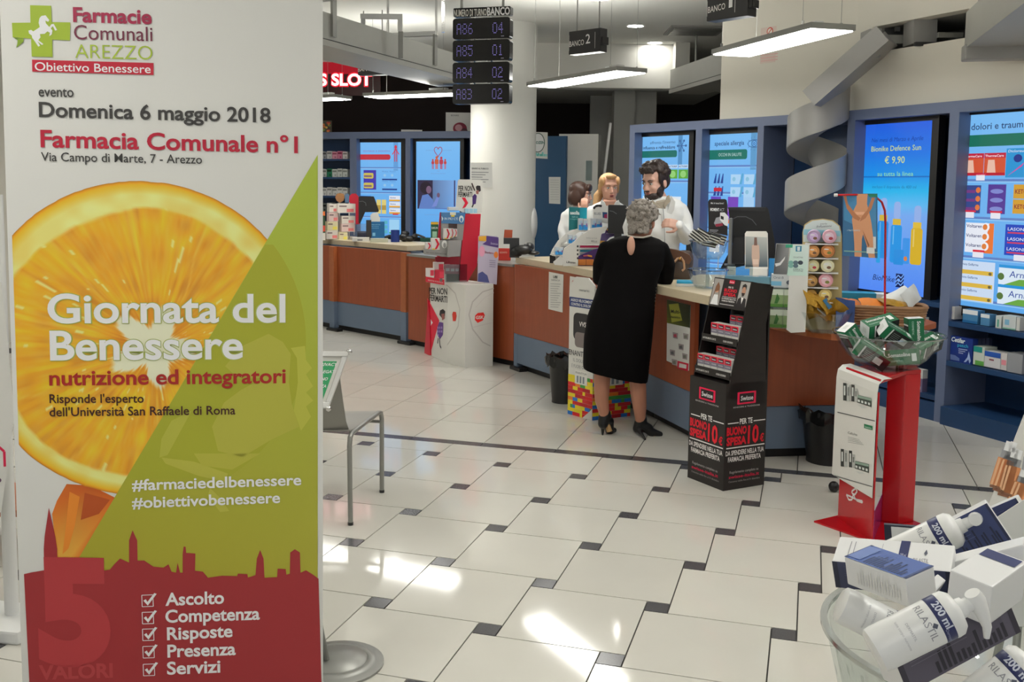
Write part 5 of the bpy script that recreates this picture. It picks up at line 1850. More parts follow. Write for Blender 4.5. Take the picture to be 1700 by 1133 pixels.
def tower_face(fr, W):
 P = Print(fr)
 h = z1
 P.rrect(W * 0.27, h * 0.80, W * 0.72, h * 0.915,0.004,(214,24,72), 1)
 P.rect(W * 0.32, h * 0.815, W * 0.67, h * 0.90,(30,20,24), 2)
 P.text('Swisse', W * 0.5, h * 0.835, h * 0.045,(232,228,226), 3, align='c', w=W * 0.3, bold=0.015)
 P.text('BENESSERE & TRADIZIONE', W * 0.5, h * 0.77, h * 0.014,(190,186,184), 2, align='c', w=W * 0.64)
 P.build('brand_lettering', tw)
 P = Print(fr)
 P.text('PER TE', W * 0.5, h * 0.615, h * 0.052,(220,216,212), 2, align='c', w=W * 0.31, bold=0.025)
 P.rect(W * 0.06, h * 0.625, W * 0.32, h * 0.635,(214,210,208), 2)
 P.rect(W * 0.68, h * 0.625, W * 0.97, h * 0.635,(214,210,208), 2)
 P.text('BUONO', W * 0.04, h * 0.52, h * 0.075,(200,20,40), 2, w=W * 0.48, bold=0.05)
 P.text('SPESA', W * 0.04, h * 0.425, h * 0.075,(200,20,40), 2, w=W * 0.48, bold=0.05)
 P.text('10', W * 0.55, h * 0.425, h * 0.17,(206,20,40), 2, w=W * 0.27, bold=0.03)
 P.text('€', W * 0.85, h * 0.425, h * 0.075,(206,20,40), 2, w=W * 0.1, bold=0.03)
 P.rect(W * 0.04, h * 0.392, W * 0.97, h * 0.403,(214,210,208), 2)
 P.text('DA SPENDERE NELLA TUA', W * 0.03, h * 0.328, h * 0.046,(214,210,208), 2, w=W * 0.93, bold=0.025)
 P.text('FARMACIA PREFERITA', W * 0.09, h * 0.268, h * 0.046,(214,210,208), 2, w=W * 0.8, bold=0.025)
 P.build('offer_lettering', tw)
 P = Print(fr)
 P.text('Regolamento completo su', W * 0.14, h * 0.155, h * 0.026,(170,166,164), 2, w=W * 0.7)
 P.text('swisse-italia.it', W * 0.12, h * 0.108, h * 0.03,(190,22,62), 2, w=W * 0.74, bold=0.02)
 P.text('Concorso valido fino al 31 dicembre', W * 0.12, h * 0.07, h * 0.018,(150,146,144), 2, w=W * 0.76)
 P.build('footnote_lettering', tw)


tower_face(FL, WL)
tower_face(FRr, WD)


# the vitamin boxes on its shelves
def vit_box(loc_pt, wv, uv_, w, h, dp, label, first=[None]):
 rz = math.atan2(-wv.y, -wv.x)
 if first[0] is None:
  t = thing('vitamin_box', label, 'box', tuple(loc_pt), rz, 'vitamin boxes on the black tower')
  MB().bx(-w / 2, w / 2,0, dp, 0, h).build('carton', 'white_card', t)
  fr = Frame(loc_pt, -wv, (0,0,1))
  P = Print(fr)
  a, b = -w / 2, w / 2
  P.rect(a, h * 0.68, b, h, (206,24,54), 1)
  P.rect(a, h * 0.42, b, h * 0.68,(112,108,124), 1)
  P.rrect(a + w * 0.14, h * 0.74, b - w * 0.14, h * 0.93,0.002,(60,20,30), 2)
  P.text('Swisse', 0, h * 0.79, h * 0.09,(238,230,230), 3, align='c', w=w * 0.6, bold=0.02)
  P.text('VITAMINE', 0, h * 0.52, h * 0.07,(214,212,220), 3, align='c', w=w * 0.7)
  P.rect(a + w * 0.1, h * 0.2, b - w * 0.1, h * 0.22,(190,188,190), 2)
  P.build('carton_print', t)
  first[0] = t
  return t
 return copy_tree(first[0], loc=tuple(loc_pt), rz=rz, label=label)


bw = (WL - 0.02) / 5
ords = ['leftmost', 'second from left', 'middle', 'fourth from left', 'rightmost']
for zz, du, nb, rowname in ((zs1,0.010,5, 'front row, lower tower shelf'), (zs1 + 0.045,0.095,4, 'back row, lower tower shelf'), (zs2,0.010,4, 'front row, upper tower shelf'), (zs2 + 0.045,0.095,3, 'back row, upper tower shelf')):
 for k in range(nb):
  wpos = 0.010 + bw * (k + 0.5)
  p = tw_pt(front_u(zz if du < 0.05 else zz - 0.045) + du, zz, wpos)
  vit_box(p, wdir, FRr.ex, bw - 0.003,0.098,0.05, 'vitamin box, %s, %s' % (('rightmost', 'second from the right', 'third from the right', 'fourth from the right', 'fifth from the right')[k], rowname))

# --- colourful floor display hidden behind the woman
EL, EF, ER = at_z(942.5,687), at_z(983,698.5), at_z(1046,691)
en = thing('cardboard_display', 'floor display with coloured toy brick print behind the woman in black', 'display stand', (EF.x, EF.y, 0))
eb_ = (EL.x + ER.x - EF.x, EL.y + ER.y - EF.y)
MB().prism([EL.xy, EF.xy, ER.xy, eb_], 0,0.30).build('carton_base', 'white_card', en, world=True)
ezt = 1.02
E1f, E2f = wall_frame(EL.xy, EF.xy), wall_frame(EF.xy, ER.xy)
we, de = math.dist(EL.xy, EF.xy), math.dist(EF.xy, ER.xy)
MB().slab(E1f, [(0,0.30), (we, 0.30), (we, ezt - 0.05), (we * 0.75, ezt), (we * 0.25, ezt),(0, ezt - 0.08)], -0.012,0.0).build('front_card', 'white_card', en, world=True)
MB().slab(E2f, [(0,0.30), (de, 0.30), (de, 0.95),(0,0.95)], -0.012,0.0).build('side_card', 'white_card', en, world=True)
MB().prism([eb_, ER.xy, (ER.x - 0.012, ER.y - 0.012), (eb_[0] - 0.012, eb_[1] - 0.012)], 0.3,0.95).build('back_card', 'white_card', en, world=True)
brick_cols = [(200,36,40),(236,196,40),(40,110,190),(60,140,60),(226,120,40),(170,30,40),(236,196,40),(186,40,40)]
for fr, W in ((E1f, we), (E2f, de)):
 P = Print(fr)
 nx, ny = int(W / 0.026), 11
 bwid = W / nx
 for j in range(ny):
  i = 0
  while i < nx:
   k = random.choice((1,2,2,3))
   k = min(k, nx - i)
   P.rect(bwid * i, 0.30 / ny * j, bwid * (i + k), 0.30 / ny * (j + 1) - 0.001, random.choice(brick_cols), 1)
   i += k
 P.rect(W * 0.28,0.24, W * 0.78,0.34,(214,212,206), 2)
 P.text('ENANTYUM', W * 0.31,0.315,0.016,(80,80,84), 3, w=W * 0.44)
 for k in range(3):
  P.rect(W * (0.36 + 0.12 * k), 0.25, W * (0.43 + 0.12 * k), 0.30,(120,128,134), 3)
 if fr is E1f:
  P.poly([(W * 0.62,0.0), (W, 0.0), (W, 0.085), (W * 0.9,0.06)], (196,192,186), 3)
  P.rect(0,0.80, W, 0.87,(44,60,110), 1)
  P.text('AGISCE VELOCEMENTE', W * 0.06,0.84,0.02,(226,226,230), 2, w=W * 0.9, bold=0.02)
  P.text('CONTRO IL DOLORE', W * 0.08,0.81,0.02,(226,226,230), 2, w=W * 0.84, bold=0.02)
  P.text('menarini', W * 0.4,0.92,0.02,(90,90,94), 2, w=W * 0.4)
  P.rrect(W * 0.18,0.56, W * 0.85,0.76,0.04,(44,42,44), 1)
  P.text('VVS', W * 0.42,0.665,0.035,(214,212,208), 2, w=W * 0.28, bold=0.02)
  P.rrect(W * 0.25,0.51, W * 0.8,0.62,0.03,(120,110,108), 2)
  P.text('ENANTYUM', W * 0.02,0.445,0.04,(70,66,70), 2, w=W * 0.94, bold=0.01)
  P.text('IL DOLORE', W * 0.2,0.40,0.026,(120,120,124), 2, w=W * 0.6)
  P.text('È FUORI GIOCO', W * 0.14,0.355,0.026,(120,120,124), 2, w=W * 0.75)
 P.build('display_print', en)

# --- bins
def bin_(p, r0, r1, h, label):
 t = thing('waste_bin', label, 'bin', (p.x, p.y, 0))
 MB().lathe([(0.0,0.0), (r0,0.0), (r0 * 0.98,0.02), (r1, h), (r1 + 0.012, h + 0.002), (r1 + 0.012, h - 0.03), (r1 - 0.004, h - 0.03), (r1 - 0.012, h - 0.02), (r0 - 0.01,0.02),(0.0,0.015)], 28).build('bucket', 'black_plastic', t, smooth=True)
 m_ = MB()
 n = 28
 prof2 = [(r1 + 0.02, h - 0.07), (r1 + 0.022, h - 0.02), (r1 + 0.016, h + 0.01), (r1 - 0.02, h - 0.01), (r1 - 0.03, h - 0.12)]
 vs, fs = [], []
 for i, (r, z) in enumerate(prof2):
  for j in range(n):
   a = 2 * math.pi * j / n
   rr = r + 0.008 * math.sin(j * 3.7 + i) + 0.006 * math.sin(j * 7.1 + 2 * i)
   vs.append((rr * math.cos(a), rr * math.sin(a), z + 0.014 * math.sin(j * 2.3 + i * 1.7)))
 for i in range(len(prof2) - 1):
  for j in range(n):
   fs.append((i * n + j, i * n + (j + 1) % n, (i + 1) * n + (j + 1) % n, (i + 1) * n + j))
 m_.add(vs, fs).build('bin_liner', mat('bin_bag', (16,16,17), 0.22, noise=0.2), t, smooth=True)
 return t


b1_ = at_z(937,672)
bin_(b1_ + Vector((0.0,0.1,0)), 0.095,0.125,0.36, 'small black waste bin beside the toy brick display')
b2_ = at_z(1380,776)
bin_(b2_ + Vector((0.02,0.14,0)), 0.13,0.165,0.33, 'black waste bin with liner behind the red stand')

# --- red stand with clear bowl
def r5(x, y):
 return (1330 + x / 3.54,600 + y / 3.54)


def flr(x, y, z=0.0):
 return at_z(*r5(x, y), z)


rs = thing('red_stand', 'glossy red metal display stand with white poster under the clear bowl', 'display stand', tuple(flr(470,960).xy) + (0,))
bp_ = [flr(75,948), flr(478,1090), flr(760,985), flr(560,905), flr(420,885), flr(215,915)]
MB().prism([p.xy for p in bp_], 0.0,0.008).build('base_plate', 'red_paint', rs, world=True)
a, b = flr(215,930), flr(412,1066)
RF = wall_frame(a.xy, b.xy)
zt_ = RF.uv(*r5(300,100))[1]
rw = math.dist(a.xy, b.xy)
MB().fbox(RF, 0, rw, 0.008, zt_ - 0.02,-0.008,0).build('front_plate', 'red_paint', rs, world=True)
# column of two faces
c0, c1, c2_ = flr(468,950), flr(572,968), flr(660,955)
cz = 0.765
cb = [(c2_.x + 0.02, c2_.y + 0.12), (c0.x + 0.06, c0.y + 0.16)]
MB().prism([c0.xy, c1.xy, c2_.xy] + cb, 0.008, cz).build('column', 'red_paint', rs, world=True, bevel=0.006)
q0 = RF.pt(0,0,-0.008)
q1 = RF.pt(rw, 0,-0.008)
MB().prism([q0.xy, q1.xy, c1.xy, c2_.xy] + cb, cz, cz + 0.02).build('top_plate', 'red_paint', rs, world=True, bevel=0.004)
MB().prism([c0.xy, (c0.x + 0.004, c0.y + 0.004), (q1.x + 0.004, q1.y + 0.004), q1.xy], 0.008,0.15).build('side_fin', mat('magenta_acrylic', (150,40,110), 0.2), rs, world=True)
# poster hooked over the front
pp0 = RF.uv(*r5(190,692))
pp1 = RF.uv(*r5(418,765))
u0, u1 = RF.uv(*r5(193,690))[0], RF.uv(*r5(432,740))[0]
vb = (RF.uv(*r5(190,692))[1] + RF.uv(*r5(418,765))[1]) / 2
vm = (RF.uv(*r5(212,300))[1] + RF.uv(*r5(436,350))[1]) / 2
pst = MB()
pth = [(vb, 0.012), (vm, 0.012), (cz - 0.04,0.010), (cz + 0.0,0.004), (cz + 0.022,-0.02), (cz + 0.026,-0.06)]
for (va_, da), (vb_, db) in zip(pth[:-1], pth[1:]):
 k = len(pst.v)
 pst.v += [tuple(RF.pt(u0, va_, da)), tuple(RF.pt(u1, va_, da)), tuple(RF.pt(u1, vb_, db)), tuple(RF.pt(u0, vb_, db)), tuple(RF.pt(u0, va_, da - 0.003)), tuple(RF.pt(u1, va_, da - 0.003)), tuple(RF.pt(u1, vb_, db - 0.003)), tuple(RF.pt(u0, vb_, db - 0.003))]
 pst.f += [(k, k + 1, k + 2, k + 3), (k + 7, k + 6, k + 5, k + 4), (k, k + 3, k + 7, k + 4), (k + 1, k + 5, k + 6, k + 2)]
pst.build('poster', 'white_card', rs, world=True)
PF = Frame(RF.pt(0,0,0.012), RF.ex, RF.ey)
P = Print(PF)


def jars(P, x, y, s=1.0):
 for dx, hh in ((0,100),(22,95),(48,95),(66,75)):
  c_ = (52,56,54) if dx in (0,48) else (170,172,168)
  P.polyp([r5(x + dx, y + dx * 0.1), r5(x + dx + 19, y + dx * 0.1 + 3), r5(x + dx + 19, y + dx * 0.1 - hh), r5(x + dx, y + dx * 0.1 - hh - 3)], c_, 1)
  P.polyp([r5(x + dx + 5, y + dx * 0.1 - 30), r5(x + dx + 14, y + dx * 0.1 - 29), r5(x + dx + 14, y + dx * 0.1 - hh + 15), r5(x + dx + 5, y + dx * 0.1 - hh + 14)], (196,200,196) if c_[0] < 100 else (120,124,120), 2)
 P.polyp([r5(x + 82, y + 12), r5(x + 166, y + 40), r5(x + 166, y - 12), r5(x + 86, y - 32)], (58,66,60), 1)
 P.polyp([r5(x + 84, y - 16), r5(x + 166, y + 4), r5(x + 166, y - 10), r5(x + 86, y - 30)], (130,150,136), 2)
 for k in range(4):
  P.polyp([r5(x + 88 + 20 * k, y + 8 + 6 * k), r5(x + 100 + 20 * k, y + 12 + 6 * k), r5(x + 100 + 20 * k, y - 2 + 6 * k), r5(x + 88 + 20 * k, y - 6 + 6 * k)], (200,204,200), 3)
 P.polyp([r5(x + 88, y + 28), r5(x + 110, y + 46), r5(x + 140, y + 42), r5(x + 130, y + 34)], (190,192,188), 1)


jars(P, 248,230)
jars(P, 234,618)
P.linep([r5(216,300), r5(436,352)], 0.004,(70,70,72), 2)
P.linep([r5(192,672), r5(420,738)], 0.004,(80,80,82), 2)
P.polyp([r5(372,368), r5(422,382), r5(422,406), r5(372,393)], (30,110,70), 2)
P.textp('Somatoline', r5(378,390), r5(416,400), 3.2,(190,214,200), 3)
P.textp('Cellulite', r5(277,427), r5(332,440), 4.2,(110,112,110), 2)
for k in range(4):
 P.linep([r5(277,445 + 10 * k), r5(345 + 8 * k, 462 + 10 * k)], 0.0022,(160,160,158), 2)
P.build('poster_print', rs)
P = Print(RF)
P.linep([r5(300,765), r5(322,748), r5(332,765), r5(318,785), r5(302,778), r5(300,765)], 0.009,(216,206,204), 2)
P.linep([r5(310,782), r5(300,815), r5(282,815), r5(268,785), r5(290,795), r5(330,815), r5(362,822), r5(362,832), r5(330,820), r5(318,805), r5(312,785)], 0.009,(216,206,204), 2)
P.build('logo_print', rs)
# feet
for x, y in ((208,775),(200,790)):
 p = at_z(*r5(208,775), 0.02)
MB().ball((flr(208,785).x, flr(208,785).y + 0.05,0.03), 0.03,12,8).build('castor', 'black_plastic', rs, world=True, smooth=True)

BC = Vector((1.885,4.94, cz + 0.02))
bowl = thing('clear_bowl', 'wide clear plastic bowl full of green and black cartons on the red stand', 'bowl', tuple(BC))
prof_o = [(0.0,0.0),(0.10,0.002),(0.15,0.02),(0.20,0.062),(0.238,0.115),(0.262,0.165),(0.270,0.170),(0.258,0.172)]
prof_i = [(0.234,0.118),(0.196,0.066),(0.147,0.025),(0.098,0.008),(0.0,0.006)]
MB().lathe(prof_o + prof_i, 48).build('bowl_shell', 'clear', bowl, smooth=True)
MB().lathe([(0.262,0.166),(0.272,0.168),(0.272,0.174),(0.262,0.174)], 48, close=True).build('rim', 'rim_plastic', bowl, smooth=True)

mat('carton_green', (20,104,66), 0.4, noise=0.05)


def soma_box(c, rot, label, s=1.0, first=[None]):
 """green and black face-cream carton; first one is built, others are copies"""
 if first[0] is None:
  t = thing('cream_carton', label, 'box', (0,0,0), 0, 'green and black cartons in the clear bowl')
  a, b, h = 0.085,0.038,0.034
  MB().bx(-a, a, -b, b, -h, h).build('carton', 'carton_green', t)
  for f0, fl in ((Frame((-a, -b, -h),(1,0,0),(0,0,1)), 0), (Frame((-a, -b, h),(1,0,0),(0,1,0)), 1), (Frame((a, b, -h),(-1,0,0),(0,0,1)), 2), (Frame((a, -b, -h),(-1,0,0),(0,1,0)), 3)):
   Hh_ = 2 * h if fl in (0,2) else 2 * b
   P = Print(f0)
   if fl in (0,3):
    P.rect(0,0,2 * a, Hh_, (30,30,31), 1)
    P.rect(0.0,0,0.028, Hh_, (28,112,72), 2)
    P.rect(0.03,0,0.038, Hh_, (222,222,220), 2)
    P.rect(0.1, Hh_ * 0.25,0.14, Hh_ * 0.75,(206,206,204), 2)
    for k in range(5):
     P.rect(0.046, Hh_ * (0.18 + 0.14 * k), 0.09, Hh_ * (0.22 + 0.14 * k),(130,130,130), 2)
   else:
    P.text('Somatoline', 0.012, Hh_ * 0.55, Hh_ * 0.24,(222,234,226), 2, w=0.11, bold=0.02)
    P.text('COSMETIC', 0.012, Hh_ * 0.22, Hh_ * 0.12,(180,210,196), 2, w=0.07)
    P.rect(0.128, Hh_ * 0.2,0.152, Hh_ * 0.7,(210,222,214), 2)
   P.build('carton_print', t)
  for sg in (-1,1):
   P = Print(Frame((sg * a, sg * -b, -h),(0, sg, 0),(0,0,1)))
   P.rect(0,0,2 * b, 2 * h, (34,34,35) if sg > 0 else (226,226,224), 1)
   P.rect(b * 0.6, h * 0.6, b * 1.4, h * 1.4,(200,200,198), 2)
   P.build('carton_print', t)
  first[0] = t
 else:
  t = copy_tree(first[0], label=label)
 t.location = c
 t.rotation_euler = rot
 t.scale = (s, s, s)
 MW[t] = Matrix.Translation(Vector(c))
 return t


soma = [((1418,566), 4.97,(1.5,0.95,0.25), 'green carton leaning against the left rim of the clear bowl'),
  ((1446,568), 5.05,(1.3,-0.3,0.6), 'green carton end low at the left of the clear bowl'),
  ((1460,541), 4.99,(0.35,-0.22,0.25), 'black carton with green end at the top of the heap in the bowl'),
  ((1486,556), 4.93,(0.5,0.5,0.2), 'black carton with white window in the middle of the bowl'),
  ((1518,556), 4.98,(1.45,1.5,-0.2), 'green carton standing upright at the right of the bowl'),
  ((1536,575), 4.97,(0.4,-0.3,0.5), 'small black carton end at the right rim of the bowl'),
  ((1494,594), 4.84,(1.35,-0.08,0.05), 'green carton lying along the front of the bowl with its name showing'),
  ((1448,588), 4.85,(0.3,0.55,-0.3), 'grey black carton seen through the bowl front, left'),
  ((1485,598), 4.99,(0.1,0.1,0.9), 'carton buried at the bottom of the bowl')]
for (x, y), Y, rot, lb in soma:
 p = at_y(x, y, Y)
 soma_box(tuple(p), rot, lb, 1.0)

# curved red rod with hanging poster
rd = thing('poster_rod', 'thin curved red rod rising behind the bowl and holding a legs poster', 'poster holder', tuple(at_y(1470,600,5.14)))
Yr = 5.14
pts = [at_y(1470,604, Yr), at_y(1469,480, Yr), at_y(1470,372, Yr), at_y(1469,350, Yr), at_y(1464,336, Yr), at_y(1455,328, Yr), at_y(1442,324.5, Yr), at_y(1425,323.5, Yr), at_y(1390,324, Yr)]
MB().tube(pts, 0.0055,10).build('rod', 'red_paint', rd, world=True, smooth=True)
MB().tube([at_y(1390,324, Yr), at_y(1385,324, Yr)], 0.0085,10).build('tip', 'white_plastic', rd, world=True, smooth=True)
pf = facing(5.13,1428,0.0)


def l9(x, y):
 return (1380 + x / 3.778,180 + y / 3.778)


_, pf2 = card('hanging_poster', pf, [l9(72,535), l9(290,535), l9(290,940), l9(72,925)], 0.002, mat('poster_blue', (52,104,146), 0.35), rd)
P = Print(pf2)
P.polyp([l9(80,540), l9(280,540), l9(285,900), l9(200,760), l9(80,700)], (66,124,166), 1)
SK, SK2 = (196,140,104),(170,112,78)
P.polyp([l9(160,537), l9(228,537), l9(224,600), l9(240,660), l9(252,720), l9(262,800), l9(268,870), l9(275,938), l9(235,938), l9(225,870), l9(200,790), l9(192,820), l9(190,880), l9(190,932), l9(146,930), l9(145,860), l9(140,780), l9(130,700), l9(140,640), l9(160,600)], SK, 2)
P.polyp([l9(74,540), l9(92,540), l9(105,600), l9(150,660), l9(185,690), l9(172,706), l9(140,690), l9(98,630)], SK2,3)
P.polyp([l9(255,560), l9(275,560), l9(252,630), l9(215,690), l9(180,710), l9(190,680), l9(225,640)], SK2,3)
P.polyp([l9(195,760), l9(205,790), l9(240,860), l9(232,870)], (140,88,60), 3)
P.polyp([l9(148,650), l9(212,650), l9(200,668), l9(160,668)], (216,166,134), 4)
P.linep([l9(80,895), l9(290,905)], 0.006,(120,160,150), 4)
P.polyp([l9(228,537), l9(288,538), l9(288,556), l9(240,556)], (40,120,90), 4)
P.polyp([l9(222,872), l9(272,874), l9(272,912), l9(222,910)], (206,206,204), 5)
P.polyp([l9(262,805), l9(280,806), l9(280,880), l9(264,880)], (196,200,200), 5)
P.textp('1 TRATTAMENTO', l9(100,770), l9(180,772), 2.6,(190,210,222), 3)
P.build('poster_print', rd)

# --- grey metal chair with the privacy sign
cF, cB = at_z(582,872), at_z(634,818)
fdir = Vector((cB.x - cF.x, cB.y - cF.y, 0))
sd_ = fdir.length
fdir.normalize()
ldir = Vector((-fdir.y, fdir.x, 0))
ch = thing('metal_chair', 'grey metal chair seen half behind the banner', 'chair', tuple(cF + fdir * sd_ / 2 + ldir * 0.22))
zs = 0.46


def chp(f_, l_, z):
 return cF + fdir * f_ + ldir * l_ + Vector((0,0, z))


cw = 0.44
for l_ in (0.0, cw):
 MB().tube([chp(0, l_, 0), chp(-0.01, l_, zs - 0.06), chp(0.0, l_, zs - 0.02), chp(0.03, l_, zs - 0.005), chp(0.1, l_, zs - 0.004), chp(sd_ - 0.06, l_, zs - 0.004), chp(sd_ - 0.02, l_, zs - 0.012), chp(sd_, l_, zs - 0.05), chp(sd_, l_, 0)], 0.0125,10).build('side_frame', 'grey_metal', ch, world=True, smooth=True)
 for f_ in (0, sd_):
  MB().tube([chp(f_, l_, 0), chp(f_, l_, 0.015)], 0.014,10).build('foot_cap', 'dark_plastic', ch, world=True)
MB().tube([chp(sd_ - 0.03,0, zs - 0.06), chp(sd_ - 0.03, cw, zs - 0.06)], 0.009,8).build('cross_bar', 'grey_metal', ch, world=True)
seat = MB()
NSEG = 10
for i in range(NSEG + 1):
 f_ = 0.02 + (sd_ - 0.03) * i / NSEG
 z_ = zs + 0.012 - 0.02 * math.sin(math.pi * i / NSEG) - (0.02 if i == NSEG else 0)
 for l_, dz in ((0.005,0), (cw / 2,-0.012), (cw - 0.005,0)):
  seat.v.append(tuple(chp(f_, l_, z_ + dz)))
 for l_, dz in ((0.005,0), (cw / 2,-0.012), (cw - 0.005,0)):
  seat.v.append(tuple(chp(f_, l_, z_ + dz - 0.006)))
for i in range(NSEG):
 a, b = i * 6,(i + 1) * 6
 seat.f += [(a, a + 1, b + 1, b), (a + 1, a + 2, b + 2, b + 1), (a + 4, a + 3, b + 3, b + 4), (a + 5, a + 4, b + 4, b + 5), (a + 3, a, b, b + 3), (a + 2, a + 5, b + 5, b + 2)]
seat.f += [(0,3,4,1),(1,4,5,2), (NSEG * 6, NSEG * 6 + 1, NSEG * 6 + 4, NSEG * 6 + 3), (NSEG * 6 + 1, NSEG * 6 + 2, NSEG * 6 + 5, NSEG * 6 + 4)]
seat.build('seat', mat('seat_metal', (150,148,142), 0.45, metal=0.3), ch, world=True, smooth=True)
bkr = MB()
for i, (z_, f_) in enumerate(((zs - 0.005,0.03), (zs + 0.05,0.012), (zs + 0.16,0.0), (zs + 0.3,-0.015), (zs + 0.34,-0.02))):
 for l_, df in ((0.02 + 0.012 * i, 0.02), (cw / 2,-0.01), (cw - 0.02 - 0.012 * i, 0.02)):
  bkr.v.append(tuple(chp(f_ + df, l_, z_)))
 for l_, df in ((0.02 + 0.012 * i, 0.02), (cw / 2,-0.01), (cw - 0.02 - 0.012 * i, 0.02)):
  bkr.v.append(tuple(chp(f_ + df + 0.006, l_, z_)))
for i in range(4):
 a, b = i * 6,(i + 1) * 6
 bkr.f += [(a, b, b + 1, a + 1), (a + 1, b + 1, b + 2, a + 2), (a + 3, a + 4, b + 4, b + 3), (a + 4, a + 5, b + 5, b + 4), (a, a + 3, b + 3, b), (a + 2, b + 2, b + 5, a + 5)]
bkr.f += [(24,25,28,27),(25,26,29,28),(0,3,4,1),(1,4,5,2)]
bkr.build('backrest', MATS['seat_metal'], ch, world=True, smooth=True)

sg = thing('privacy_sign', 'green privacy notice in a silver frame propped on the metal chair', 'sign', tuple(at_y(548,690,4.72)))


def q8(x, y):
 return (500 + x / 3.333,560 + y / 3.333)


A_ = at_y(*q8(150,395), 4.63)
B_ = at_y(*q8(265,80), 4.74)
Cc = at_y(*q8(-400,70), 4.74)
SGF = Frame(A_, (Cc - B_) * -1,(B_ - A_) - (B_ - A_).project((Cc - B_)))
# frame axes: ex runs right along the top rail, ey up the leaning sheet
sh = (B_ - A_).dot(SGF.ey)
ur = (B_ - A_).dot(SGF.ex)
Wd = 0.40
def sgq(u, v):
 return (u + ur * v / sh, v)


th = 0.016
for nm, qd in (('frame_rail', [sgq(-Wd, sh - 0.026), sgq(0.0, sh - 0.026), sgq(0.0, sh), sgq(-Wd, sh)]), ('frame_rail', [sgq(-Wd, 0), sgq(0.0,0), sgq(0.0,0.03), sgq(-Wd, 0.03)]), ('frame_rail', [sgq(-0.024,0.03), sgq(0,0.03), sgq(0, sh - 0.026), sgq(-0.024, sh - 0.026)]), ('frame_rail', [sgq(-Wd, 0.03), sgq(-Wd + 0.024,0.03), sgq(-Wd + 0.024, sh - 0.026), sgq(-Wd, sh - 0.026)])):
 MB().slab(SGF, qd, -th, 0.004).build(nm, mat('silver_frame', (214,214,212), 0.3, metal=0.6), sg, world=True, bevel=0.003)
MB().slab(SGF, [sgq(-Wd + 0.03,0.03), sgq(-0.02,0.03), sgq(-0.02, sh - 0.025), sgq(-Wd + 0.03, sh - 0.03)], -0.012,-0.006).build('sheet', 'paper', sg, world=True)
P = Print(Frame(SGF.pt(0,0,-0.006), SGF.ex, SGF.ey))
P.poly([sgq(-Wd + 0.04,0.045), sgq(-0.042,0.045), sgq(-0.042, sh - 0.048), sgq(-Wd + 0.04, sh - 0.048)], (52,150,96), 1)
for txt, xa, xb, y in (('PRIVACY', 95,197,160), ('PREGATI', 92,188,200), ('ONO', 92,145,240), ('NZA', 92,138,280)):
 P.textp(txt, q8(xa, y), q8(xb, y), 5.2,(218,232,222), 2, bold=0.02, slant=0.3)
P.poly([sgq(-0.10,0.062), sgq(-0.065,0.062), sgq(-0.08,0.09)], (214,228,218), 2)
P.build('sheet_print', sg)
for u_, v_ in ((0.0, sh),(0.0,0.0)):
 p = SGF.pt(*sgq(u_, v_), -0.006)
 MB().ball(tuple(p), 0.014,10,6).build('corner_cap', 'chrome', sg, world=True, smooth=True)

# --- white leaflet stand glimpsed left of the banner
ws = thing('leaflet_stand', 'white post stand with a curved panel and red script left of the banner', 'stand', tuple(at_z(14,1050).xy) + (0,))
p = at_z(12,1040)
MB().prism([(p.x - 0.5, p.y - 0.05), (p.x + 0.12, p.y - 0.16), (p.x + 0.2, p.y + 0.06), (p.x - 0.45, p.y + 0.2)], 0.0,0.05).build('base', 'white_plastic', ws, world=True, bevel=0.01)
MB().tube([(p.x + 0.02, p.y, 0.05), (p.x + 0.02, p.y, 1.62)], 0.025,12).build('post', 'white_plastic', ws, world=True, smooth=True)
MB().ball((p.x + 0.01, p.y - 0.03,1.30), 0.035,12,8).build('knob', 'white_plastic', ws, world=True, smooth=True)
ff = facing(3.35,0,0.0)
_, f3 = card('panel', ff, [(-160,300),(2,470),(12,560),(24,690),(2,850),(-160,1000)], 0.01, 'white_card', ws)
P = Print(f3)
P.linep([(-60,770),(-30,745),(-2,742),(7,750),(8,775)], 0.008,(196,30,70), 1)
P.oval(f3.uv(-2,798)[0], f3.uv(-2,798)[1], 0.008,0.008,(90,60,80), 1)
P.build('panel_print', ws)
p2 = at_z(-30,940)
MB().bx(p2.x - 0.6, p2.x + 0.25, p2.y, p2.y + 0.4,0.22,0.25).build('tray', 'wood_top', ws, world=True)

# ================================================================== THINGS ON THE COUNTERS AND SHELVES
def sit(xc, yb, z, yaw=0.0):
 """upright face standing on height z at the image point (xc, yb)"""
 p = at_z(xc, yb, z)
 a = math.atan2(p.x, p.y)
 return Frame((p.x, p.y, z), (math.cos(yaw - a), math.sin(yaw - a), 0),(0,0,1)), p


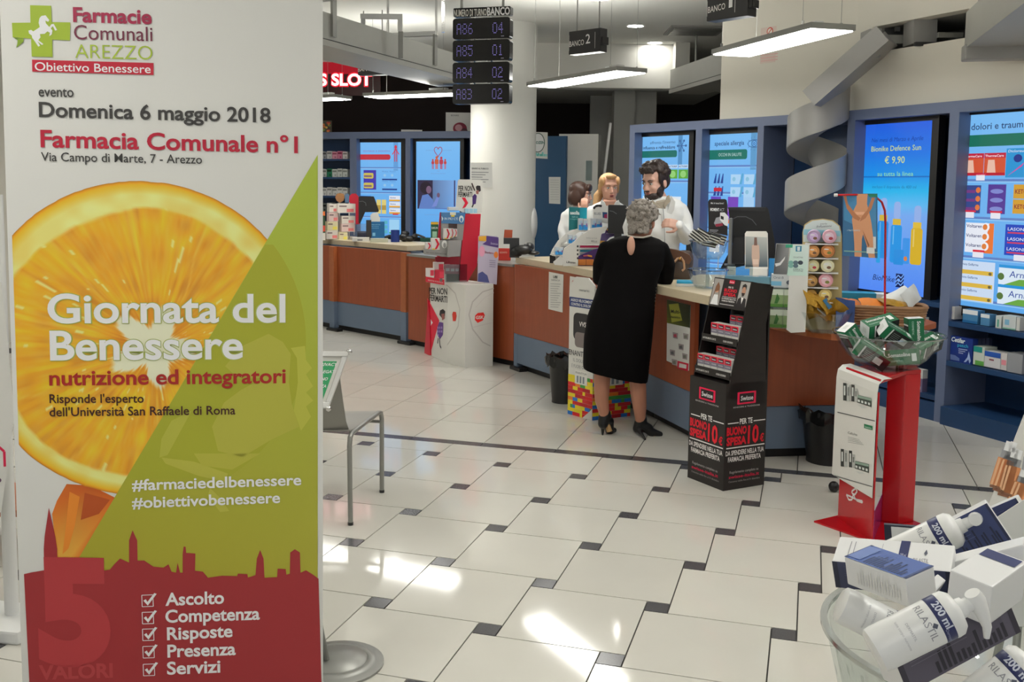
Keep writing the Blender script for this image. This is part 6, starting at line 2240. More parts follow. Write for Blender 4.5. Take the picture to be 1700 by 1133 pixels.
def box_on(name, label, x0, x1, yt, yb, z, dep, body, yaw=0.0, cat='box', group=None, bands=(), texts=(), m_=None, bevel=0.0):
 fr, p = sit((x0 + x1) / 2, yb, z, yaw)
 ym = (yt + yb) / 2
 u0, u1 = fr.uv(x0, ym)[0], fr.uv(x1, ym)[0]
 v1 = fr.uv((x0 + x1) / 2, yt)[1]
 t = thing(name, label, cat, tuple(fr.pt((u0 + u1) / 2,0,-dep / 2)), 0, group)
 MB().fbox(fr, u0, u1,0, v1,-dep, 0).build('carton' if m_ is None else 'body', m_ or mat('carton_%d_%d_%d' % body, body, 0.45, noise=0.03), t, world=True, bevel=bevel)
 f3 = Frame(fr.pt(u0,0,0), fr.ex, fr.ey)
 W_, H_ = u1 - u0, v1
 if bands or texts:
  P = Print(f3)
  for (a, b, c, d_, cc) in bands:
   P.rect(W_ * a, H_ * b, W_ * c, H_ * d_, cc, 1)
  for (s_, a, b, ww, hh, cc) in texts:
   P.text(s_, W_ * a, H_ * b, H_ * hh, cc, 2, w=W_ * ww, bold=0.01)
  P.build('carton_print', t)
 return t, f3, W_, H_


def cart(name, label, cat, px, yb, z, m_, th=0.006, yaw=0.0, lean=0.0, group=None, foot=True):
 """standing card: outline traced in the image, its foot on height z at image row yb"""
 xs = [p[0] for p in px]
 xc = (min(xs) + max(xs)) / 2
 fr, p = sit(xc, yb, z, yaw)
 t = thing(name, label, cat, tuple(p), 0, group)
 o, f2 = card('sheet', fr, px, th, m_, t)
 if foot:
  MB().slab(Frame(fr.pt(0,0,-th), fr.n * -1 + fr.ex * 0.1, fr.ey), [(0,0),(0.07,0),(0,0.1)], -0.002,0.002).build('strut', 'white_card', t, world=True)
 return t, f2


ZC = ZT + 0.001


def k2(x, y):
 return (530 + x / 7.083,260 + y / 7.083)


def k3(x, y):
 return (900 + x / 9.444,330 + y / 9.444)


def k1(x, y):
 return (1090 + x / 5.667,300 + y / 5.667)


# ---------------- left counter
cols = {'w': (224,216,206), 'p': (222,196,190), 'y': (220,210,170)}
gl = 'white and pink cartons piled on the far left counter'
pile = [((85,222,872,972), 'bottom carton of the left pile on the far counter', 'w'), ((95,222,768,870), 'second carton of the left pile on the far counter', 'y'), ((112,225,660,766), 'third carton of the left pile on the far counter', 'p'), ((118,215,560,655), 'top carton of the left pile on the far counter', 'w'),
  ((235,335,890,985), 'bottom carton of the front pile beside the clear tray', 'y'), ((262,420,792,885), 'second carton of the front pile beside the clear tray', 'p'), ((265,422,700,790), 'third carton of the front pile beside the clear tray', 'w'), ((218,426,556,664), 'wide white carton with red name on top of the front pile', 'w')]
base_fr, base_p = sit(*k2(180,975), ZC, 0.25)
for (x0, x1, y0, y1), lb, c_ in pile:
 t = carton(lb, base_fr, [k2(x0, y1), k2(x1, y1), k2(x1, y0), k2(x0, y0)], 0.1, cols[c_], ((0.5,0.1,0.9,0.45,(214,120,120) if c_ != 'y' else (214,200,90)),(0.08,0.66,0.5,0.8,(110,90,90))), gl, d=0.0 if x1 < 230 else 0.06)
P = None
for px_, lb, cc, yb in (([(190,480),(205,440),(240,430),(285,438),(300,475),(285,520),(245,545),(205,520)], 'round brown card sticking up behind the cartons on the far counter', (150,104,62), 560), ([(305,545),(300,460),(330,430),(352,450),(350,545)], 'blue grey card sticking up behind the cartons on the far counter', (84,110,140), 560)):
 t = thing('advert_card', lb, 'card', tuple(base_fr.pt(0,0,-0.12)))
 f2 = Frame(base_fr.pt(0,0,-0.12), base_fr.ex, base_fr.ey)
 card('sheet', f2, [k2(*p) for p in px_], 0.01, mat('card_%d' % cc[0], cc, 0.5), t)
 card('stick', f2, [k2(px_[0][0] + 40,540), k2(px_[0][0] + 55,540), k2(px_[0][0] + 55,975), k2(px_[0][0] + 40,975)], 0.008, 'white_card', t, d=-0.012)
t, f2 = cart('advert_card', 'tall red arched card beside the far left monitor', 'card', [k2(*p) for p in ((352,545),(355,470),(385,436),(430,436),(462,470),(475,640),(472,800),(430,800),(428,560))], k2(0,800)[1] + 18, ZC, 'red_card', yaw=0.2)


def monitor(label, px, xc, yb, z, dep=0.1, back_px=None, arcs=None):
 fr, p = sit(xc, yb, z, 0.0)
 t = thing('monitor', label, 'monitor', tuple(p))
 o, f2 = card('housing', fr, px, dep, 'black_plastic', t)
 xs = [q[0] for q in px]
 ys = [q[1] for q in px]
 u = fr.uv((min(xs) + max(xs)) / 2, max(ys))[0]
 vb = fr.uv(xc, max(ys))[1]
 MB().fbox(fr, u - 0.03, u + 0.03,0.012, vb + 0.04,-0.07,-0.02).build('neck', 'dark_plastic', t, world=True)
 MB().fbox(fr, u - 0.11, u + 0.11,0,0.012,-0.16,0.02).build('foot', 'dark_plastic', t, world=True, bevel=0.004)
 if arcs:
  P = Print(fr)
  P.linep(arcs, 0.006,(90,90,94), 1)
  P.build('vent_line', t)
 return t


monitor('black monitor back on the far left counter', [k2(*p) for p in ((462,478),(480,466),(640,470),(655,500),(702,640),(690,655),(540,655),(480,790),(462,780))], k2(570,0)[0], k2(0,985)[1], ZC, 0.06, arcs=[k2(*p) for p in ((470,530),(510,525),(545,545),(550,580))])
box_on('leaflet_holder', 'bright blue leaflet holder with a white leaflet on the far left counter', *[k2(x, 0)[0] for x in (600,768)], k2(0,768)[1], k2(0,965)[1], ZC, 0.07,(24,104,160), yaw=0.2, cat='holder', texts=(('PROGETTO', 0.1,0.8,0.6,0.05,(150,200,226)), ('farmacia', 0.1,0.7,0.5,0.05,(130,186,216)), ('insieme', 0.1,0.6,0.5,0.05,(130,186,216))), bands=((0.15,0.15,0.35,0.35,(120,180,214)),))
t, f2 = cart('leaflet', 'white leaflet standing in the blue holder', 'leaflet', [k2(*p) for p in ((600,945),(602,690),(625,665),(690,655),(700,700),(716,720),(712,945))], k2(0,965)[1] - 2.5, ZC, 'paper', 0.004, foot=False)
box_on('clear_tray', 'clear plastic box with dark contents before the far left monitor', *[k2(x, 0)[0] for x in (440,600)], k2(0,795)[1], k2(0,968)[1], ZC, 0.1,(0,0,0), m_='acrylic', cat='tray')
box_on('parcel', 'dark blue packet inside the clear plastic box', *[k2(x, 0)[0] for x in (448,580)], k2(0,880)[1], k2(0,962)[1], ZC + 0.003,0.06,(36,44,84), cat='packet', yaw=0.0)
box_on('card_tray', 'flat white tray of cards lying on the far left counter', *[k2(x, 0)[0] for x in (388,590)], k2(0,955)[1], k2(0,1000)[1], ZC, 0.12,(206,204,198), bands=((0.3,0.2,0.6,0.6,(110,110,112)),), cat='tray')
box_on('paper_pile', 'loose pile of papers on the far left counter', *[k2(x, 0)[0] for x in (600,810)], k2(0,968)[1], k2(0,1010)[1], ZC, 0.14,(176,178,160), cat='papers')
fr, p = sit(*k2(888,1008), ZC)
t = thing('pen_cup', 'deep blue round cup at the end of the far left counter', 'cup', tuple(p + Vector((0,0.04,0))))
rr_ = (k2(940,0)[0] - k2(836,0)[0]) / 2 / F * p.y
MB().lathe([(0,0), (rr_, 0), (rr_, 0.135), (rr_ - 0.006,0.135), (rr_ - 0.008,0.01),(0,0.008)], 24).build('cup_body', mat('cup_blue', (18,46,120), 0.35), t, smooth=True)


def lump(name, label, cat, pts, m_, z0=None):
 """rounded device: union of soft blobs; pts = (x, y, Y, rx, ry, rz) with x,y in image"""
 p = at_y(pts[0][0], pts[0][1], pts[0][2])
 t = thing(name, label, cat, tuple(p))
 mb = MB()
 for (x, y, Y, a, b, c) in pts:
  q = at_y(x, y, Y)
  mb.ball(tuple(q), (a, b, c), 14,10)
 mb.build('body', m_, t, world=True, smooth=True)
 return t


Yl = sit(*k2(1050,1000), ZC)[1].y
t = lump('desk_phone', 'black desk phone with tangled cord at the end of the far left counter', 'phone', [(*k2(1000,950), Yl, 0.06,0.06,0.05), (*k2(1060,965), Yl, 0.07,0.06,0.035), (*k2(1010,905), Yl + 0.02,0.05,0.05,0.03), (*k2(1120,940), Yl, 0.04,0.04,0.02)], 'black_plastic')
MB().tube([at_y(*k2(x, y), Yl) for x, y in ((1090,940),(1130,915),(1180,930),(1230,950),(1245,960))], 0.012,8).build('cord', 'dark_plastic', t, world=True, smooth=True)
MB().tube([at_y(*k2(x, y), Yl) for x, y in ((780,945),(830,930),(860,950))], 0.012,8).build('cord', 'dark_plastic', t, world=True, smooth=True)
box_on('medicine_box', 'green and orange carton at the banner edge of the far left counter', *[k2(x, 0)[0] for x in (-30,70)], k2(0,640)[1], k2(0,985)[1], ZC, 0.1,(44,70,40), bands=((0.5,0.84,1,0.98,(214,110,50)),(0.0,0.0,1.0,0.25,(206,200,190)),(0.4,0.3,1.0,0.5,(190,70,50))))
box_on('medicine_box', 'dark green carton half hidden by the grey tray of the red tower', *[c8(x, 0)[0] for x in (105,205)], c8(0,628)[1], c8(0,700)[1], ZC - 0.06,0.08,(30,80,60))
box_on('medicine_box', 'green carton with yellow top standing left of the red tower', *[c8(x, 0)[0] for x in (210,285)], c8(0,470)[1], c8(0,640)[1], ZC + 0.0,0.06,(40,92,60), bands=((0,0.86,1,1,(206,160,50)),(0.2,0.1,0.8,0.45,(150,190,160))), texts=(('DAFLON', 0.1,0.6,0.8,0.12,(206,222,210)),))

# cartons in the open shelf cabinet
frs = Frame(frF.pt(0,0,-0.05), frF.ex, frF.ey)
rows = [(264,251, 'upper'),(294,280, 'second'),(325,311, 'third'),(352,337, 'fourth')]
shelf_cols = [[(196,196,194),(150,152,156),(206,206,204),(220,150,170),(206,120,150),(214,206,206)], [(206,206,202),(190,192,190),(28,120,84),(206,210,206),(206,210,206),(206,210,206)], [(214,214,212)] * 6, [(120,124,122),(90,96,94),(206,206,202),(110,114,112),(206,206,202),(150,152,150)]]
on = ('first', 'second', 'third', 'fourth', 'fifth', 'sixth')
for r, (yb, yt, rn) in enumerate(rows):
 zz = frs.uv(557, yb)[1]
 MB().bx(0.05, LF_ - 0.05,0.0,0.33, zz - 0.028, zz - 0.001).build('shelf', 'cabinet_navy', cabF)
 for k in range(6):
  x0 = 525 + k * 8.7
  c_ = shelf_cols[r][k]
  carton('small carton, %s of six on the %s shelf of the open blue cabinet' % (on[k], rn), frs, [(x0 + 0.4, yb), (x0 + 8.3, yb), (x0 + 8.3, yt + (k % 2)), (x0 + 0.4, yt + (k % 2))], 0.1, c_, ((0.08,0.62,0.92,0.85, tuple(max(0, v - 90) for v in c_)),(0.5,0.12,0.8,0.35, tuple(max(0, v - 60) for v in c_))), 'cartons in the open blue cabinet')

# on top of the far cabinets
zt2 = CABT + 0.001
t, f3, W_, H_ = box_on('helmet_box', 'white box printed with a dark red round gadget on the far cabinets', 740,783,187,221, zt2,0.12,(206,204,200), cat='box', texts=(('BIONIKE', 0.2,0.82,0.3,0.08,(90,90,92)),))
P = Print(f3)
P.oval(W_ * 0.55, H_ * 0.22, W_ * 0.27, H_ * 0.3,(120,30,50), 3)
P.oval(W_ * 0.5, H_ * 0.26, W_ * 0.14, H_ * 0.16,(176,130,136), 4)
P.oval(W_ * 0.72, H_ * 0.12, W_ * 0.12, H_ * 0.12,(60,24,34), 4)
P.build('box_print', t)
t, f3, W_, H_ = box_on('food_poster', 'small framed picture of fruit standing on the far cabinets by the banner', 525,551,200,222, zt2,0.02,(70,60,30), cat='picture')
P = Print(f3)
for k in range(26):
 P.oval(W_ * random.uniform(0.1,0.9), H_ * random.uniform(0.1,0.9), 0.016,0.016, random.choice(((206,120,40),(190,60,40),(110,130,50),(214,170,60))), 1 + k % 5, n=8)
P.build('picture_print', t)
box_on('paper_pile', 'low pile of white papers lying on the far cabinets', 666,701,215.5,221.5, zt2,0.2,(206,204,200), cat='papers')

# on the column
f2 = facing(10.66,800,0.25)
t = thing('column_notice', 'white printed notice stuck on the round column', 'notice', tuple(at_y(800,300,10.66)))
_, f3 = card('sheet', f2, [(781.5,270),(817,270),(818,312),(781.5,311)], 0.004, 'paper', t)
P = Print(f3)
P.textp('ORARIO AL PUBBLICO', (783,281),(811,281.5), 2.6,(60,60,62), 1, bold=0.02)
for k in range(6):
 P.linep([(783,286 + 4 * k),(811 - (k % 3) * 5,286.4 + 4 * k)], 0.008,(130,130,130), 1)
P.build('notice_print', t)
t = thing('paper_towel_dispenser', 'rounded white dispenser bulging from the right side of the column', 'dispenser', tuple(at_y(884,370,11.1)))
q = at_y(883,371,11.0)
MB().ball((q.x, q.y, q.z),(0.062,0.13,0.20), 20,14).build('shell', 'white_plastic', t, world=True, smooth=True)

# card reader and cards at the left end of the main counter
Yp = sit(866,428, ZC)[1].y
t = lump('card_reader', 'black card payment terminal at the left end of the main counter', 'terminal', [(868,415, Yp, 0.09,0.07,0.045),(878,410, Yp + 0.03,0.05,0.06,0.04),(858,418, Yp, 0.06,0.05,0.05),(885,420, Yp, 0.06,0.05,0.02)], 'black_plastic')
fbx('display_hood', facing(Yp, 849,0.0), 836,395.5,862,405.5,0.06, 'dark_plastic', t)
fbx('support', facing(Yp, 852,0.0), 846,405,862,428,0.05, 'dark_plastic', t)
t, f2 = cart('advert_card', 'small orange brown card behind the card reader', 'card', [(836,398),(837.5,381.5),(851,382),(850,398)], 431,0.957, mat('rust_card', (170,76,44), 0.5))
box_on('medicine_box', 'small red box left of the card reader', 827.5,848,413,432.5,0.957,0.06,(196,50,36), texts=(('SCONTO', 0.1,0.6,0.6,0.15,(226,180,160)),))

# blue partition, white cupboard and leaning pole behind the tills
p0, p1 = at_y(872,300,11.95), at_y(939,300,11.75)
pt_ = wall_frame((p0.x, p0.y), (p1.x, p1.y))
t = thing('blue_partition', 'tall blue partition panel right of the column with two notices', 'partition', (p1.x, p1.y, 0))
vt_ = pt_.uv(925,226)[1]
MB().fbox(pt_, 0, math.dist((p0.x, p0.y), (p1.x, p1.y)), 0, vt_, -0.05,0).build('panel', 'partition_blue', t, world=True)
t = thing('round_logo_poster', 'white poster with a green circled word on the blue partition', 'poster', tuple(pt_.pt(0,1.8)))
_, f3 = card('sheet', pt_, [(880,219),(909,220),(909,264),(880,262)], 0.003, 'paper', t, d=0.004)
P = Print(f3)
u, v = f3.uv(893,237)
P.oval(u, v, 0.088,0.115,(70,90,84), 1, n=28)
P.oval(u, v, 0.078,0.105,(226,226,222), 2, n=28)
P.textp('PROZEN', (884,239),(904,239), 4.6,(20,100,84), 3, bold=0.03)
for k in range(14):
 P.oval(u + random.uniform(-0.09,0.09), v - 0.13 + random.uniform(-0.02,0.02), 0.012,0.014, random.choice(((90,170,160),(120,190,186))), 3, n=8)
P.polyp([(881,256),(909,256),(909,260),(881,259)], (150,196,190), 2)
P.build('poster_print', t)
t = thing('partition_notice', 'plain white printed sheet on the blue partition', 'notice', tuple(pt_.pt(0,1.5)))
_, f3 = card('sheet', pt_, [(911,294),(930.5,294),(930,339),(911.5,338)], 0.003, 'paper', t, d=0.004)
P = Print(f3)
for k in range(9):
 P.linep([(913.5,299 + 4 * k),(928,299.2 + 4 * k)], 0.006,(176,176,172), 1)
P.build('notice_print', t)

fc = facing(12.05,962,-0.12)
t = thing('white_cupboard', 'white cupboard door behind the pharmacists with a clear file holder', 'cupboard', tuple(fc.pt(0,0)))
u0, u1 = fc.uv(927,300)[0], fc.uv(992,300)[0]
vt_ = fc.uv(960,222.5)[1]
MB().fbox(fc, u0, u1,0, vt_, -0.35,-0.02).build('carcass', 'grey_wall', t, world=True)
MB().fbox(fc, u0, u1,0.02, vt_, -0.02,0).build('door', 'white_card', t, world=True, bevel=0.004)
MB().fbox(fc, fc.uv(973,285)[0], fc.uv(983,285)[0], fc.uv(978,300)[1], fc.uv(978,267)[1], 0.002,0.03).build('file_holder', 'acrylic', t, world=True)
MB().slab(fc, [fc.uv(*p) for p in ((938,265),(961,286),(941,306),(938,300))], 0.001,0.003).build('tilted_sheet', 'paper', t, world=True)
t = thing('leaning_pole', 'thin white pole leaning against the grey pier', 'pole', tuple(at_y(1003,290,12.2)))
p0, p1 = at_y(1013.5,205,12.5), at_y(1003.5,288,12.15)
dn = (p1 - p0) * (p1.z / (p0.z - p1.z)) + p1
MB().tube([p0, dn], 0.018,8).build('tube', 'white_plastic', t, world=True, smooth=True)

# notices taped on the counter front
FMs = [wall_frame(a, b) for a, b in zip(main_base[:-1], main_base[1:])]


def notice(label, px, fr, art, name='counter_notice', cat='notice', m_='paper'):
 t = thing(name, label, cat, tuple(fr.pt(*fr.uv(*px[0]))))
 _, f3 = card('sheet', fr, px, 0.002, m_, t, d=0.004)
 P = Print(f3)
 art(P)
 P.build('notice_print', t)
 return t


def k4(x, y):
 return (820 + x / 3.147,380 + y / 3.147)


def art1(P):
 P.textp('UBI', k4(310,258), k4(332,260), 4.5,(70,70,72), 1, bold=0.03)
 P.textp('FARMACIA', k4(300,272), k4(345,275), 3,(90,90,92), 1)
 for k in range(11):
  P.linep([k4(296,288 + 12 * k), k4(350 - (k % 4) * 6,290 + 12 * k)], 0.006,(160,160,158), 1)


notice('white price list sheet taped on the counter front, leftmost', [k4(287,225), k4(363,240), k4(358,438), k4(284,420)], FMs[0], art1)


def art2(P):
 for k, tx in enumerate(('ASPETTA QUI IL TUO', 'TURNO E IL NUMERO', 'SUL TABELLONE')):
  P.textp(tx, k4(408,278 + 14 * k), k4(508,293 + 15 * k), 3.2,(190,80,90), 1, bold=0.01)
 u, v = P.fr.uv(*k4(412,338))
 P.oval(u, v, 0.02,0.025,(60,60,62), 1)


notice('white notice with red writing taped on the counter beside the toy brick display', [k4(397,248), k4(515,270), k4(512,380), k4(393,360)], FMs[1], art2)


def art3(P):
 P.gradp([k4(905,370), k4(1027,400), k4(1025,518), k4(905,492)], [(60,70,30),(40,44,26),(44,50,26),(110,116,30)], 1)
 P.polyp([k4(915,395), k4(965,390), k4(985,480), k4(930,490)], (170,172,60), 2)
 P.textp('Multi-', k4(926,440), k4(975,445), 6,(40,44,30), 3, bold=0.02)
 P.textp('vitaminico', k4(920,465), k4(975,470), 4,(50,54,34), 3, bold=0.01)
 for (x, y) in ((935,540),(990,545),(965,600),(920,630),(985,650),(930,680)):
  P.polyp([k4(x, y), k4(x + 28, y + 6), k4(x + 26, y + 36), k4(x + 2, y + 30)], (150,140,140), 2)
  P.polyp([k4(x + 5, y + 12), k4(x + 20, y + 10), k4(x + 22, y + 28), k4(x + 6, y + 26)], random.choice(((90,90,92),(170,60,80),(110,110,100))), 3)
 P.polyp([k4(960,690), k4(1018,705), k4(1015,745), k4(958,730)], (196,30,60), 2)
 P.polyp([k4(970,702), k4(1008,712), k4(1006,732), k4(968,724)], (206,200,196), 3)


notice('magazine page with green top taped on the counter left of the black tower', [k4(905,370), k4(1027,400), k4(1018,742), k4(958,730), k4(955,712), k4(902,690)], FMs[3], art3)

# ---------------- main counter, left of the woman
fr, p = sit(*k3(340,1060), ZC, 0.35)
YD = p.y
dsp = thing('stepped_display', 'white curved stepped counter display with teal header and blue blister packs', 'display', tuple(p))
fD = facing(YD, 935,0.35)
fE = facing(YD + 0.25,955,0.35)
card('side_panel', fD, [k3(*q) for q in ((330,1058),(318,905),(345,780),(480,690),(600,580),(790,460),(1020,436),(1015,480),(930,560),(900,720),(580,720),(560,1055))], 0.006, 'white_card', dsp)
card('side_panel', fE, [k3(*q) for q in ((125,885),(160,800),(250,660),(380,540),(560,475),(620,500),(430,620),(290,770),(230,890))], 0.006, 'white_card', dsp)
card('header', fE, [k3(*q) for q in ((425,132),(705,142),(700,400),(560,470),(420,500))], 0.006, mat('teal_card', (18,116,122), 0.5), dsp, d=-0.05)
_, f3 = card('sign', fE, [k3(*q) for q in ((800,160),(830,118),(900,104),(1045,112),(1052,360),(1030,390),(940,370),(800,330))], 0.006, 'white_card', dsp, d=-0.02)
P = Print(f3)
P.linep([k3(*q) for q in ((806,160),(830,122),(880,108),(935,118))], 0.02,(40,40,42), 1)
P.textp('BLUES', k3(815,250), k3(920,255), 4,(120,124,128), 1, bold=0.02)
P.build('sign_print', dsp)
P = Print(f3)
P.polyp([k3(*q) for q in ((945,210),(1020,215),(1018,310),(950,300))], (40,70,110), 1)
P.polyp([k3(*q) for q in ((975,250),(1020,240),(1018,310),(970,300))], (150,40,80), 2)
P.build('picture_print', dsp)
_h = Frame(fE.pt(0,0,-0.05), fE.ex, fE.ey)
P = Print(_h)
P.textp('aeolia', k3(438,245), k3(585,250), 6,(206,226,222), 1, bold=0.04)
P.textp('INFUSI', k3(468,300), k3(560,304), 3,(150,206,206), 1)
P.textp('e integratori', k3(440,328), k3(566,332), 2.6,(130,196,196), 1)
P.gradp([k3(590,140), k3(703,144), k3(700,310), k3(590,310)], [(20,130,150),(30,150,176),(40,170,190),(24,140,160)], 0)
P.build('header_print', dsp)
for k, (x0, y0, x1, y1, dd) in enumerate(((210,870,480,905,0.12),(340,700,560,735,0.06),(560,488,1000,520,-0.02))):
 fbx('step', fE, *k3(x0, y0), *k3(x1, y1), 0.1, 'white_card', dsp, d=dd)
card('front_lip', fD, [k3(*q) for q in ((175,995),(300,890),(335,960),(320,1050),(200,1040))], 0.006, 'white_card', dsp, d=0.01)
P = Print(Frame(fD.pt(0,0,0.0), fD.ex, fD.ey))
P.textp('L.Brunnen', k3(378,1008), k3(520,1020), 3.6,(50,48,50), 1, bold=0.02, slant=0.2)
P.build('brand_lettering', dsp)
P = Print(fD)
for k in range(4):
 u, v = P.fr.uv(*k3(556,748 + 62 * k))
 P.oval(u, v, 0.007,0.009,(40,40,42), 1)
P.build('rivet_print', dsp)
P = Print(fD)
P.textp('SCEGLI LA TUA', k3(690,625), k3(860,632), 2,(140,140,140), 1)
P.textp('BELLE', k3(770,680), k3(860,688), 3,(110,110,112), 1)
P.build('side_print', dsp)
gp = 'white and blue blister packs on the stepped display'
for k, (x0, y0, x1, y1, dd, lb) in enumerate(((205,755,262,880,0.12, 'lowest step of the stepped display, left'),(265,765,330,880,0.12, 'lowest step of the stepped display, right'),(415,565,475,700,0.06, 'middle step of the stepped display, left'),(478,575,540,700,0.06, 'middle step of the stepped display, right'),(575,310,640,492,-0.01, 'top step of the stepped display, first'),(645,318,715,492,-0.01, 'top step of the stepped display, second'),(780,310,855,492,-0.01, 'top step of the stepped display, third'),(858,318,940,470,-0.01, 'top step of the stepped display, fourth'))):
 carton('white and blue pack on the ' + lb, fE, [k3(x0, y1), k3(x1, y1), k3(x1, y0), k3(x0, y0)], 0.03,(206,212,218), ((0,0,1,0.45,(50,140,206)),(0.2,0.5,0.8,0.8,(170,190,206)),(0.6,0.3,0.9,0.6,(150,110,170))), gp, dd + 0.02)
# striped cartons and purple display
fS, pS = sit(*k3(690,1050), ZC, 0.25)
for k, (cc, y0) in enumerate((((186,40,84), 728), ((30,110,130), 795), ((150,146,146), 850))):
 carton(('pink striped flat carton at the top of the stack by the purple display', 'teal striped flat carton in the stack by the purple display', 'grey flat carton in the stack by the purple display')[k], fS, [k3(595, y0 + 50), k3(915, y0 + 50), k3(915, y0), k3(595, y0)], 0.08,(206,204,202), ((0.0,0.2,1,0.85, cc),), 'striped flat cartons on the main counter', -0.06)
pd = thing('counter_display', 'purple counter display with an orange arched header beside the black dress', 'display', tuple(pS))
PUR = mat('purple_card', (74,40,112), 0.45)
card('front', fS, [k3(*q) for q in ((562,905),(830,940),(835,1085),(562,1050))], 0.006, PUR, pd, d=0.02)
card('side', fS, [k3(*q) for q in ((562,905),(800,800),(925,770),(900,850),(830,940))], 0.006, PUR, pd)
fbx('tray', fS, *k3(570,940), *k3(835,1055), 0.08, PUR, pd, d=0.012)
_, f3 = card('header', fS, [k3(*q) for q in ((905,720),(920,555),(985,540),(1010,465),(1060,436),(1120,436),(1165,470),(1185,570),(1060,610),(985,690),(945,720))], 0.006, mat('purple_card_2', (92,76,130), 0.45), pd, d=-0.02)
P = Print(f3)
P.polyp([k3(*q) for q in ((1012,500),(1030,460),(1090,440),(1145,460),(1170,505))], (222,150,50), 1)
P.polyp([k3(*q) for q in ((1010,512),(1170,512),(1178,560),(990,545))], (70,40,96), 1)
P.textp('MULTICENTRUM', k3(1030,490), k3(1140,492), 2.4,(240,230,190), 2, bold=0.02)
P.textp('vitamine ogni giorno', k3(1000,548), k3(1140,556), 2,(190,180,210), 2)
P.polyp([k3(*q) for q in ((910,660),(985,660),(960,705),(905,705))], (190,140,60), 1)
P.build('header_print', pd)
for k in range(2):
 carton(('orange carton in the purple display, left', 'orange carton in the purple display, right')[k], fS, [k3(570 + 122 * k, 1040), k3(685 + 122 * k, 1050), k3(685 + 122 * k, 955), k3(570 + 122 * k, 950)], 0.01,(216,130,60), (), 'orange cartons in the purple display', 0.035)
P = Print(Frame(fS.pt(0,0,0.021), fS.ex, fS.ey))
P.polyp([k3(*q) for q in ((715,880),(780,890),(785,920),(715,905))], (222,150,60), 1)
P.polyp([k3(*q) for q in ((640,890),(715,880),(715,905),(650,910))], (190,90,110), 1)
P.build('display_print', pd)
t, f2 = cart('price_card', 'small black sign at the front corner of the stepped display', 'card', [k3(*q) for q in ((118,1010),(118,878),(302,905),(300,1000),(190,1000),(165,1015))], k3(0,1012)[1], ZC, 'black_card')
P = Print(f2)
P.textp('BIONIKE', k3(210,945), k3(292,952), 4,(170,170,172), 1, bold=0.02)
P.build('card_print', t)
monitor('black monitor back in front of the blonde pharmacist', [k3(*q) for q in ((1030,540),(1035,112),(1050,98),(1310,105),(1340,150),(1345,560))], k3(1190,0)[0], 442, ZC, 0.10, arcs=[k3(*q) for q in ((1055,190),(1110,200),(1170,240))])

# ---------------- main counter, right of the woman
t = thing('handbag', 'slouchy brown leather handbag on the counter beside the woman', 'bag', tuple(sit(1128,462, ZC)[1]))
Yb = sit(1128,464, ZC)[1].y
mb = MB()
NB = 14
rings = [((1128,463), 19,0.05), ((1128,456), 22,0.07), ((1129,445), 23,0.08), ((1129,432), 24,0.075), ((1128,424), 23,0.05), ((1126,417), 20,0.03)]
for (xc, yc), hw, dp in rings:
 c = at_y(xc, yc, Yb + 0.06)
 for j in range(NB):
  a = 2 * math.pi * j / NB
  wob = 1 + 0.08 * math.sin(3 * a + yc)
  mb.v.append((c.x + hw / F * Yb * math.cos(a) * wob, c.y + dp * math.sin(a) * wob, c.z + 0.006 * math.sin(2 * a)))
for i in range(len(rings) - 1):
 for j in range(NB):
  mb.f.append((i * NB + j, i * NB + (j + 1) % NB, (i + 1) * NB + (j + 1) % NB, (i + 1) * NB + j))
mb.f += [tuple(range(NB - 1,-1,-1)), tuple((len(rings) - 1) * NB + j for j in range(NB))]
mat('bag_leather', (74,62,56), 0.35, noise=0.25, bump=0.4)
mat('bag_brown', (92,60,40), 0.35, noise=0.25)
mb.build('bag_body', 'bag_leather', t, world=True, smooth=True)
fl = MB()
pts_f = [k1(120,640), k1(180,650), k1(250,670), k1(310,700), k1(335,745), k1(305,790), k1(250,770), k1(190,760), k1(150,720)]
fB = facing(Yb - 0.015,1128)
fl.slab(fB, [fB.uv(*q) for q in pts_f], -0.05,0.0)
fl.build('flap', 'bag_brown', t, world=True, bevel=0.004)
MB().tube([at_y(*k1(x, y), Yb - 0.02) for x, y in ((165,770),(195,735),(230,725),(255,760),(262,830),(240,850))], 0.008,8).build('strap', mat('strap_tan', (176,136,104), 0.4), t, world=True, smooth=True)
MB().ball(tuple(at_y(*k1(222,735), Yb - 0.025)), 0.012,10,6).build('buckle', mat('brass', (190,150,90), 0.25, metal=0.9), t, world=True, smooth=True)
box_on('folder', 'bright blue folder lying on the counter beside the handbag', *[k1(x, 0)[0] for x in (190,345)], k1(0,950)[1], k1(0,970)[1], ZC, 0.12,(40,160,206), cat='folder')
box_on('paper_pile', 'white papers lying under the blue folder', 1122,1168,473.5,476.5, ZC, 0.05,(206,206,202), cat='papers')

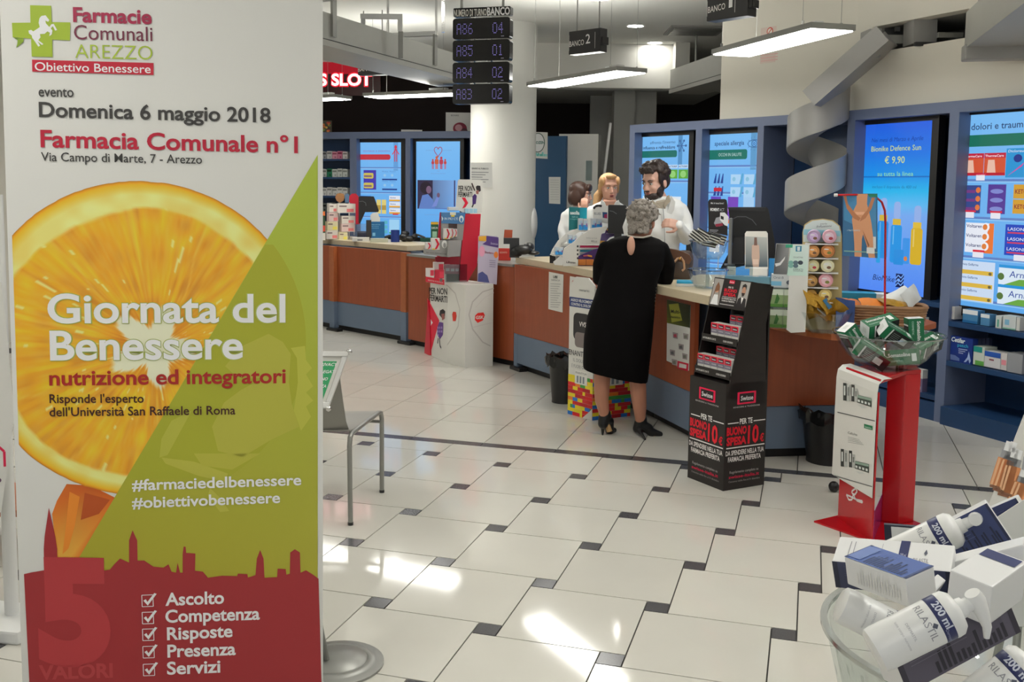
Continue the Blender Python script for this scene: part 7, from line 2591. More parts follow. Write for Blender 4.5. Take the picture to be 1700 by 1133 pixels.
# two-tier clear bowl
Yt = sit(1174,480, ZC)[1].y
ct = at_y(1174,480, Yt + 0.06)
tb = thing('tiered_bowl', 'two tier clear plastic bowl stand holding dark packets', 'bowl', (ct.x, ct.y, ZC))
r1_ = 32.5 / F * Yt
zu0, zu1 = at_y(1174,431, Yt).z - ZC, at_y(1174,401, Yt).z - ZC
zl1 = at_y(1174,449, Yt).z - ZC
for nm, z0, z1_, rb, rt in (('lower_bowl', 0.0, zl1, r1_ * 0.62, r1_ * 1.02), ('upper_bowl', zu0, zu1, r1_ * 0.6, r1_)):
 MB().lathe([(0, z0), (rb, z0), (rt * 0.85, z0 + (z1_ - z0) * 0.4), (rt, z1_), (rt + 0.004, z1_), (rt - 0.006, z1_ - 0.002), (rt * 0.83, z0 + (z1_ - z0) * 0.42), (rb - 0.004, z0 + 0.005),(0, z0 + 0.005)], 36).build(nm, 'clear', tb, smooth=True)
 MB().lathe([(rt - 0.004, z1_ - 0.003), (rt + 0.006, z1_ - 0.003), (rt + 0.006, z1_ + 0.004), (rt - 0.004, z1_ + 0.004)], 36, close=True).build('rim', 'rim_plastic', tb, smooth=True)
MB().lathe([(0.012,0.005),(0.012, zu0)], 16).build('stem', 'acrylic', tb, smooth=True)
for k, (x, y, rz_, ry_) in enumerate(((1157,393,0.9,0.6),(1166,390,0.8,0.5),(1183,396,-0.3,0.35),(1193,397,-0.4,0.3),(1178,402,0.1,0.2))):
 q = at_y(x, y, Yt + 0.05 + 0.01 * k)
 t = thing('sample_packet', 'dark striped packet heaped in the upper clear bowl, %s from the left' % ('first', 'second', 'third', 'fourth', 'lowest')[k], 'packet', tuple(q), 0, 'dark packets in the upper bowl')
 MB().bx(-0.045,0.045,-0.012,0.012,-0.03,0.03).build('packet', 'dark_plastic', t)
 for j in range(3):
  MB().bx(-0.046,0.046,-0.0128,0.0128,-0.022 + 0.018 * j, -0.014 + 0.018 * j).build('stripe', 'paper', t)
 t.rotation_euler = (0.25, ry_, rz_ * 0.3)

# black advertising placard, grey pen tube, monitor and cards
t, f2 = cart('advert_card', 'tall black placard with white lettering behind the tiered bowl', 'card', [k1(*q) for q in ((488,495),(485,200),(495,180),(520,174),(645,174),(660,185),(668,230),(668,520),(580,500))], 447, ZC, 'black_card', yaw=0.05)
P = Print(f2)
P.textp('Mal di testa forte?', k1(510,220), k1(632,222), 3,(206,206,208), 1, bold=0.01)
P.textp('MOMENT', k1(505,285), k1(588,288), 5,(222,220,220), 1, bold=0.04)
P.textp('ACT', k1(592,288), k1(636,288), 5,(190,190,196), 1)
P.polyp([k1(*q) for q in ((540,400),(560,350),(600,340),(620,380),(600,430),(560,435))], (150,150,156), 1)
P.polyp([k1(*q) for q in ((550,410),(620,400),(625,425),(560,435))], (140,40,60), 2)
P.polyp([k1(*q) for q in ((598,300),(640,300),(678,340),(668,430),(640,420),(596,370))], (222,222,222), 3)
P.polyp([k1(*q) for q in ((603,330),(632,340),(630,370),(603,360))], (40,40,44), 4)
P.linep([k1(500,465), k1(580,468)], 0.006,(150,150,156), 1)
P.linep([k1(500,478), k1(570,481)], 0.006,(120,120,126), 1)
P.build('card_print', t)
fr, p = sit(*k1(692,800), ZC)
t = thing('pen_tube', 'tall grey tube stand right of the black placard', 'tube', tuple(p))
zt_ = at_y(1212,363, p.y).z - ZC
MB().lathe([(0.045,0),(0.045,0.012),(0.017,0.014),(0.017, zt_),(0, zt_ + 0.006)], 18, Matrix.Translation((0,0.02,0))).build('tube', 'grey_metal', t, smooth=True)
Ym = sit(1236,446, ZC)[1].y + 0.12
fr, p = sit(1236,440, ZC, 0.0)
t = thing('monitor', 'large black monitor back behind the picture card, right of the tiered bowl', 'monitor', tuple(p))
_, f2 = card('housing', fr, [k1(*q) for q in ((672,252),(1035,252),(1052,270),(1110,560),(1120,740),(1050,740),(720,640),(680,300))], 0.16, 'black_plastic', t, d=-0.05)
card('top_edge', fr, [k1(*q) for q in ((672,252),(1040,252),(1015,290),(690,278))], 0.01, 'dark_plastic', t, d=-0.045)
P = Print(Frame(fr.pt(0,0,-0.05), fr.ex, fr.ey))
P.linep([k1(*q) for q in ((700,370),(760,340),(840,340),(900,370),(940,420))], 0.006,(86,86,90), 1)
P.build('vent_line', t)
card('stand', fr, [k1(*q) for q in ((740,530),(830,530),(830,800),(700,830),(600,830),(700,640))], 0.03, 'dark_plastic', t, d=-0.01)
MB().fbox(fr, -0.12,0.12,0,0.012,-0.2,0.0).build('foot', 'dark_plastic', t, world=True)
t, f2 = cart('picture_card', 'grey picture card with a perfume bottle on a white stand', 'card', [k1(*q) for q in ((832,830),(830,500),(845,478),(1030,478),(1045,500),(1050,830))], k1(0,868)[1] + 5, ZC, 'white_card', 0.02, yaw=-0.1)
P = Print(f2)
P.gradp([k1(838,812), k1(1045,812), k1(1040,535), k1(835,525)], [(70,84,96),(70,84,96),(170,174,172),(160,164,164)], 1)
P.polyp([k1(*q) for q in ((905,810),(895,720),(898,610),(918,600),(922,535),(942,535),(946,600),(965,610),(970,720),(962,812))], (186,160,146), 2)
P.polyp([k1(*q) for q in ((916,610),(920,535),(944,535),(948,610))], (110,84,76), 3)
P.polyp([k1(*q) for q in ((905,740),(960,740),(958,790),(910,790))], (206,184,172), 3)
P.build('card_print', t)
MB().fbox(f2, f2.uv(*k1(905,0))[0], f2.uv(*k1(1078,0))[0], 0.0, f2.uv(*k1(950,820))[1], -0.06,0.02).build('stand_block', 'white_plastic', t, world=True, bevel=0.006)
box_on('clear_tray', 'clear plastic trays stacked left of the picture card', *[k1(x, 0)[0] for x in (655,905)], k1(0,795)[1], k1(0,905)[1] + 6, ZC, 0.1,(0,0,0), m_='acrylic', cat='tray')
box_on('medicine_box', 'white carton inside the clear trays', *[k1(x, 0)[0] for x in (665,745)], k1(0,815)[1], k1(0,900)[1] + 5, ZC + 0.002,0.06,(206,208,206), texts=(('ACIDO', 0.1,0.7,0.6,0.1,(120,124,126)),))
box_on('clear_tray', 'low pale blue clear tray behind the black tower header', *[k1(x, 0)[0] for x in (640,1090)], k1(0,905)[1], k1(0,985)[1], ZC, 0.1,(0,0,0), m_=mat('blue_tray', (96,140,164), 0.2), cat='tray')
box_on('advert_card', 'narrow bright blue card behind the picture card', *[k1(x, 0)[0] for x in (1056,1112)], k1(0,732)[1], k1(0,940)[1], ZC, 0.01,(40,130,196), cat='card')
MB()

# ---------------- end counter
ZE = 0.861
fr, p = sit(1300,548, ZE, 0.0)


def k6(x, y):
 return (1260 + x / 3.775,190 + y / 3.775)


t, f2 = cart('leaflet_card', 'black and white smile leaflet beside the mint leaflet', 'leaflet', [k6(*q) for q in ((90,1010),(108,810),(200,812),(172,1012),(172,1330),(90,1330))], 545, ZE, 'paper', 0.004)
P = Print(f2)
P.gradp([k6(90,1010), k6(172,1012), k6(192,815), k6(110,812)], [(80,80,82),(110,110,112),(150,150,152),(60,60,62)], 1)
P.polyp([k6(*q) for q in ((100,935),(130,930),(165,890),(160,910),(135,945),(105,955))], (226,226,224), 2)
P.build('leaflet_print', t)
t, f2 = cart('leaflet_card', 'tall mint green leaflet card standing on the end counter', 'leaflet', [k6(*q) for q in ((172,1350),(200,814),(318,816),(290,1365),(200,1370))], 552, ZE, 'paper', 0.004)
P = Print(f2)
P.gradp([k6(175,1010), k6(303,1012), k6(312,820), k6(200,818)], [(176,206,192),(190,214,204),(206,220,214),(196,218,208)], 1)
P.polyp([k6(*q) for q in ((230,825),(268,825),(266,860),(230,860))], (60,130,160), 2)
P.polyp([k6(*q) for q in ((240,830),(258,830),(256,856),(240,856))], (206,222,226), 3)
P.polyp([k6(*q) for q in ((168,815),(212,816),(210,836),(166,836))], (60,150,120), 2)
for k, (y, tx) in enumerate(((900, 'COLGATE PRO'),(985, 'SOLUZIONE'),(975, 'DENTI'))):
 P.textp(tx, k6(215, y), k6(275, y + 2), 2.4,(90,110,110), 2)
for k in range(5):
 u, v = f2.uv(*k6(200 + (k % 3) * 30,930 + (k // 3) * 20))
 P.oval(u, v, 0.014,0.012,((120,170,160),(90,110,120),(60,70,80))[k % 3], 2)
P.build('leaflet_print', t)
ac = thing('acrylic_rack', 'clear acrylic rack of toothpaste and green leaf cartons', 'rack', tuple(at_z(1298,546, ZE)))
fa, pa = sit(1298,546, ZE, 0.0)
uA, uB = fa.uv(1276,520)[0], fa.uv(1325,520)[0]
for zz in (0.0,0.12,0.235):
 MB().fbox(fa, uA, uB, zz, zz + 0.004,-0.1,0.0).build('shelf', 'acrylic', ac, world=True)
for uu in (uA, uB - 0.004):
 MB().fbox(fa, uu, uu + 0.004,0,0.32,-0.1,0.0).build('side', 'acrylic', ac, world=True)
for k in range(3):
 for j in range(2):
  if k == 2 and j == 1:
   continue
  zz = 0.0045 + (0.0,0.12,0.235)[k]
  u0 = uA + 0.008 + j * (uB - uA - 0.016) / 2
  wj = (uB - uA - 0.02) / 2 if k < 2 else (uB - uA - 0.02)
  lb = ('green leaf carton on the %s shelf of the acrylic rack, %s' % (('bottom', 'middle')[k], ('left', 'right')[j])) if k < 2 else 'white toothpaste carton on the top shelf of the acrylic rack'
  t = thing('toothpaste_box', lb, 'box', tuple(fa.pt(u0, zz, -0.05)), 0, 'cartons in the acrylic rack')
  MB().fbox(fa, u0, u0 + wj, zz, zz + 0.105 - (0.03 if k == 2 else 0), -0.08,-0.012).build('carton', mat('leaf_carton' if k < 2 else 'paste_carton', (150,176,120) if k < 2 else (214,218,220), 0.45), t, world=True)
  P = Print(Frame(fa.pt(u0, zz, -0.012), fa.ex, fa.ey))
  if k < 2:
   P.rect(0,0.07, wj, 0.105,(206,214,196), 1)
   P.poly([(wj * 0.3,0.02), (wj * 0.5,0.08), (wj * 0.7,0.05), (wj * 0.55,0.02)], (60,110,50), 2)
   P.rect(0,0, wj, 0.018,(90,140,60), 2)
  else:
   P.text('Oral-B', wj * 0.08,0.05,0.015,(110,116,130), 2, w=wj * 0.4)
   P.rect(0,0.01, wj * 0.4,0.035,(120,180,210), 2)
   P.oval(wj * 0.72,0.03,0.02,0.014,(90,96,110), 2)
  P.build('carton_print', t)

tin = thing('tin_rack', 'arched beige rack holding rows of round colourful tins', 'rack', tuple(at_z(1365,556, ZE)))
ft, ptn = sit(1362,552, ZE, 0.0)
_, f2 = card('back_card', ft, [k6(*q) for q in ((272,1350),(272,740),(285,690),(330,662),(400,654),(465,665),(508,700),(520,760),(520,1350))], 0.01, mat('rack_beige', (206,186,130), 0.5), tin, d=-0.09)
P = Print(f2)
P.polyp([k6(*q) for q in ((278,740),(290,695),(335,668),(400,660),(460,670),(502,702),(512,760),(512,800),(278,800))], (196,208,206), 1)
P.polyp([k6(*q) for q in ((278,720),(512,730),(512,765),(278,755))], (140,190,206), 2)
P.textp('perle', k6(385,690), k6(425,690), 2.6,(110,120,124), 3, slant=0.3)
P.textp('Infusioni', k6(360,710), k6(452,706), 4,(100,110,116), 3, slant=0.3)
P.build('header_print', tin)
rowsT = [(765,((300,388,(176,150,186)),(396,488,(222,170,186)))),(855,((300,382,(190,130,70)),(386,478,(190,120,60)))),(946,((300,380,(226,214,160)),(386,474,(226,220,180)))),(1040,((290,368,(186,140,76)),(372,466,(226,160,170)))),(1130,((290,366,(190,146,70)),(372,460,(206,180,110))))]
for r, (yc, cs) in enumerate(rowsT):
 vz = ft.uv(*k6(380, yc + 46))[1]
 MB().fbox(ft, ft.uv(*k6(290, yc))[0], ft.uv(*k6(500, yc))[0], vz - 0.006, vz, -0.09,0.0).build('shelf', 'white_plastic', tin, world=True)
 for k, (x0, x1, cc) in enumerate(cs):
  u = ft.uv(*k6((x0 + x1) / 2, yc))[0]
  rr_ = (ft.uv(*k6(x1, yc))[0] - ft.uv(*k6(x0, yc))[0]) / 2
  c = ft.pt(u, vz + rr_ + 0.001,-0.045)
  t = thing('round_tin', '%s round tin, %s of row %s from the top of the arched rack' % (('lilac', 'pink', 'brown', 'amber', 'ivory', 'pale gold', 'tan', 'rose', 'ochre', 'sand')[r * 2 + k], ('left', 'right')[k], ('one', 'two', 'three', 'four', 'five')[r]), 'tin', tuple(c), 0, 'round tins in the arched rack')
  M = Matrix.Translation(c) @ Matrix.Rotation(math.atan2(ft.ex.y, ft.ex.x), 4, 'Z') @ Matrix.Rotation(math.pi / 2,4, 'X')
  MB().lathe([(0,-0.03), (rr_, -0.03), (rr_, 0.03), (rr_ * 0.92,0.036),(0,0.036)], 24, M).build('tin_body', mat('tin_%d_%d' % (r, k), cc, 0.3, noise=0.1), t, world=True, smooth=True)
  P = Print(Frame(c + ft.n * 0.036, ft.ex, ft.ey))
  P.oval(0,0, rr_ * 0.62, rr_ * 0.62, tuple(min(255, v + 18) for v in cc), 1)
  P.oval(rr_ * 0.2,-rr_ * 0.25, rr_ * 0.3, rr_ * 0.22, random.choice(((170,60,70),(110,80,60),(120,120,60),(70,50,60))), 2)
  P.oval(-rr_ * 0.2, rr_ * 0.25, rr_ * 0.35, rr_ * 0.08,(236,232,226), 2)
  P.build('lid_print', t)

# clear bowl with golden sachets
cb_ = at_z(1370,552, ZE) + Vector((0.0,0.02,0))
yb_ = thing('snack_bowl', 'clear bowl with golden sachets on the end counter', 'bowl', (cb_.x, cb_.y, ZE))
MB().lathe([(0,0),(0.09,0),(0.12,0.04),(0.15,0.115),(0.152,0.118),(0.146,0.117),(0.116,0.042),(0.086,0.005),(0,0.005)], 36).build('bowl_shell', 'clear', yb_, smooth=True)
mat('gold_foil', (206,160,60), 0.28, metal=0.5, noise=0.15, bump=0.6, scale=40)


def sachet(name, label, cat, c, size, rot, m_, group, stripe=None):
 t = thing(name, label, cat, tuple(c), 0, group)
 a, b, h = size
 mb = MB()
 n1, n2 = 6,5
 for s_ in (1,-1):
  k = len(mb.v)
  for i in range(n1 + 1):
   for j in range(n2 + 1):
    x, y = -a + 2 * a * i / n1,-b + 2 * b * j / n2
    bulge = math.sin(math.pi * i / n1) * math.sin(math.pi * j / n2)
    mb.v.append((x, y, s_ * (h * bulge + 0.0008) + 0.004 * math.sin(i * 1.7 + j)))
  for i in range(n1):
   for j in range(n2):
    q = (k + i * (n2 + 1) + j, k + (i + 1) * (n2 + 1) + j, k + (i + 1) * (n2 + 1) + j + 1, k + i * (n2 + 1) + j + 1)
    mb.f.append(q if s_ > 0 else q[::-1])
 mb.build('foil_bag', m_, t, smooth=True)
 if stripe:
  MB().bx(-a * 0.5, a * 0.1,-b * 0.6, b * 0.6, h * 0.7, h * 0.7 + 0.006).build('label', stripe, t)
 t.rotation_euler = rot
 return t


mat('label_white', (222,226,228), 0.4)
mat('label_blue', (50,120,170), 0.4)
for k, (x, y, rot, st) in enumerate(((1352,498,(0.9,0.3,0.4), None),(1372,505,(1.0,-0.2,0.9), 'label_blue'),(1385,512,(0.8,0.5,2.0), 'label_white'),(1360,518,(0.7,-0.3,1.4), 'label_white'),(1380,525,(0.5,0.1,0.2), None),(1350,515,(1.1,0.4,2.6), None))):
 q = at_y(x, y, cb_.y + 0.0 + 0.015 * (k - 3))
 sachet('golden_sachet', 'golden foil sachet in the snack bowl, %s' % ('top left', 'top centre with blue label', 'right with white label', 'left with white label', 'lower right', 'far left')[k], 'sachet', q, (0.07,0.05,0.016), rot, 'gold_foil', 'golden sachets in the snack bowl', st)
sachet('blue_sachet', 'crumpled dark blue bag between snack bowl and carton bowl', 'bag', at_y(1403,522, cb_.y - 0.02),(0.06,0.09,0.02),(1.2,0.2,0.2), mat('blue_bag', (40,70,130), 0.3, noise=0.3, bump=0.5), None)

# wicker basket behind the bowl
wk_c = at_z(1475,556, ZE)
wk_c = Vector((wk_c.x + 0.02, wk_c.y + 0.28, ZE))
wk = thing('wicker_basket', 'brown wicker basket of orange snack packets behind the clear bowl', 'basket', tuple(wk_c), -0.25)
mat('wicker', (150,112,78), 0.6, noise=0.3, scale=30)
for k in range(9):
 z = 0.008 + k * 0.016
 e = 0.004 * (k % 2)
 a, b = 0.26 + 0.02 * k / 8,0.14 + 0.015 * k / 8
 n = 40
 ring = [(a * math.copysign(abs(math.cos(t_)) ** 0.6, math.cos(t_)) + e * math.sin(t_ * 20), b * math.copysign(abs(math.sin(t_)) ** 0.6, math.sin(t_)) + e * math.cos(t_ * 20), z) for t_ in [2 * math.pi * i / n for i in range(n)]]
 MB().tube(ring, 0.0085 if k < 8 else 0.012,6, closed=True).build('woven_strand', 'wicker', wk, smooth=True)
MB().bx(-0.25,0.25,-0.13,0.13,0.0,0.006).build('bottom', 'wicker', wk)
Mw = Matrix.Translation(wk_c) @ Matrix.Rotation(-0.25,4, 'Z')
for k, (x, y, z, rot, m_, lb) in enumerate(((-0.16,-0.02,0.15,(0.3,0.1,0.3), mat('orange_foil', (222,130,50), 0.35, noise=0.2), 'orange snack packet at the left of the wicker basket'),(0.0,-0.03,0.155,(0.35,0,-0.1), MATS['orange_foil'], 'orange snack packet in the middle of the wicker basket'),(0.1,-0.03,0.155,(0.3,0.1,0.2), 'gold_foil', 'yellow snack packet in the wicker basket'),(0.13,0.04,0.18,(0.7,-0.4,0.3), 'label_white', 'white snack packet tilted up in the wicker basket'),(0.2,0.02,0.19,(1.1,-0.3,0.8), 'label_white', 'crumpled white packet at the right end of the wicker basket'))):
 sachet('snack_packet', lb, 'packet', Mw @ Vector((x, y, z)),(0.09,0.05,0.014), rot, m_, 'snack packets in the wicker basket')
q = at_y(1412,490, wk_c.y + 0.2)
t = thing('turquoise_box', 'flat turquoise carton lying behind the wicker basket', 'box', tuple(q), -0.2)
MB().bx(-0.14,0.14,-0.06,0.06,-0.018,0.018).build('carton', mat('turquoise', (40,140,176), 0.4), t)
MB().bx(0.14,0.2,-0.06,0.06,-0.016,0.016).build('carton_end', 'label_white', t)
MB().bx(-0.12,0.12,-0.05,0.05, ZE - q.z, -0.018).build('support_stack', 'white_card', t)

# ---------------- cabinet shelves on the right
def k7(x, y):
 return (1540 + x / 5.6625,440 + y / 5.6625)


frE2 = Frame(frE.pt(0,0,-0.03), frE.ex, frE.ey)
gE = 'cartons on the shelves of the right edge cabinet'
for k, (x0, x1, yt, yl, yr, cc, bands, lb) in enumerate((
  (188,252,385,505,512,(196,194,192), ((0.1,0.4,0.7,0.6,(130,120,160)),), 'white carton at the left end of the upper right shelf'),
  (330,470,420,540,558,(70,130,176), ((0,0.66,1,1,(206,210,214)),(0,0.0,1,0.2,(30,90,140))), 'blue and white carton on the upper right shelf, wide'),
  (498,582,460,565,578,(80,136,180), ((0,0.68,1,1,(206,210,214)),), 'blue and white carton on the upper right shelf, narrow'),
  (640,692,475,590,600,(206,212,208), ((0.3,0.1,0.6,0.7,(80,150,130)),), 'slim white carton with green mark on the upper right shelf'),
  (708,830,475,598,615,(206,212,212), ((0.15,0.3,0.5,0.7,(120,170,196)),(0,0,1,0.1,(120,170,150))), 'white carton with blue rosette on the upper right shelf'),
  (836,866,490,618,622,(212,212,208), (), 'slim white carton at the right of the upper right shelf'))):
 carton(lb, frE2, [k7(x0, yl), k7(x1, yr), k7(x1, yt + 8), k7(x0, yt)], 0.12, cc, bands, gE)
zsh1 = frE2.uv(*k7(520,572))[1]
zsh2 = frE2.uv(*k7(560,970))[1]
for zz in (zsh1, zsh2):
 MB().bx(0.085, LE_ - 0.085,0.0,0.40, zz - 0.036, zz - 0.001).build('shelf', 'cabinet_navy', cabE)
t = carton('dark blue carton with white name at the left of the lower right shelf', frE2, [k7(210,905), k7(415,940), k7(425,700), k7(218,665)], 0.05,(26,52,132), (), gE)
P = Print(frE2)
P.textp('Cetilar', k7(222,715), k7(350,740), 7.5,(206,214,226), 2, bold=0.03, slant=0.2)
P.textp('patch', k7(282,765), k7(382,782), 5.5,(50,150,190), 2, bold=0.02)
for k in range(3):
 P.linep([k7(292,790 + 18 * k), k7(375 - 20 * k, 802 + 16 * k)], 0.006,(150,160,196), 2)
P.polyp([k7(*q) for q in ((340,915),(375,870),(390,815),(400,870),(408,905),(395,930),(385,890),(360,915))], (150,170,206), 2)
P.polyp([k7(*q) for q in ((215,840),(260,850),(300,880),(300,905),(215,890))], (90,110,160), 2)
P.build('carton_print', t)
for k, (x0, x1, yt, yl, yr, cc, bands, lb) in enumerate((
  (430,532,765,938,952,(206,214,204), ((0,0.7,0.8,1,(30,130,120)),(0.2,0,1,0.25,(90,150,70))), 'white and green carton beside the dark blue carton'),
  (535,685,815,955,985,(214,214,214), ((0,0.68,1,1,(40,80,160)),(0.3,0.45,0.6,0.55,(120,60,70))), 'white carton with blue top on the lower right shelf'),
  (690,745,825,985,998,(212,208,206), ((0.1,0.3,0.9,0.6,(206,130,140)),), 'slim white carton with pink mark on the lower right shelf'),
  (750,890,830,1000,1035,(150,152,156), (), 'clear grey pack at the right of the lower right shelf'))):
 carton(lb, frE2, [k7(x0, yl), k7(x1, yr), k7(x1, yt + 10), k7(x0, yt)], 0.12, cc, bands, gE)
for k in range(4):
 carton('slim dark bottle carton in the back of the lower right shelf, %s' % ('first', 'second', 'third', 'fourth')[k], frE2, [k7(435 + 36 * k, 940), k7(465 + 36 * k, 940), k7(465 + 36 * k, 690), k7(435 + 36 * k, 690)], 0.03,(86,96,130), (), 'slim cartons at the back of the lower right shelf', -0.16)
frD2 = Frame(frD.pt(0,0,-0.03), frD.ex, frD.ey)
for k, (x0, x1, y0, y1, cc, lb) in enumerate(((1505,1533,525,562,(206,208,210), 'white leaflet pack on the shelf under the sun cream screen'),(1516,1532,613,628,(206,206,204), 'white pack low in the sun cream cabinet'),(1521,1531,628,655,(110,100,130), 'purple pack low in the sun cream cabinet'))):
 carton(lb, frD2, [(x0, y1), (x1, y1), (x1, y0), (x0, y0)], 0.05, cc, ((0.1,0.3,0.8,0.5,(150,160,176)),))

# ================================================================== PEOPLE
mat('skin', (206,156,134), 0.5, noise=0.05, scale=12)
mat('skin_leg', (178,122,98), 0.42, noise=0.06, scale=12)
mat('skin_pale', (208,164,146), 0.5, noise=0.05, scale=12)
mat('black_dress', (8,6,7), 0.85, noise=0.2, scale=20, spec=0.12)
mat('white_coat', (226,227,226), 0.7, noise=0.03, scale=6, bump=0.5)
mat('grey_hair', (140,132,124), 0.6, noise=0.6, scale=110, bump=1.0)
mat('blonde_hair', (190,148,100), 0.5, noise=0.35, scale=40, stretch=(6,6,1))
mat('brown_hair', (62,38,28), 0.45, noise=0.35, scale=40, stretch=(6,6,1))
mat('dark_hair', (46,33,29), 0.5, noise=0.5, scale=70, bump=0.5)
mat('shoe_black', (14,13,14), 0.4, noise=0.2)
mat('sole_tan', (186,146,96), 0.45)
mat('eye_white', (226,222,216), 0.25)
mat('iris', (52,38,30), 0.2)
mat('lips', (166,84,78), 0.45)
mat('lips_man', (160,100,88), 0.5)
mat('shirt_beige', (176,166,150), 0.7)
mat('trousers', (52,56,70), 0.7)


def chain(mb, pts, rad, n=14, cap=True):
 """tapered limb with round ends"""
 P_ = [Vector(p) for p in pts]
 mb.tube(P_, list(rad), n)
 if cap:
  mb.ball(tuple(P_[0]), rad[0], n, 8)
  mb.ball(tuple(P_[-1]), rad[-1], n, 8)
 for p, r in zip(P_[1:-1], rad[1:-1]):
  mb.ball(tuple(p), r, n, 8)


def loft(mb, rings, n=28, power=2.0):
 """closed body of ellipse rings: (centre, half width vec, half depth vec)"""
 k0 = len(mb.v)
 for c, hw, hd in rings:
  for j in range(n):
   a = 2 * math.pi * j / n
   ca, sa = math.cos(a), math.sin(a)
   ca = math.copysign(abs(ca) ** (2 / power), ca)
   sa = math.copysign(abs(sa) ** (2 / power), sa)
   mb.v.append(tuple(Vector(c) + Vector(hw) * ca + Vector(hd) * sa))
 for i in range(len(rings) - 1):
  for j in range(n):
   mb.f.append((k0 + i * n + j, k0 + i * n + (j + 1) % n, k0 + (i + 1) * n + (j + 1) % n, k0 + (i + 1) * n + j))
 mb.f.append(tuple(k0 + j for j in range(n - 1,-1,-1)))
 mb.f.append(tuple(k0 + (len(rings) - 1) * n + j for j in range(n)))


def fuse(mb, name, m_, parent, voxel=0.006, smooth=3, disp=None):
 """merge the collected shapes into one continuous skin"""
 me = bpy.data.meshes.new(name + '_src')
 me.from_pydata(mb.v, [], mb.f)
 b = bmesh.new()
 b.from_mesh(me)
 bmesh.ops.recalc_face_normals(b, faces=b.faces)
 b.to_mesh(me)
 b.free()
 o = bpy.data.objects.new(name + '_src', me)
 COL.objects.link(o)
 md = o.modifiers.new('r', 'REMESH')
 md.mode = 'VOXEL'
 md.voxel_size = voxel
 dg = bpy.context.evaluated_depsgraph_get()
 ev = o.evaluated_get(dg)
 m2 = bpy.data.meshes.new_from_object(ev, depsgraph=dg)
 bpy.data.objects.remove(o)
 b = bmesh.new()
 b.from_mesh(m2)
 for _ in range(smooth):
  bmesh.ops.smooth_vert(b, verts=b.verts, factor=0.5, use_axis_x=True, use_axis_y=True, use_axis_z=True)
 b.to_mesh(m2)
 b.free()
 n = len(m2.vertices)
 co = np.empty(n * 3, np.float32)
 m2.vertices.foreach_get('co', co)
 co = co.reshape(-1,3).astype(np.float64)
 if disp:
  co = disp(co)
 Mi = np.array(MW[parent].inverted())
 co = co @ Mi[:3, :3].T + Mi[:3,3]
 m2.vertices.foreach_set('co', co.astype(np.float32).ravel())
 m2.name = name
 m2.shade_smooth()
 m2.update()
 return link_mesh(name, m2, m_, parent)


class Head:
 """head frame: local x to its left-right, y towards the face, z up"""
 def __init__(s, c, yaw, pitch=0.0, roll=0.0, size=1.0):
  s.M = Matrix.Translation(Vector(c)) @ Matrix.Rotation(yaw, 4, 'Z') @ Matrix.Rotation(pitch, 4, 'X') @ Matrix.Rotation(roll, 4, 'Y') @ Matrix.Scale(size, 4)
  s.size = size

 def p(s, x, y, z):
  return s.M @ Vector((x, y, z))

 def ell(s, mb, c, r, n=18, m=12):
  mb.ball(c, r, n, m, s.M)

 def skull(s, mb):
  s.ell(mb, (0,-0.012,0.032),(0.076,0.096,0.088))
  s.ell(mb, (0,0.030,-0.030),(0.064,0.066,0.078))
  s.ell(mb, (0,0.044,-0.075),(0.046,0.046,0.040))
  s.ell(mb, (0,0.070,-0.098),(0.024,0.022,0.018))
  s.ell(mb, (0,0.070,0.030),(0.052,0.022,0.020))
  for sx in (-1,1):
   s.ell(mb, (sx * 0.034,0.066,-0.030),(0.022,0.022,0.020))
   s.ell(mb, (sx * 0.077,-0.006,-0.012),(0.010,0.022,0.033), 12,8)
  chain(mb, [s.p(0,0.088,0.012), s.p(0,0.100,-0.012), s.p(0,0.109,-0.030)], [0.008 * s.size, 0.010 * s.size, 0.012 * s.size], 10)
  s.ell(mb, (0,0.096,-0.036),(0.017,0.012,0.008), 10,8)
  s.ell(mb, (0,0.086,-0.062),(0.024,0.014,0.014), 12,8)

 def features(s, parent, lips='lips', brow='brown_hair', mouth=0.0, iris='iris'):
  for sx in (-1,1):
   e = MB().ball((sx * 0.030,0.0835,0.004),(0.013,0.009,0.0085), 12,8, s.M).build('eye', 'eye_white', parent, world=True, smooth=True)
   MB().ball((sx * 0.030,0.0895,0.0035),(0.0062,0.0042,0.0062), 10,6, s.M).build('iris', iris, parent, world=True, smooth=True).parent = parent
   MB().tube([s.p(sx * 0.016,0.091,0.013), s.p(sx * 0.030,0.092,0.0145), s.p(sx * 0.044,0.085,0.010)], 0.0026 * s.size, 6).build('eyelid', brow, parent, world=True, smooth=True)
   MB().tube([s.p(sx * 0.013,0.094,0.023), s.p(sx * 0.030,0.093,0.029), s.p(sx * 0.048,0.083,0.024)], [0.0036 * s.size, 0.004 * s.size, 0.002 * s.size], 6).build('eyebrow', brow, parent, world=True, smooth=True)
  MB().ball((0,0.0975,-0.0575),(0.021,0.006,0.0045), 12,6, s.M).ball((0,0.0965,-0.0665 - mouth),(0.018,0.006,0.0052), 12,6, s.M).build('lips', lips, parent, world=True, smooth=True)
  if mouth:
   MB().ball((0,0.0985,-0.0625),(0.014,0.004,0.004), 10,6, s.M).build('open_mouth', mat('mouth_dark', (60,24,22), 0.6), parent, world=True, smooth=True)


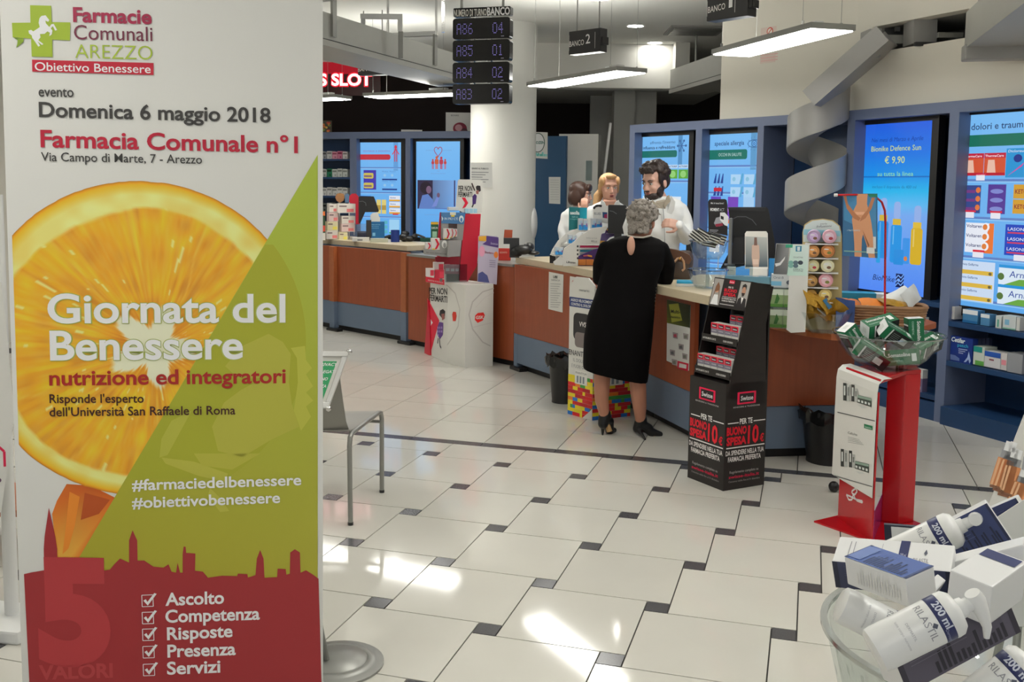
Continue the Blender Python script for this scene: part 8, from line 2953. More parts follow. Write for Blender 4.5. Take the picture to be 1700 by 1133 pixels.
def hand(mb, W, d, palm_n, s=1.0, curl=0.6, thumb_side=1, spread=0.08):
 """wrist W, direction d, palm facing palm_n; five fingers of different length, thumb off the side"""
 d = Vector(d).normalized()
 n = Vector(palm_n)
 n = (n - d * n.dot(d)).normalized()
 sdv = d.cross(n) * thumb_side
 pal = [W, W + d * 0.05 * s, W + d * 0.088 * s]
 for off_ in (-0.024,-0.008,0.008,0.024):
  chain(mb, [W + sdv * off_ * 0.55 * s, W + d * 0.05 * s + sdv * off_ * s, W + d * 0.086 * s + sdv * off_ * 1.05 * s], [0.017 * s, 0.0155 * s, 0.0125 * s], 10)
 for k, (o_, L) in enumerate(((0.026,0.070),(0.009,0.078),(-0.009,0.073),(-0.026,0.058))):
  b = W + d * 0.086 * s + sdv * o_ * s
  dd = (d + sdv * (o_ / 0.026) * spread).normalized()
  pts = [b]
  rad = [0.0105 * s]
  ang = 0.0
  for seg, (fr_, rr_) in enumerate(((0.45,0.0098),(0.32,0.0090),(0.23,0.0078))):
   ang += curl * (0.7,0.9,0.7)[seg]
   v = dd * math.cos(ang) + n * math.sin(ang)
   pts.append(pts[-1] + v * L * fr_ * s)
   rad.append(rr_ * s)
  chain(mb, pts, rad, 10)
 tb = W + d * 0.022 * s + sdv * 0.024 * s
 t1 = tb + (d * 0.55 + sdv * 0.75 + n * 0.25).normalized() * 0.040 * s
 t2 = t1 + (d * 0.85 + sdv * 0.25 + n * 0.45).normalized() * 0.030 * s
 t3 = t2 + (d * 0.9 + n * 0.45).normalized() * 0.022 * s
 chain(mb, [tb, t1, t2, t3], [0.016 * s, 0.013 * s, 0.011 * s, 0.009 * s], 10)


def strands(mb, H_, rng_, num, r, fn):
 for k in range(num):
  a, b = fn(rng_)
  H_.ell(mb, a, b, 8,6)


# ------------------------------------------------------------------ the customer, seen from behind
YW = 6.62


def wp(x, y, d=0.0):
 return at_y(x, y, YW + d)


PX = YW / F
cus = thing('person', 'person with short grey hair in a black dress leaning on the counter, seen from behind', 'person', tuple(at_z(1035,722).xy) + (0,))
face_dir = Vector((0.50,0.866,0)).normalized()
side_dir = Vector((0.866,-0.50,0))


def ringw(y, xl, xr, dep, d=0.0, tilt=0.0):
 c = wp((xl + xr) / 2, y, d)
 hw = (xr - xl) / 2 * PX
 return (c, Vector((hw, 0, tilt)), Vector((0, dep, 0)))


lev = [(392,1034,1080,0.075,0.05),(397,1014,1096,0.10,0.04),(404,1005,1103,0.12,0.03),(418,1001,1105,0.135,0.02),(440,1000,1101,0.145,0.01),(465,995,1092,0.145,0.0),(495,986,1088,0.15,-0.01),(525,975,1086,0.165,-0.02),(560,969,1083,0.17,-0.02),(595,967.5,1079,0.165,-0.015),(615,967,1077,0.16,-0.01),(624,967.5,1075.5,0.155,-0.01)]
mb = MB()
loft(mb, [ringw(y, a, b, dp, d, tilt=(0.0 if y < 560 else -0.044 * (y - 560) / 64)) for y, a, b, dp, d in lev], 36,2.3)
chain(mb, [wp(1006,413,0.02), wp(996,440,0.03), wp(995,463,0.08)], [0.052,0.050,0.046])
chain(mb, [wp(995,463,0.08), wp(1004,470,0.30)], [0.046,0.038])
chain(mb, [wp(1098,414,0.02), wp(1108,440,0.04), wp(1106,463,0.08)], [0.054,0.054,0.050])
chain(mb, [wp(1106,463,0.08), wp(1098,474,0.16), wp(1100,474,0.30)], [0.050,0.046,0.038])


def folds(co):
 z = co[:, 2]
 x = co[:, 0]
 a = np.clip((1.15 - z) / 0.5,0,1)
 co[:, 1] += 0.004 * np.sin(x * 46 + z * 9) * a
 return co


fuse(mb, 'dress', 'black_dress', cus, 0.008,4, folds)
# studded side seam
sm = [(1090,478),(1088,500),(1085,530),(1083,560),(1080,590),(1077,615),(1074,632)]
seam = MB()
for (xa, ya), (xb, yb) in zip(sm[:-1], sm[1:]):
 nst = 4
 for k in range(nst):
  x, y = xa + (xb - xa) * k / nst, ya + (yb - ya) * k / nst
  q = wp(x - 1.5, y, -0.06)
  seam.ball((q.x, q.y, q.z),(0.007,0.008,0.005), 8,5)
seam.build('studded_trim', mat('stud_grey', (120,116,108), 0.35, metal=0.6), cus, world=True, smooth=True)
# body: legs, torso core, arms, neck, head as one skin
bd = MB()
hc = wp(1066.5,369,0.03)
Hd = Head(hc, math.atan2(face_dir.y, face_dir.x) - math.pi / 2 + 0.1,-0.22,0.0,1.0)
Hd.skull(bd)
chain(bd, [hc + Vector((-0.005,0.0,-0.06)), wp(1060,388,0.03), wp(1056,402,0.03)], [0.055,0.056,0.07])
chain(bd, [wp(1055,410,0.03), wp(1045,470,0.0), wp(1030,540,-0.02), wp(1026,590,-0.01)], [0.09,0.11,0.12,0.11])
for xs, ys in (((1000,1000,999,999,1003,1004),(596,620,645,665,686,694)), ((1056,1058,1060,1062,1063,1064),(596,628,655,676,696,704))):
 chain(bd, [wp(x, y, d) for x, y, d in zip(xs, ys, (-0.02,-0.03,-0.035,-0.03,-0.02,-0.01))], [0.075,0.058,0.054,0.047,0.036,0.034])
for side, pts in ((0, [(1006,413,0.02),(995,463,0.08),(1004,470,0.32)]),(1, [(1098,414,0.02),(1104,464,0.09),(1101,474,0.34)])):
 q = [wp(*p) for p in pts]
 chain(bd, q, [0.04,0.032,0.024])
 hand(bd, q[2], (q[2] - q[1]), Vector((0,0,-1)), 0.92,0.25,1 if side == 0 else -1)
fuse(bd, 'body', 'skin_leg', cus, 0.0055,3)
# keyhole at the nape
kf = facing(YW - 0.128,1048)
u0, v0 = kf.uv(1048,408.5)
q = kf.pt(u0, v0)
MB().ball((q.x, q.y + 0.012, q.z),(0.026,0.022,0.062), 18,14).build('nape_opening', 'skin', cus, world=True, smooth=True)
MB().tube([wp(1042,391.5,-0.04), wp(1054,394,-0.072), wp(1068,394.5,-0.076), wp(1082,391,-0.04)], 0.006,8).build('neckline_trim', mat('trim_cream', (190,182,172), 0.6), cus, world=True, smooth=True)
# curly hair
hr = MB()
rg = random.Random(5)
Hd.ell(hr, (0,-0.022,0.045),(0.088,0.100,0.090))
for k in range(260):
 th = rg.uniform(0,2 * math.pi)
 ph = math.acos(rg.uniform(-0.95,1))
 x, y, z = math.sin(ph) * math.cos(th), math.sin(ph) * math.sin(th), math.cos(ph)
 if y > 0.45 and z < 0.55:
  continue
 Hd.ell(hr, (0.090 * x, -0.022 + 0.103 * y, 0.038 + 0.098 * z), (rg.uniform(0.007,0.020),) * 3,8,6)
Hd.ell(hr, (0,-0.060,-0.040),(0.064,0.040,0.052))
for k in range(110):
 a = rg.uniform(-1.4,1.4)
 zz = rg.uniform(-0.088,0.0)
 w_ = 0.070 + 0.10 * (zz + 0.03) * (zz < -0.03)
 Hd.ell(hr, (w_ * math.sin(a), -0.058 - 0.042 * math.cos(a), zz), (rg.uniform(0.006,0.016), rg.uniform(0.006,0.014), rg.uniform(0.008,0.02)), 8,6)
for k in range(90):
 th, ph = rg.uniform(0,2 * math.pi), math.acos(rg.uniform(0.1,1))
 d_ = Vector((math.sin(ph) * math.cos(th), math.sin(ph) * math.sin(th), math.cos(ph)))
 if d_.y > 0.5 and d_.z < 0.5:
  continue
 b_ = Vector((0.088 * d_.x, -0.022 + 0.100 * d_.y, 0.038 + 0.096 * d_.z))
 chain(hr, [Hd.p(*b_), Hd.p(*(b_ + d_ * 0.012 + Vector((rg.uniform(-.01, .01), rg.uniform(-.01, .01), 0.004)))), Hd.p(*(b_ + d_ * 0.018 + Vector((rg.uniform(-.018, .018), rg.uniform(-.018, .018), 0.0))))], [0.009,0.007,0.004], 6)
fuse(hr, 'hair', 'grey_hair', cus, 0.0042,1)
Hd.features(cus)
MB().ball(tuple(Hd.p(-0.088,0.0,-0.05)), 0.008,10,6).build('earring', 'white_plastic', cus, world=True, smooth=True)


# heeled shoes
def shoe(ank, toe, heel_tip, nm='shoe'):
 """ankle boot on a stiletto: ankle, toe and heel tip as places"""
 s_ = MB()
 t_ = (toe - ank)
 fl = Vector((t_.x, t_.y, 0)).normalized()
 top = ank + Vector((0,0,0.018))
 heelp = ank - fl * 0.018 + Vector((0,0,-0.045))
 ball_ = toe - fl * 0.055 + Vector((0,0,0.020))
 chain(s_, [top, ank, heelp], [0.042,0.043,0.036])
 chain(s_, [ank + Vector((0,0,-0.02)), ank + fl * 0.05 + Vector((0,0,-0.045)), ball_, toe + Vector((0,0,0.012))], [0.040,0.036,0.032,0.018])
 chain(s_, [heelp, (heelp + heel_tip) / 2, heel_tip + Vector((0,0,0.006))], [0.028,0.013,0.008])
 o = fuse(s_, nm, 'shoe_black', cus, 0.004,2)
 return o


shoe(wp(1004,692,-0.01), at_z(1020,718.5) + Vector((0.0,0.02,0)), at_z(1000.5,723))
shoe(wp(1064,701,-0.01), at_z(1096,724), at_z(1071,731))
for a, b in (((1008,700),(1012,716)), ((1075,712),(1086,724))):
 A_, B_ = wp(*a, -0.01), wp(*b, -0.02)
 MB().tube([A_ + Vector((0,0.0,-0.012)), B_ + Vector((0,0,-0.004))], [0.016,0.02], 10).build('sole', 'sole_tan', cus, world=True, smooth=True)


# ------------------------------------------------------------------ pharmacists behind the counter
def coat_person(label, Y, lev, arms, head, hairfn, skin, extra=None, sleeves=None, lapel=None):
 px = Y / F
 b = at_y((lev[0][1] + lev[0][2]) / 2,340, Y)
 per = thing('person', label, 'person', (b.x, b.y, 0))

 def pp(x, y, d=0.0):
  return at_y(x, y, Y + d)
 mb = MB()
 rings = []
 for y, a, c, dp, d in lev:
  rings.append((pp((a + c) / 2, y, d), Vector(((c - a) / 2 * px, 0,0)), Vector((0, dp, 0))))
 # skirt of the coat down to the knee
 c0, hw, hd = rings[-1]
 for z in (0.9,0.6,0.48):
  if z < c0.z:
   rings.append((Vector((c0.x, c0.y, z)), hw * 1.05, hd * 1.1))
 loft(mb, rings, 32,2.3)
 body = MB()
 for pts, rad, hd_ in arms:
  q = [pp(*p) for p in pts]
  chain(mb, q, rad)
  if hd_:
   dirv, pn, cur, ts = hd_
   w = q[-1] + Vector(dirv).normalized() * (-0.01)
   hand(body, w, dirv, pn, 0.98, cur, ts)
   chain(body, [q[-2] * 0.3 + q[-1] * 0.7, w], [0.03,0.024])
 rs2 = random.Random(len(label))
 ph1, ph2 = rs2.uniform(0,6), rs2.uniform(0,6)

 def wrinkle(co):
  z, x = co[:, 2], co[:, 0]
  co[:, 1] += 0.005 * np.sin(z * 38 + x * 22 + ph1) * np.sin(x * 17 + ph2)
  co[:, 0] += 0.003 * np.sin(z * 45 + ph2)
  return co
 fuse(mb, 'lab_coat', 'white_coat', per, 0.008,3, wrinkle)
 hx, hy, hdp, yaw, pitch, size = head
 hc = pp(hx, hy, hdp)
 Hh_ = Head(hc, yaw, pitch, 0, size)
 Hh_.skull(body)
 nb = pp((lev[0][1] + lev[0][2]) / 2, lev[0][0] + 4, lev[0][4])
 chain(body, [hc + Vector((0,0.01,-0.05 * size)), (hc + nb) / 2 + Vector((0,0.01,-0.02)), nb + Vector((0,0,-0.03))], [0.052 * size, 0.054,0.075])
 cc = rings[3][0]
 chain(body, [nb + Vector((0,0,-0.02)), cc, Vector((cc.x, cc.y, 1.0)), Vector((cc.x, cc.y, 0.9))], [0.07,0.10,0.11,0.11])
 for sx in (-0.09,0.09):
  chain(body, [Vector((cc.x + sx, cc.y, 0.92)), Vector((cc.x + sx, cc.y, 0.5)), Vector((cc.x + sx, cc.y + 0.01,0.12)), Vector((cc.x + sx, cc.y - 0.08,0.045))], [0.075,0.055,0.042,0.035])
 fuse(body, 'body', skin, per, 0.0055,3)
 for sx in (-0.09,0.09):
  tr = MB()
  chain(tr, [Vector((cc.x + sx, cc.y, 0.9)), Vector((cc.x + sx, cc.y, 0.5)), Vector((cc.x + sx, cc.y + 0.01,0.13))], [0.088,0.07,0.062])
  tr.build('trouser_leg', 'trousers', per, world=True, smooth=True)
  sh = MB()
  chain(sh, [Vector((cc.x + sx, cc.y + 0.03,0.05)), Vector((cc.x + sx, cc.y - 0.13,0.04))], [0.05,0.04])
  sh.build('shoe', 'shoe_black', per, world=True, smooth=True)
 hairfn(Hh_, per, pp)
 if extra:
  extra(Hh_, per, pp, px)
 return per


# --- bearded man
def hair_man(Hm, per, pp):
 h = MB()
 rg = random.Random(3)
 Hm.ell(h, (0,-0.030,0.058),(0.081,0.088,0.078))
 Hm.ell(h, (0,-0.075,0.0),(0.070,0.040,0.07))
 Hm.ell(h, (0,0.052,0.096),(0.060,0.040,0.030))
 for k in range(26):
  Hm.ell(h, (rg.uniform(-0.055,0.055), rg.uniform(0.06,0.088), rg.uniform(0.078,0.11)),(0.010,0.010,0.012), 8,6)
 for k in range(260):
  th = rg.uniform(0,2 * math.pi)
  ph = math.acos(rg.uniform(-0.1,1))
  x, y, z = math.sin(ph) * math.cos(th), math.sin(ph) * math.sin(th), math.cos(ph)
  if y > 0.50 and z < 0.62:
   continue
  s_ = rg.uniform(0.009,0.018)
  Hm.ell(h, (0.084 * x, -0.022 + 0.098 * y, 0.050 + 0.092 * z), (s_, s_, s_), 8,6)
 for k in range(40):
  Hm.ell(h, (rg.uniform(-0.05,0.05), rg.uniform(-0.02,0.06), 0.122 + rg.uniform(-0.01,0.018)),(0.012,0.012,0.014), 8,6)
 for sx in (-1,1):
  Hm.ell(h, (sx * 0.068,-0.022,0.035),(0.018,0.050,0.055))
  Hm.ell(h, (sx * 0.070,0.020,0.030),(0.012,0.024,0.045))
  Hm.ell(h, (sx * 0.072,0.012,-0.008),(0.009,0.012,0.032))
 fuse(h, 'hair', 'dark_hair', per, 0.005,1)
 b = MB()
 Hm.ell(b, (0,0.052,-0.086),(0.054,0.050,0.040))
 Hm.ell(b, (0,0.080,-0.098),(0.030,0.020,0.024))
 for sx in (-1,1):
  Hm.ell(b, (sx * 0.056,0.026,-0.062),(0.014,0.036,0.042))
  Hm.ell(b, (sx * 0.066,0.004,-0.030),(0.009,0.018,0.036))
 Hm.ell(b, (0,0.099,-0.0475),(0.026,0.008,0.006), 12,8)
 fuse(b, 'beard', 'dark_hair', per, 0.004,2)
 Hm.features(per, 'lips_man', 'dark_hair')


def man_extra(Hm, per, pp, px):
 # shirt in the open collar, lapels, collar
 f0 = Frame(pp(1095,340,-0.122),(1,0.04,0),(0,-0.25,1))
 sh = MB()
 sh.slab(f0, [f0.uv(*q) for q in ((1090,337),(1106,334),(1105,346),(1098,361),(1092,351))], -0.06,0.004)
 sh.build('shirt', 'shirt_beige', per, world=True, bevel=0.004)
 for pts in (((1073,328),(1081,334),(1092,348),(1100,374),(1090,364),(1076,346)), ((1114,324),(1121,334),(1119,348),(1104,374),(1099,367),(1108,348),(1112,334))):
  MB().slab(f0, [f0.uv(*q) for q in pts], 0.0,0.014).build('lapel', 'white_coat', per, world=True, bevel=0.004)
 for pts in (((1082,331),(1088,336),(1096,344),(1089,346),(1082,339)), ((1107,325),(1111,323),(1113,333),(1103,345),(1101,340))):
  MB().slab(f0, [f0.uv(*q) for q in pts], 0.004,0.012).build('shirt_collar', 'shirt_beige', per, world=True, bevel=0.003)
 fz = pp(1118,396,-0.14)
 MB().tube([pp(1101,345,-0.135), pp(1103,380,-0.15), pp(1104,420,-0.15)], 0.0035,6).build('coat_edge', mat('seam_grey', (170,172,174), 0.7), per, world=True)
 MB().fbox(f0, f0.uv(1062,0)[0], f0.uv(1078,0)[0], f0.uv(1070,372)[1], f0.uv(1070,352)[1], 0.0,0.006).build('breast_pocket', 'white_coat', per, world=True)


coat_person('bearded person with dark tousled hair in a white lab coat, holding up a hand', 7.62,
   [(326,1076,1114,0.06,0.02),(333,1058,1130,0.095,0.01),(342,1049,1138,0.115,0.0),(356,1047,1137,0.125,0.0),(385,1050,1130,0.13,0.0),(420,1051,1127,0.13,0.0),(455,1050,1128,0.135,0.0)],
   [(((1130,350,0.0),(1139,375,-0.02),(1140,396,-0.06)),(0.062,0.058,0.052), None),
    (((1140,396,-0.06),(1133,384,-0.17),(1127,374,-0.25)),(0.052,0.046,0.037), ((-1.0,-0.25,0.22),(0.1,0.9,-0.35), 0.75,1)),
    (((1055,350,0.0),(1046,378,-0.02),(1047,402,-0.06)),(0.060,0.056,0.05), None),
    (((1047,402,-0.06),(1058,412,-0.18),(1066,416,-0.24)),(0.05,0.044,0.036), ((0.8,-0.4,-0.1),(0,0.2,-1), 0.5,-1))],
   (1087.5,302,-0.01, math.radians(180 - 46), -0.22,1.10), hair_man, 'skin_pale', man_extra)


# --- blonde woman
def hair_blonde(Hm, per, pp):
 h = MB()
 Hm.ell(h, (0,-0.030,0.048),(0.084,0.092,0.080))
 Hm.ell(h, (0,-0.070,0.0),(0.074,0.045,0.07))
 for sx in (-1,1):
  Hm.ell(h, (sx * 0.066,0.012,0.055),(0.026,0.052,0.045))
  Hm.ell(h, (sx * 0.078,-0.012,0.0),(0.014,0.036,0.05))
 Hm.ell(h, (0,0.060,0.098),(0.050,0.030,0.024))
 chain(h, [Hm.p(0.02,-0.10,-0.02), Hm.p(0.07,-0.09,-0.08), Hm.p(0.085,-0.07,-0.15), Hm.p(0.075,-0.06,-0.20)], [0.04,0.042,0.036,0.02])
 fuse(h, 'hair', 'blonde_hair', per, 0.005,2)
 Hm.features(per, 'lips', mat('brow_blonde', (140,104,74), 0.6), mouth=0.003, iris=mat('iris_grey', (84,92,96), 0.2))


def blonde_extra(Hm, per, pp, px):
 f0 = Frame(pp(1012,342,-0.112),(1,0.0,0),(0,-0.3,1))
 MB().slab(f0, [f0.uv(*q) for q in ((1002,334),(1023,334),(1018,344),(1012,354),(1007,344))], -0.05,0.003).build('neckline_skin', 'skin', per, world=True, bevel=0.003)
 for pts in (((998,332),(1004,336),(1013,358),(1004,352),(996,340)), ((1027,332),(1021,336),(1012,358),(1022,352),(1030,340))):
  MB().slab(f0, [f0.uv(*q) for q in pts], 0.0,0.012).build('lapel', 'white_coat', per, world=True, bevel=0.003)


coat_person('blonde person with tied back hair in a white coat talking behind the monitor', 8.75,
   [(333,1001,1024,0.06,0.02),(340,986,1036,0.09,0.01),(348,979,1041,0.11,0.0),(362,977,1042,0.12,0.0),(392,980,1040,0.12,0.0),(430,981,1040,0.12,0.0)],
   [(((983,352,0.0),(975,385,-0.02),(977,412,-0.06)),(0.055,0.05,0.046), None), (((1036,352,0.0),(1043,385,-0.02),(1041,412,-0.06)),(0.055,0.05,0.046), None)],
   (1011,312,-0.02, math.radians(180 + 10), -0.06,1.02), hair_blonde, 'skin', blonde_extra)


# --- brunette woman in profile
def hair_bob(Hm, per, pp):
 h = MB()
 Hm.ell(h, (0,-0.024,0.044),(0.092,0.100,0.084))
 for sx in (-1,1):
  Hm.ell(h, (sx * 0.074,-0.030,-0.030),(0.026,0.058,0.085))
  Hm.ell(h, (sx * 0.070,0.020,0.02),(0.022,0.040,0.06))
 Hm.ell(h, (0,-0.078,-0.030),(0.082,0.044,0.085))
 Hm.ell(h, (0,0.072,0.072),(0.062,0.032,0.042))
 fuse(h, 'hair', 'brown_hair', per, 0.006,2)
 Hm.features(per, 'lips', 'brown_hair')


coat_person('brown haired person with a bob cut turned right behind the teal display', 9.7,
   [(342,950,972,0.06,0.02),(348,940,980,0.09,0.0),(356,935,984,0.11,0.0),(375,933,984,0.12,0.0),(410,936,982,0.12,0.0),(440,936,982,0.12,0.0)],
   [(((940,360,0.0),(934,385,-0.02),(938,405,-0.06)),(0.056,0.052,0.046), None), (((978,358,-0.02),(984,378,-0.12),(974,362,-0.2),(971,352,-0.2)),(0.05,0.046,0.038,0.032), ((-0.1,-0.2,1.0),(0.3,1,0), 0.6,1))],
   (964,323,-0.01, math.radians(-104), -0.12,1.0), hair_bob, 'skin')

# ================================================================== FOREGROUND BASKET
def n7(x, y):
 return (1330 + x / 3.62,820 + y / 3.62)


PB = at_y(1640,1060,1.26)
ped = thing('display_pedestal', 'white pedestal under the foreground bowl, below the picture edge', 'pedestal', (PB.x, PB.y, 0))
MB().bx(-0.16,0.16,-0.16,0.16,0,0.90).build('plinth', 'white_card', ped)
fg = thing('foreground_bowl', 'clear plastic bowl heaped with white and navy skincare at the bottom right corner', 'bowl', (PB.x, PB.y, 0.901))
MB().lathe([(0,0),(0.09,0.0),(0.14,0.03),(0.185,0.10),(0.205,0.185),(0.209,0.187),(0.199,0.187),(0.18,0.104),(0.136,0.035),(0.088,0.005),(0,0.005)], 56).build('bowl_shell', 'clear', fg, smooth=True)
MB().lathe([(0.202,0.183),(0.211,0.184),(0.211,0.19),(0.202,0.19)], 56, close=True).build('rim', 'rim_plastic', fg, smooth=True)

NAVY = (30,38,84)


def axes_obj(t, O, ex, ey):
 """place thing t with local x along ex, local z as close to ey as possible"""
 ex = Vector(ex).normalized()
 y = Vector(ey).cross(ex).normalized()
 z = ex.cross(y)
 M = Matrix(((ex.x, y.x, z.x, O.x), (ex.y, y.y, z.y, O.y), (ex.z, y.z, z.z, O.z),(0,0,0,1)))
 t.matrix_world = M
 MW[t] = M


def skin_box(label, a, b, h, wd, dep, Ya, Yb, faces, top=False, grp='white and navy skincare cartons in the foreground bowl'):
 """carton whose near long edge runs between image points a (depth Ya) and b (depth Yb); faces colours"""
 A, B = at_y(*a, Ya), at_y(*b, Yb)
 t = thing('skincare_carton', label, 'box', tuple(A), 0, grp)
 L = (B - A).length
 axes_obj(t, A, B - A, h)
 if top:
  M_ = MW[t] @ Matrix.Translation((0,0,-wd))
  t.matrix_world = M_
  MW[t] = M_
 MB().bx(0, L, 0, dep, 0, wd).build('carton', mat('skin_carton', (226,226,226), 0.35, noise=0.02), t, bevel=0.002)
 return t, L


def on_face(t, which, L, wd, dep):
 """frame of a carton face in world space"""
 M = MW[t]
 o = {'front': ((0,0,0),(1,0,0),(0,0,1)), 'top': ((0,0, wd),(1,0,0),(0,1,0)), 'right': ((L, 0,0),(0,1,0),(0,0,1)), 'bottom': ((0, dep, 0),(1,0,0),(0,-1,0))}[which]
 R3 = M.to_3x3()
 return Frame(M @ Vector(o[0]), R3 @ Vector(o[1]), R3 @ Vector(o[2]))


def navy_face(P, L, h, col=(46,58,104), seed=0, name=None):
 P.rect(0,0, L, h, col, 0)
 rs_ = random.Random(seed)
 for k in range(14):
  u = L * (0.28 + 0.045 * k)
  P.rect(u, h * 0.06, u + L * 0.028, h * (0.2 + 0.5 * rs_.random()), tuple(int(c * 0.62) for c in col), 1)
 for k in range(5):
  P.rect(L * 0.1, h * (0.5 + 0.08 * k), L * (0.5 + 0.1 * rs_.random()), h * (0.515 + 0.08 * k), tuple(min(255, c + 26) for c in col), 1)
 P.rect(0,0, L * 0.045, h, tuple(int(c * 0.7) for c in col), 1)
 P.rect(L * 0.955,0, L, h, tuple(int(c * 0.7) for c in col), 1)


# 1: long carton across the top left: white top, navy front
t, L = skin_box('long white carton with navy side lying along the left rim of the bowl', n7(185,405), n7(900,470),(0,-0.35,1), 0.04,0.055,1.24,1.17, None, True)
P = Print(on_face(t, 'front', L, 0.04,0.055), step=0.0003, base=0.0004)
navy_face(P, L, 0.04,(58,64,92), 3)
P.build('carton_print', t)
f3 = on_face(t, 'top', L, 0.04,0.055)
P = Print(f3, step=0.0003, base=0.0004)
P.rect(L * 0.55,0, L * 0.63,0.055, NAVY, 1)
P.text('200 ml', L * 0.565,0.02,0.008,(190,194,214), 2, w=L * 0.05)
P.rect(L * 0.12,0.008, L * 0.125,0.045,(110,110,118), 1)
P.rect(L * 0.16,0.008, L * 0.165,0.045,(110,110,118), 1)
P.rect(L * 0.4,0.012, L * 0.404,0.045,(150,150,156), 1)
P.text('RILASTIL', L * 0.68,0.012,0.009,(120,120,128), 1, w=L * 0.13)
P.poly([(L * 0.76,0.032), (L * 0.775,0.027), (L * 0.79,0.032), (L * 0.775,0.04)], (70,74,90), 1)
P.build('carton_print', t)
# 2: carton slanting down in front: navy top, white front
t, L = skin_box('carton with blue navy upper side slanting over the left rim of the bowl', n7(278,545), n7(650,690),(0.10,-0.5,1), 0.034,0.045,1.14,1.06, None)
f3 = on_face(t, 'top', L, 0.034,0.045)
P = Print(f3, step=0.0003, base=0.0004)
navy_face(P, L, 0.045,(70,92,150), 5)
P.rect(L * 0.02,0.004, L * 0.22,0.041,(96,116,168), 2)
P.build('carton_print', t)
f3 = on_face(t, 'front', L, 0.034,0.045)
P = Print(f3, step=0.0003, base=0.0004)
for k in range(16):
 P.rect(L * (0.2 + 0.045 * k), 0.006, L * (0.2 + 0.045 * k) + 0.0012,0.02 + 0.008 * (k % 3) / 3,(196,196,192), 1)
P.build('carton_print', t)
# 3: upright navy cartons top right
t, L = skin_box('navy faced carton tilted up at the back right of the bowl', n7(940,480), n7(1285,310),(-0.38,0.35,1), 0.062,0.045,1.30,1.28, None)
P = Print(on_face(t, 'front', L, 0.062,0.045), step=0.0003, base=0.0004)
navy_face(P, L, 0.062,(48,58,98), 9)
P.build('carton_print', t)
t, L = skin_box('second navy faced carton behind, cut by the right picture edge', n7(1200,330), n7(1420,240),(-0.3,0.35,1), 0.055,0.045,1.40,1.38, None)
P = Print(on_face(t, 'front', L, 0.055,0.045), step=0.0003, base=0.0004)
navy_face(P, L, 0.055,(44,52,92), 11)
P.build('carton_print', t)
# 4: white carton, right
t, L = skin_box('white carton pointing to the right picture edge above the front pump bottle', n7(950,610), n7(1420,500),(-0.12,0.15,1), 0.04,0.045,1.20,1.16, None)
P = Print(on_face(t, 'front', L, 0.04,0.045), step=0.0003, base=0.0004)
for k in range(14):
 P.rect(L * (0.2 + 0.045 * k), 0.006, L * (0.2 + 0.045 * k) + 0.0012,0.02,(196,196,196), 1)
P.text('Siero', L * 0.25,0.004,0.006,(150,150,150), 1)
P.build('carton_print', t)
# 5: grey-navy carton bottom right and flat white card
t, L = skin_box('grey navy carton slanting up at the bottom right corner', n7(640,1200), n7(1320,830),(-0.45,0.1,1), 0.05,0.05,1.10,1.14, None)
P = Print(on_face(t, 'front', L, 0.05,0.05), step=0.0003, base=0.0004)
navy_face(P, L, 0.05,(88,84,96), 13)
P.build('carton_print', t)
P = Print(on_face(t, 'top', L, 0.05,0.05), step=0.0003, base=0.0004)
P.rect(L * 0.6,0.004, L * 0.66,0.046,(90,88,100), 1)
P.build('carton_print', t)
t, L = skin_box('small white carton with navy corner at the right picture edge', n7(1120,800), n7(1330,640),(-0.2,-0.3,1), 0.05,0.05,1.10,1.16, None)
P = Print(on_face(t, 'top', L, 0.05,0.05), step=0.0003, base=0.0004)
P.rect(L * 0.7,0.004, L * 0.95,0.046,(40,48,92), 1)
P.build('carton_print', t)
t, L = skin_box('pale translucent carton standing behind the front pump bottle', n7(560,760), n7(820,480),(-0.45,0.3,-1), 0.045,0.012,1.12,1.17, None)
P = Print(on_face(t, 'front', L, 0.045,0.012), step=0.0003, base=0.0004)
P.rect(L * 0.12,0.006, L * 0.8,0.04,(196,200,202), 1)
P.rect(L * 0.72,0.03, L * 0.86,0.033,(90,92,96), 2)
P.build('carton_print', t)


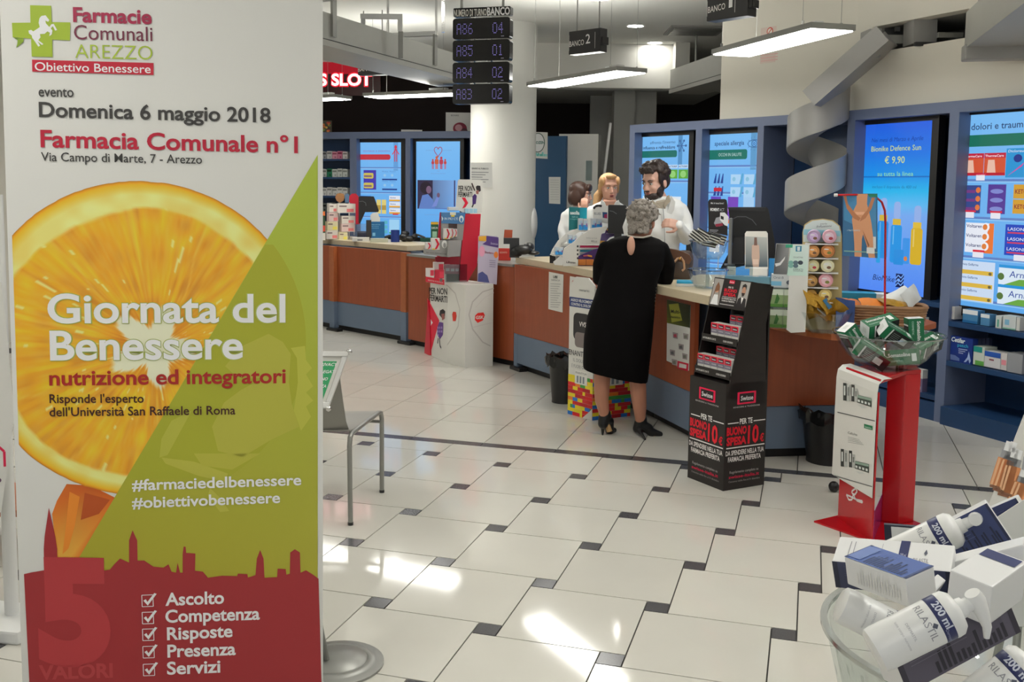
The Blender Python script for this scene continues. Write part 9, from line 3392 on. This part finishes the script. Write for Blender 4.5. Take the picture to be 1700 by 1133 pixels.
# pump bottles
def pump_bottle(label, base, top, Y0, Y1, r, spin=0.0, grp='white pump bottles in the foreground bowl'):
 A, B = at_y(*base, Y0), at_y(*top, Y1)
 t = thing('pump_bottle', label, 'bottle', tuple(A), 0, grp)
 d = (B - A)
 L = d.length
 z = d.normalized()
 x = Vector((1,0,0)).cross(z).cross(z)
 x = (CAM - A) - z * (CAM - A).dot(z)          # local -y faces the camera
 y = -x.normalized()
 xx = y.cross(z)
 M = Matrix(((xx.x, y.x, z.x, A.x), (xx.y, y.y, z.y, A.y), (xx.z, y.z, z.z, A.z),(0,0,0,1)))
 t.matrix_world = M
 MW[t] = M
 h = L
 b = t
 MB().lathe([(0,0), (r * 0.8,0.0), (r * 0.96, r * 0.12), (r, r * 0.4), (r, h * 0.66), (r * 0.98, h * 0.70)], 36).build('bottle', mat('bottle_white', (232,232,230), 0.3, noise=0.01), b, smooth=True)
 MB().lathe([(r * 1.005, h * 0.665), (r * 1.012, h * 0.668), (r * 1.012, h * 0.775), (r * 1.005, h * 0.78)], 36).build('navy_band', mat('navy_band', (34,42,92), 0.35), b, smooth=True)
 MB().lathe([(r * 1.02, h * 0.778), (r * 1.03, h * 0.80), (r * 1.0, h * 0.86), (r * 0.8, h * 0.91), (r * 0.45, h * 0.93), (r * 0.42, h * 0.99),(0, h * 1.0)], 36).build('collar', 'bottle_white', b, smooth=True)
 cs, sn = math.cos(spin), math.sin(spin)
 MB().tube([(0,0, h * 0.98),(0,0, h * 1.09)], [r * 0.34, r * 0.30], 16).build('pump_neck', 'bottle_white', b, smooth=True)
 z_ = h * 1.115
 pts = [(-cs * r * 0.40,-sn * r * 0.40, z_),(0,0, z_ + r * 0.02), (cs * r * 0.7, sn * r * 0.7, z_ + r * 0.02), (cs * r * 1.4, sn * r * 1.4, z_ - r * 0.06), (cs * r * 1.85, sn * r * 1.85, z_ - r * 0.28)]
 MB().tube(pts, [r * 0.34, r * 0.42, r * 0.30, r * 0.20, r * 0.13], 16).build('pump_head', 'bottle_white', b, smooth=True)
 # print wrapped on the camera side
 P = Print(Frame((0,0,0),(1,0,0),(0,0,1)))
 P.v, P.f, P.c = [], [], []

 def wrap(txt, z0, cap, ang0, rr, col, bold=0.0, axial=False, width=None):
  v, f, x0, x1 = glyphs(txt, bold, 2)
  k = len(P.v)
  s_ = cap / CAPH
  W_ = (x1 - x0) * s_
  for (gx, gy) in v:
   if axial:
    zz = z0 + (gx - x0) * s_
    an = ang0 + gy * s_ / rr
   else:
    an = ang0 + ((gx - (x0 + x1) / 2) * s_) / rr
    zz = z0 + gy * s_
   P.v.append((rr * math.cos(an), rr * math.sin(an), zz))
  c = S(*col)
  for q in f:
   P.f.append(tuple(i + k for i in q))
   P.c.append([c] * len(q))
 c0 = -math.pi / 2
 wrap('200 ml', h * 0.70, r * 0.34, c0 - 0.1, r * 1.02,(206,210,224), 0.03)
 wrap('Dermastil', h * 0.685, r * 0.14, c0 + 0.9, r * 1.02,(150,156,186), 0.0)
 wrap('RILASTIL', h * 0.53, r * 0.34, c0 - 0.1, r * 1.008,(150,150,156), 0.0)
 wrap('latte corpo nutriente', h * 0.30, r * 0.12, c0, r * 1.008,(190,190,192), 0.0)
 wrap('DERMASTIL', h * 0.38, r * 0.12, c0, r * 1.008,(180,180,184), 0.0)
 k = len(P.v)
 for da, dz in ((0,-0.10),(0.14,0),(0,0.10),(-0.14,0)):
  P.v.append((r * 1.01 * math.cos(c0 + 0.2 + da), r * 1.01 * math.sin(c0 + 0.2 + da), h * 0.62 + dz * r * 1.4))
 P.f.append((k, k + 1, k + 2, k + 3))
 P.c.append([S(80,84,100)] * 4)
 me = bpy.data.meshes.new('bottle_print')
 me.from_pydata(P.v, [], P.f)
 at = me.color_attributes.new('Col', 'FLOAT_COLOR', 'CORNER')
 fl_ = np.ones((len(me.loops), 4), np.float32)
 fl_[:, :3] = np.array([c for q in P.c for c in q], np.float32)
 at.data.foreach_set('color', fl_.ravel())
 link_mesh('bottle_print', me, 'print', b)
 return t


pump_bottle('white pump bottle lying across the front of the foreground bowl', n7(430,950), n7(985,675), 1.02,1.02,0.0240, spin=0.6)
pump_bottle('white pump bottle leaning at the back of the foreground bowl', n7(480,420), n7(985,180), 1.34,1.31,0.0240, spin=1.7)
pump_bottle('white bottle lying under the left cartons, seen through the bowl', n7(230,660), n7(680,880), 1.16,1.14,0.0225, spin=0.0)
pump_bottle('blurred white pump bottle at the bottom right picture corner', n7(980,1330), n7(1420,980), 1.0,1.0,0.0245, spin=-0.6)
# leaflets behind
t = thing('leaflet', 'large pale leaflet behind the navy cartons at the right edge', 'leaflet', tuple(at_y(*n7(1150,220), 1.5)))
f2 = facing(1.37,1660,0.1)
card('sheet', f2, [n7(960,330), n7(1000,260), n7(1350,30), n7(1460,60), n7(1460,800), n7(1000,800)], 0.002, 'paper', t)
t = thing('small_frame', 'dark framed white card standing behind the back pump bottle', 'card', tuple(at_y(*n7(560,250), 1.45)))
f2 = facing(1.46,1490,0.0)
_, f3 = card('frame', f2, [n7(498,186), n7(800,208), n7(800,470), n7(515,470)], 0.008, mat('frame_navy', (36,40,60), 0.4), t)
P = Print(f3)
P.polyp([n7(540,196), n7(790,216), n7(790,460), n7(560,460)], (206,206,206), 1)
P.build('card_print', t)

# --- tilted tester board at the right edge
tbd = thing('tester_board', 'tilted white board printed with orange pump bottles at the right picture edge', 'display board', tuple(at_z(1720,900,0).xy) + (0,))
f2 = facing(2.9,1680,0.0)
_, f3 = card('board', f2, [(1640,843),(1700,690),(1760,540),(1900,560),(1800,880),(1653,872)], 0.02, 'white_card', tbd)
P = Print(f3)


def m6(x, y):
 return (1580 + x / 3.777,600 + y / 3.777)


for (xa, ya, xb, yb_, w_) in ((330,610,275,780,18),(355,620,295,800,20),(372,655,325,830,22),(395,660,345,825,18),(430,760,385,880,20),(455,770,405,890,20)):
 u0, v0 = f3.uv(*m6(xa, ya))
 u1, v1 = f3.uv(*m6(xb, yb_))
 P.line([(u0, v0), (u1, v1)], 0.034,(206,138,92), 1)
 P.line([(u0, v0), (u0 + (u0 - u1) * 0.28, v0 + (v0 - v1) * 0.28)], 0.026,(140,140,142), 1)
 P.line([(u0 + (u0 - u1) * 0.28, v0 + (v0 - v1) * 0.28), (u0 + (u0 - u1) * 0.62, v0 + (v0 - v1) * 0.62)], 0.018,(222,222,222), 2)
 P.line([(u1, v1), (u1 - (u0 - u1) * 0.1, v1 - (v0 - v1) * 0.1)], 0.03,(130,90,70), 2)
 P.line([(u0 - 0.012, v0), (u1 - 0.012, v1)], 0.006,(226,168,128), 2)
P.linep([(1641,842),(1652,868)], 0.02,(54,54,58), 1)
P.polyp([m6(450,600), m6(500,560), m6(500,760), m6(430,740)], (150,152,156), 1)
P.build('board_print', tbd)
q0 = f2.pt(*f2.uv(1720,800), -0.03)
MB().tube([q0,(q0.x + 0.02, q0.y + 0.25,0.0)], 0.012,8).build('leg', 'grey_metal', tbd, world=True)
MB().tube([q0 + Vector((0.15,0,0.1)), (q0.x + 0.2, q0.y - 0.05,0.0)], 0.012,8).build('leg', 'grey_metal', tbd, world=True)
MB().tube([q0 + Vector((-0.02,0,0.0)), (q0.x - 0.02, q0.y + 0.02,0.0)], 0.012,8).build('leg', 'grey_metal', tbd, world=True)

# ================================================================== prints belong to the part they are printed on
last = {}
for o in list(COL.objects):
 if o.type != 'MESH' or o.parent is None or o.parent.type != 'EMPTY':
  continue
 nm = o.name.split('.')[0]
 if nm.endswith(('_print', '_lettering', 'screen_image', 'printed_artwork', 'vent_line', 'stripe')) or nm == 'iris':
  host = last.get(o.parent)
  if host is not None:
   o.parent = host
 else:
  last[o.parent] = o
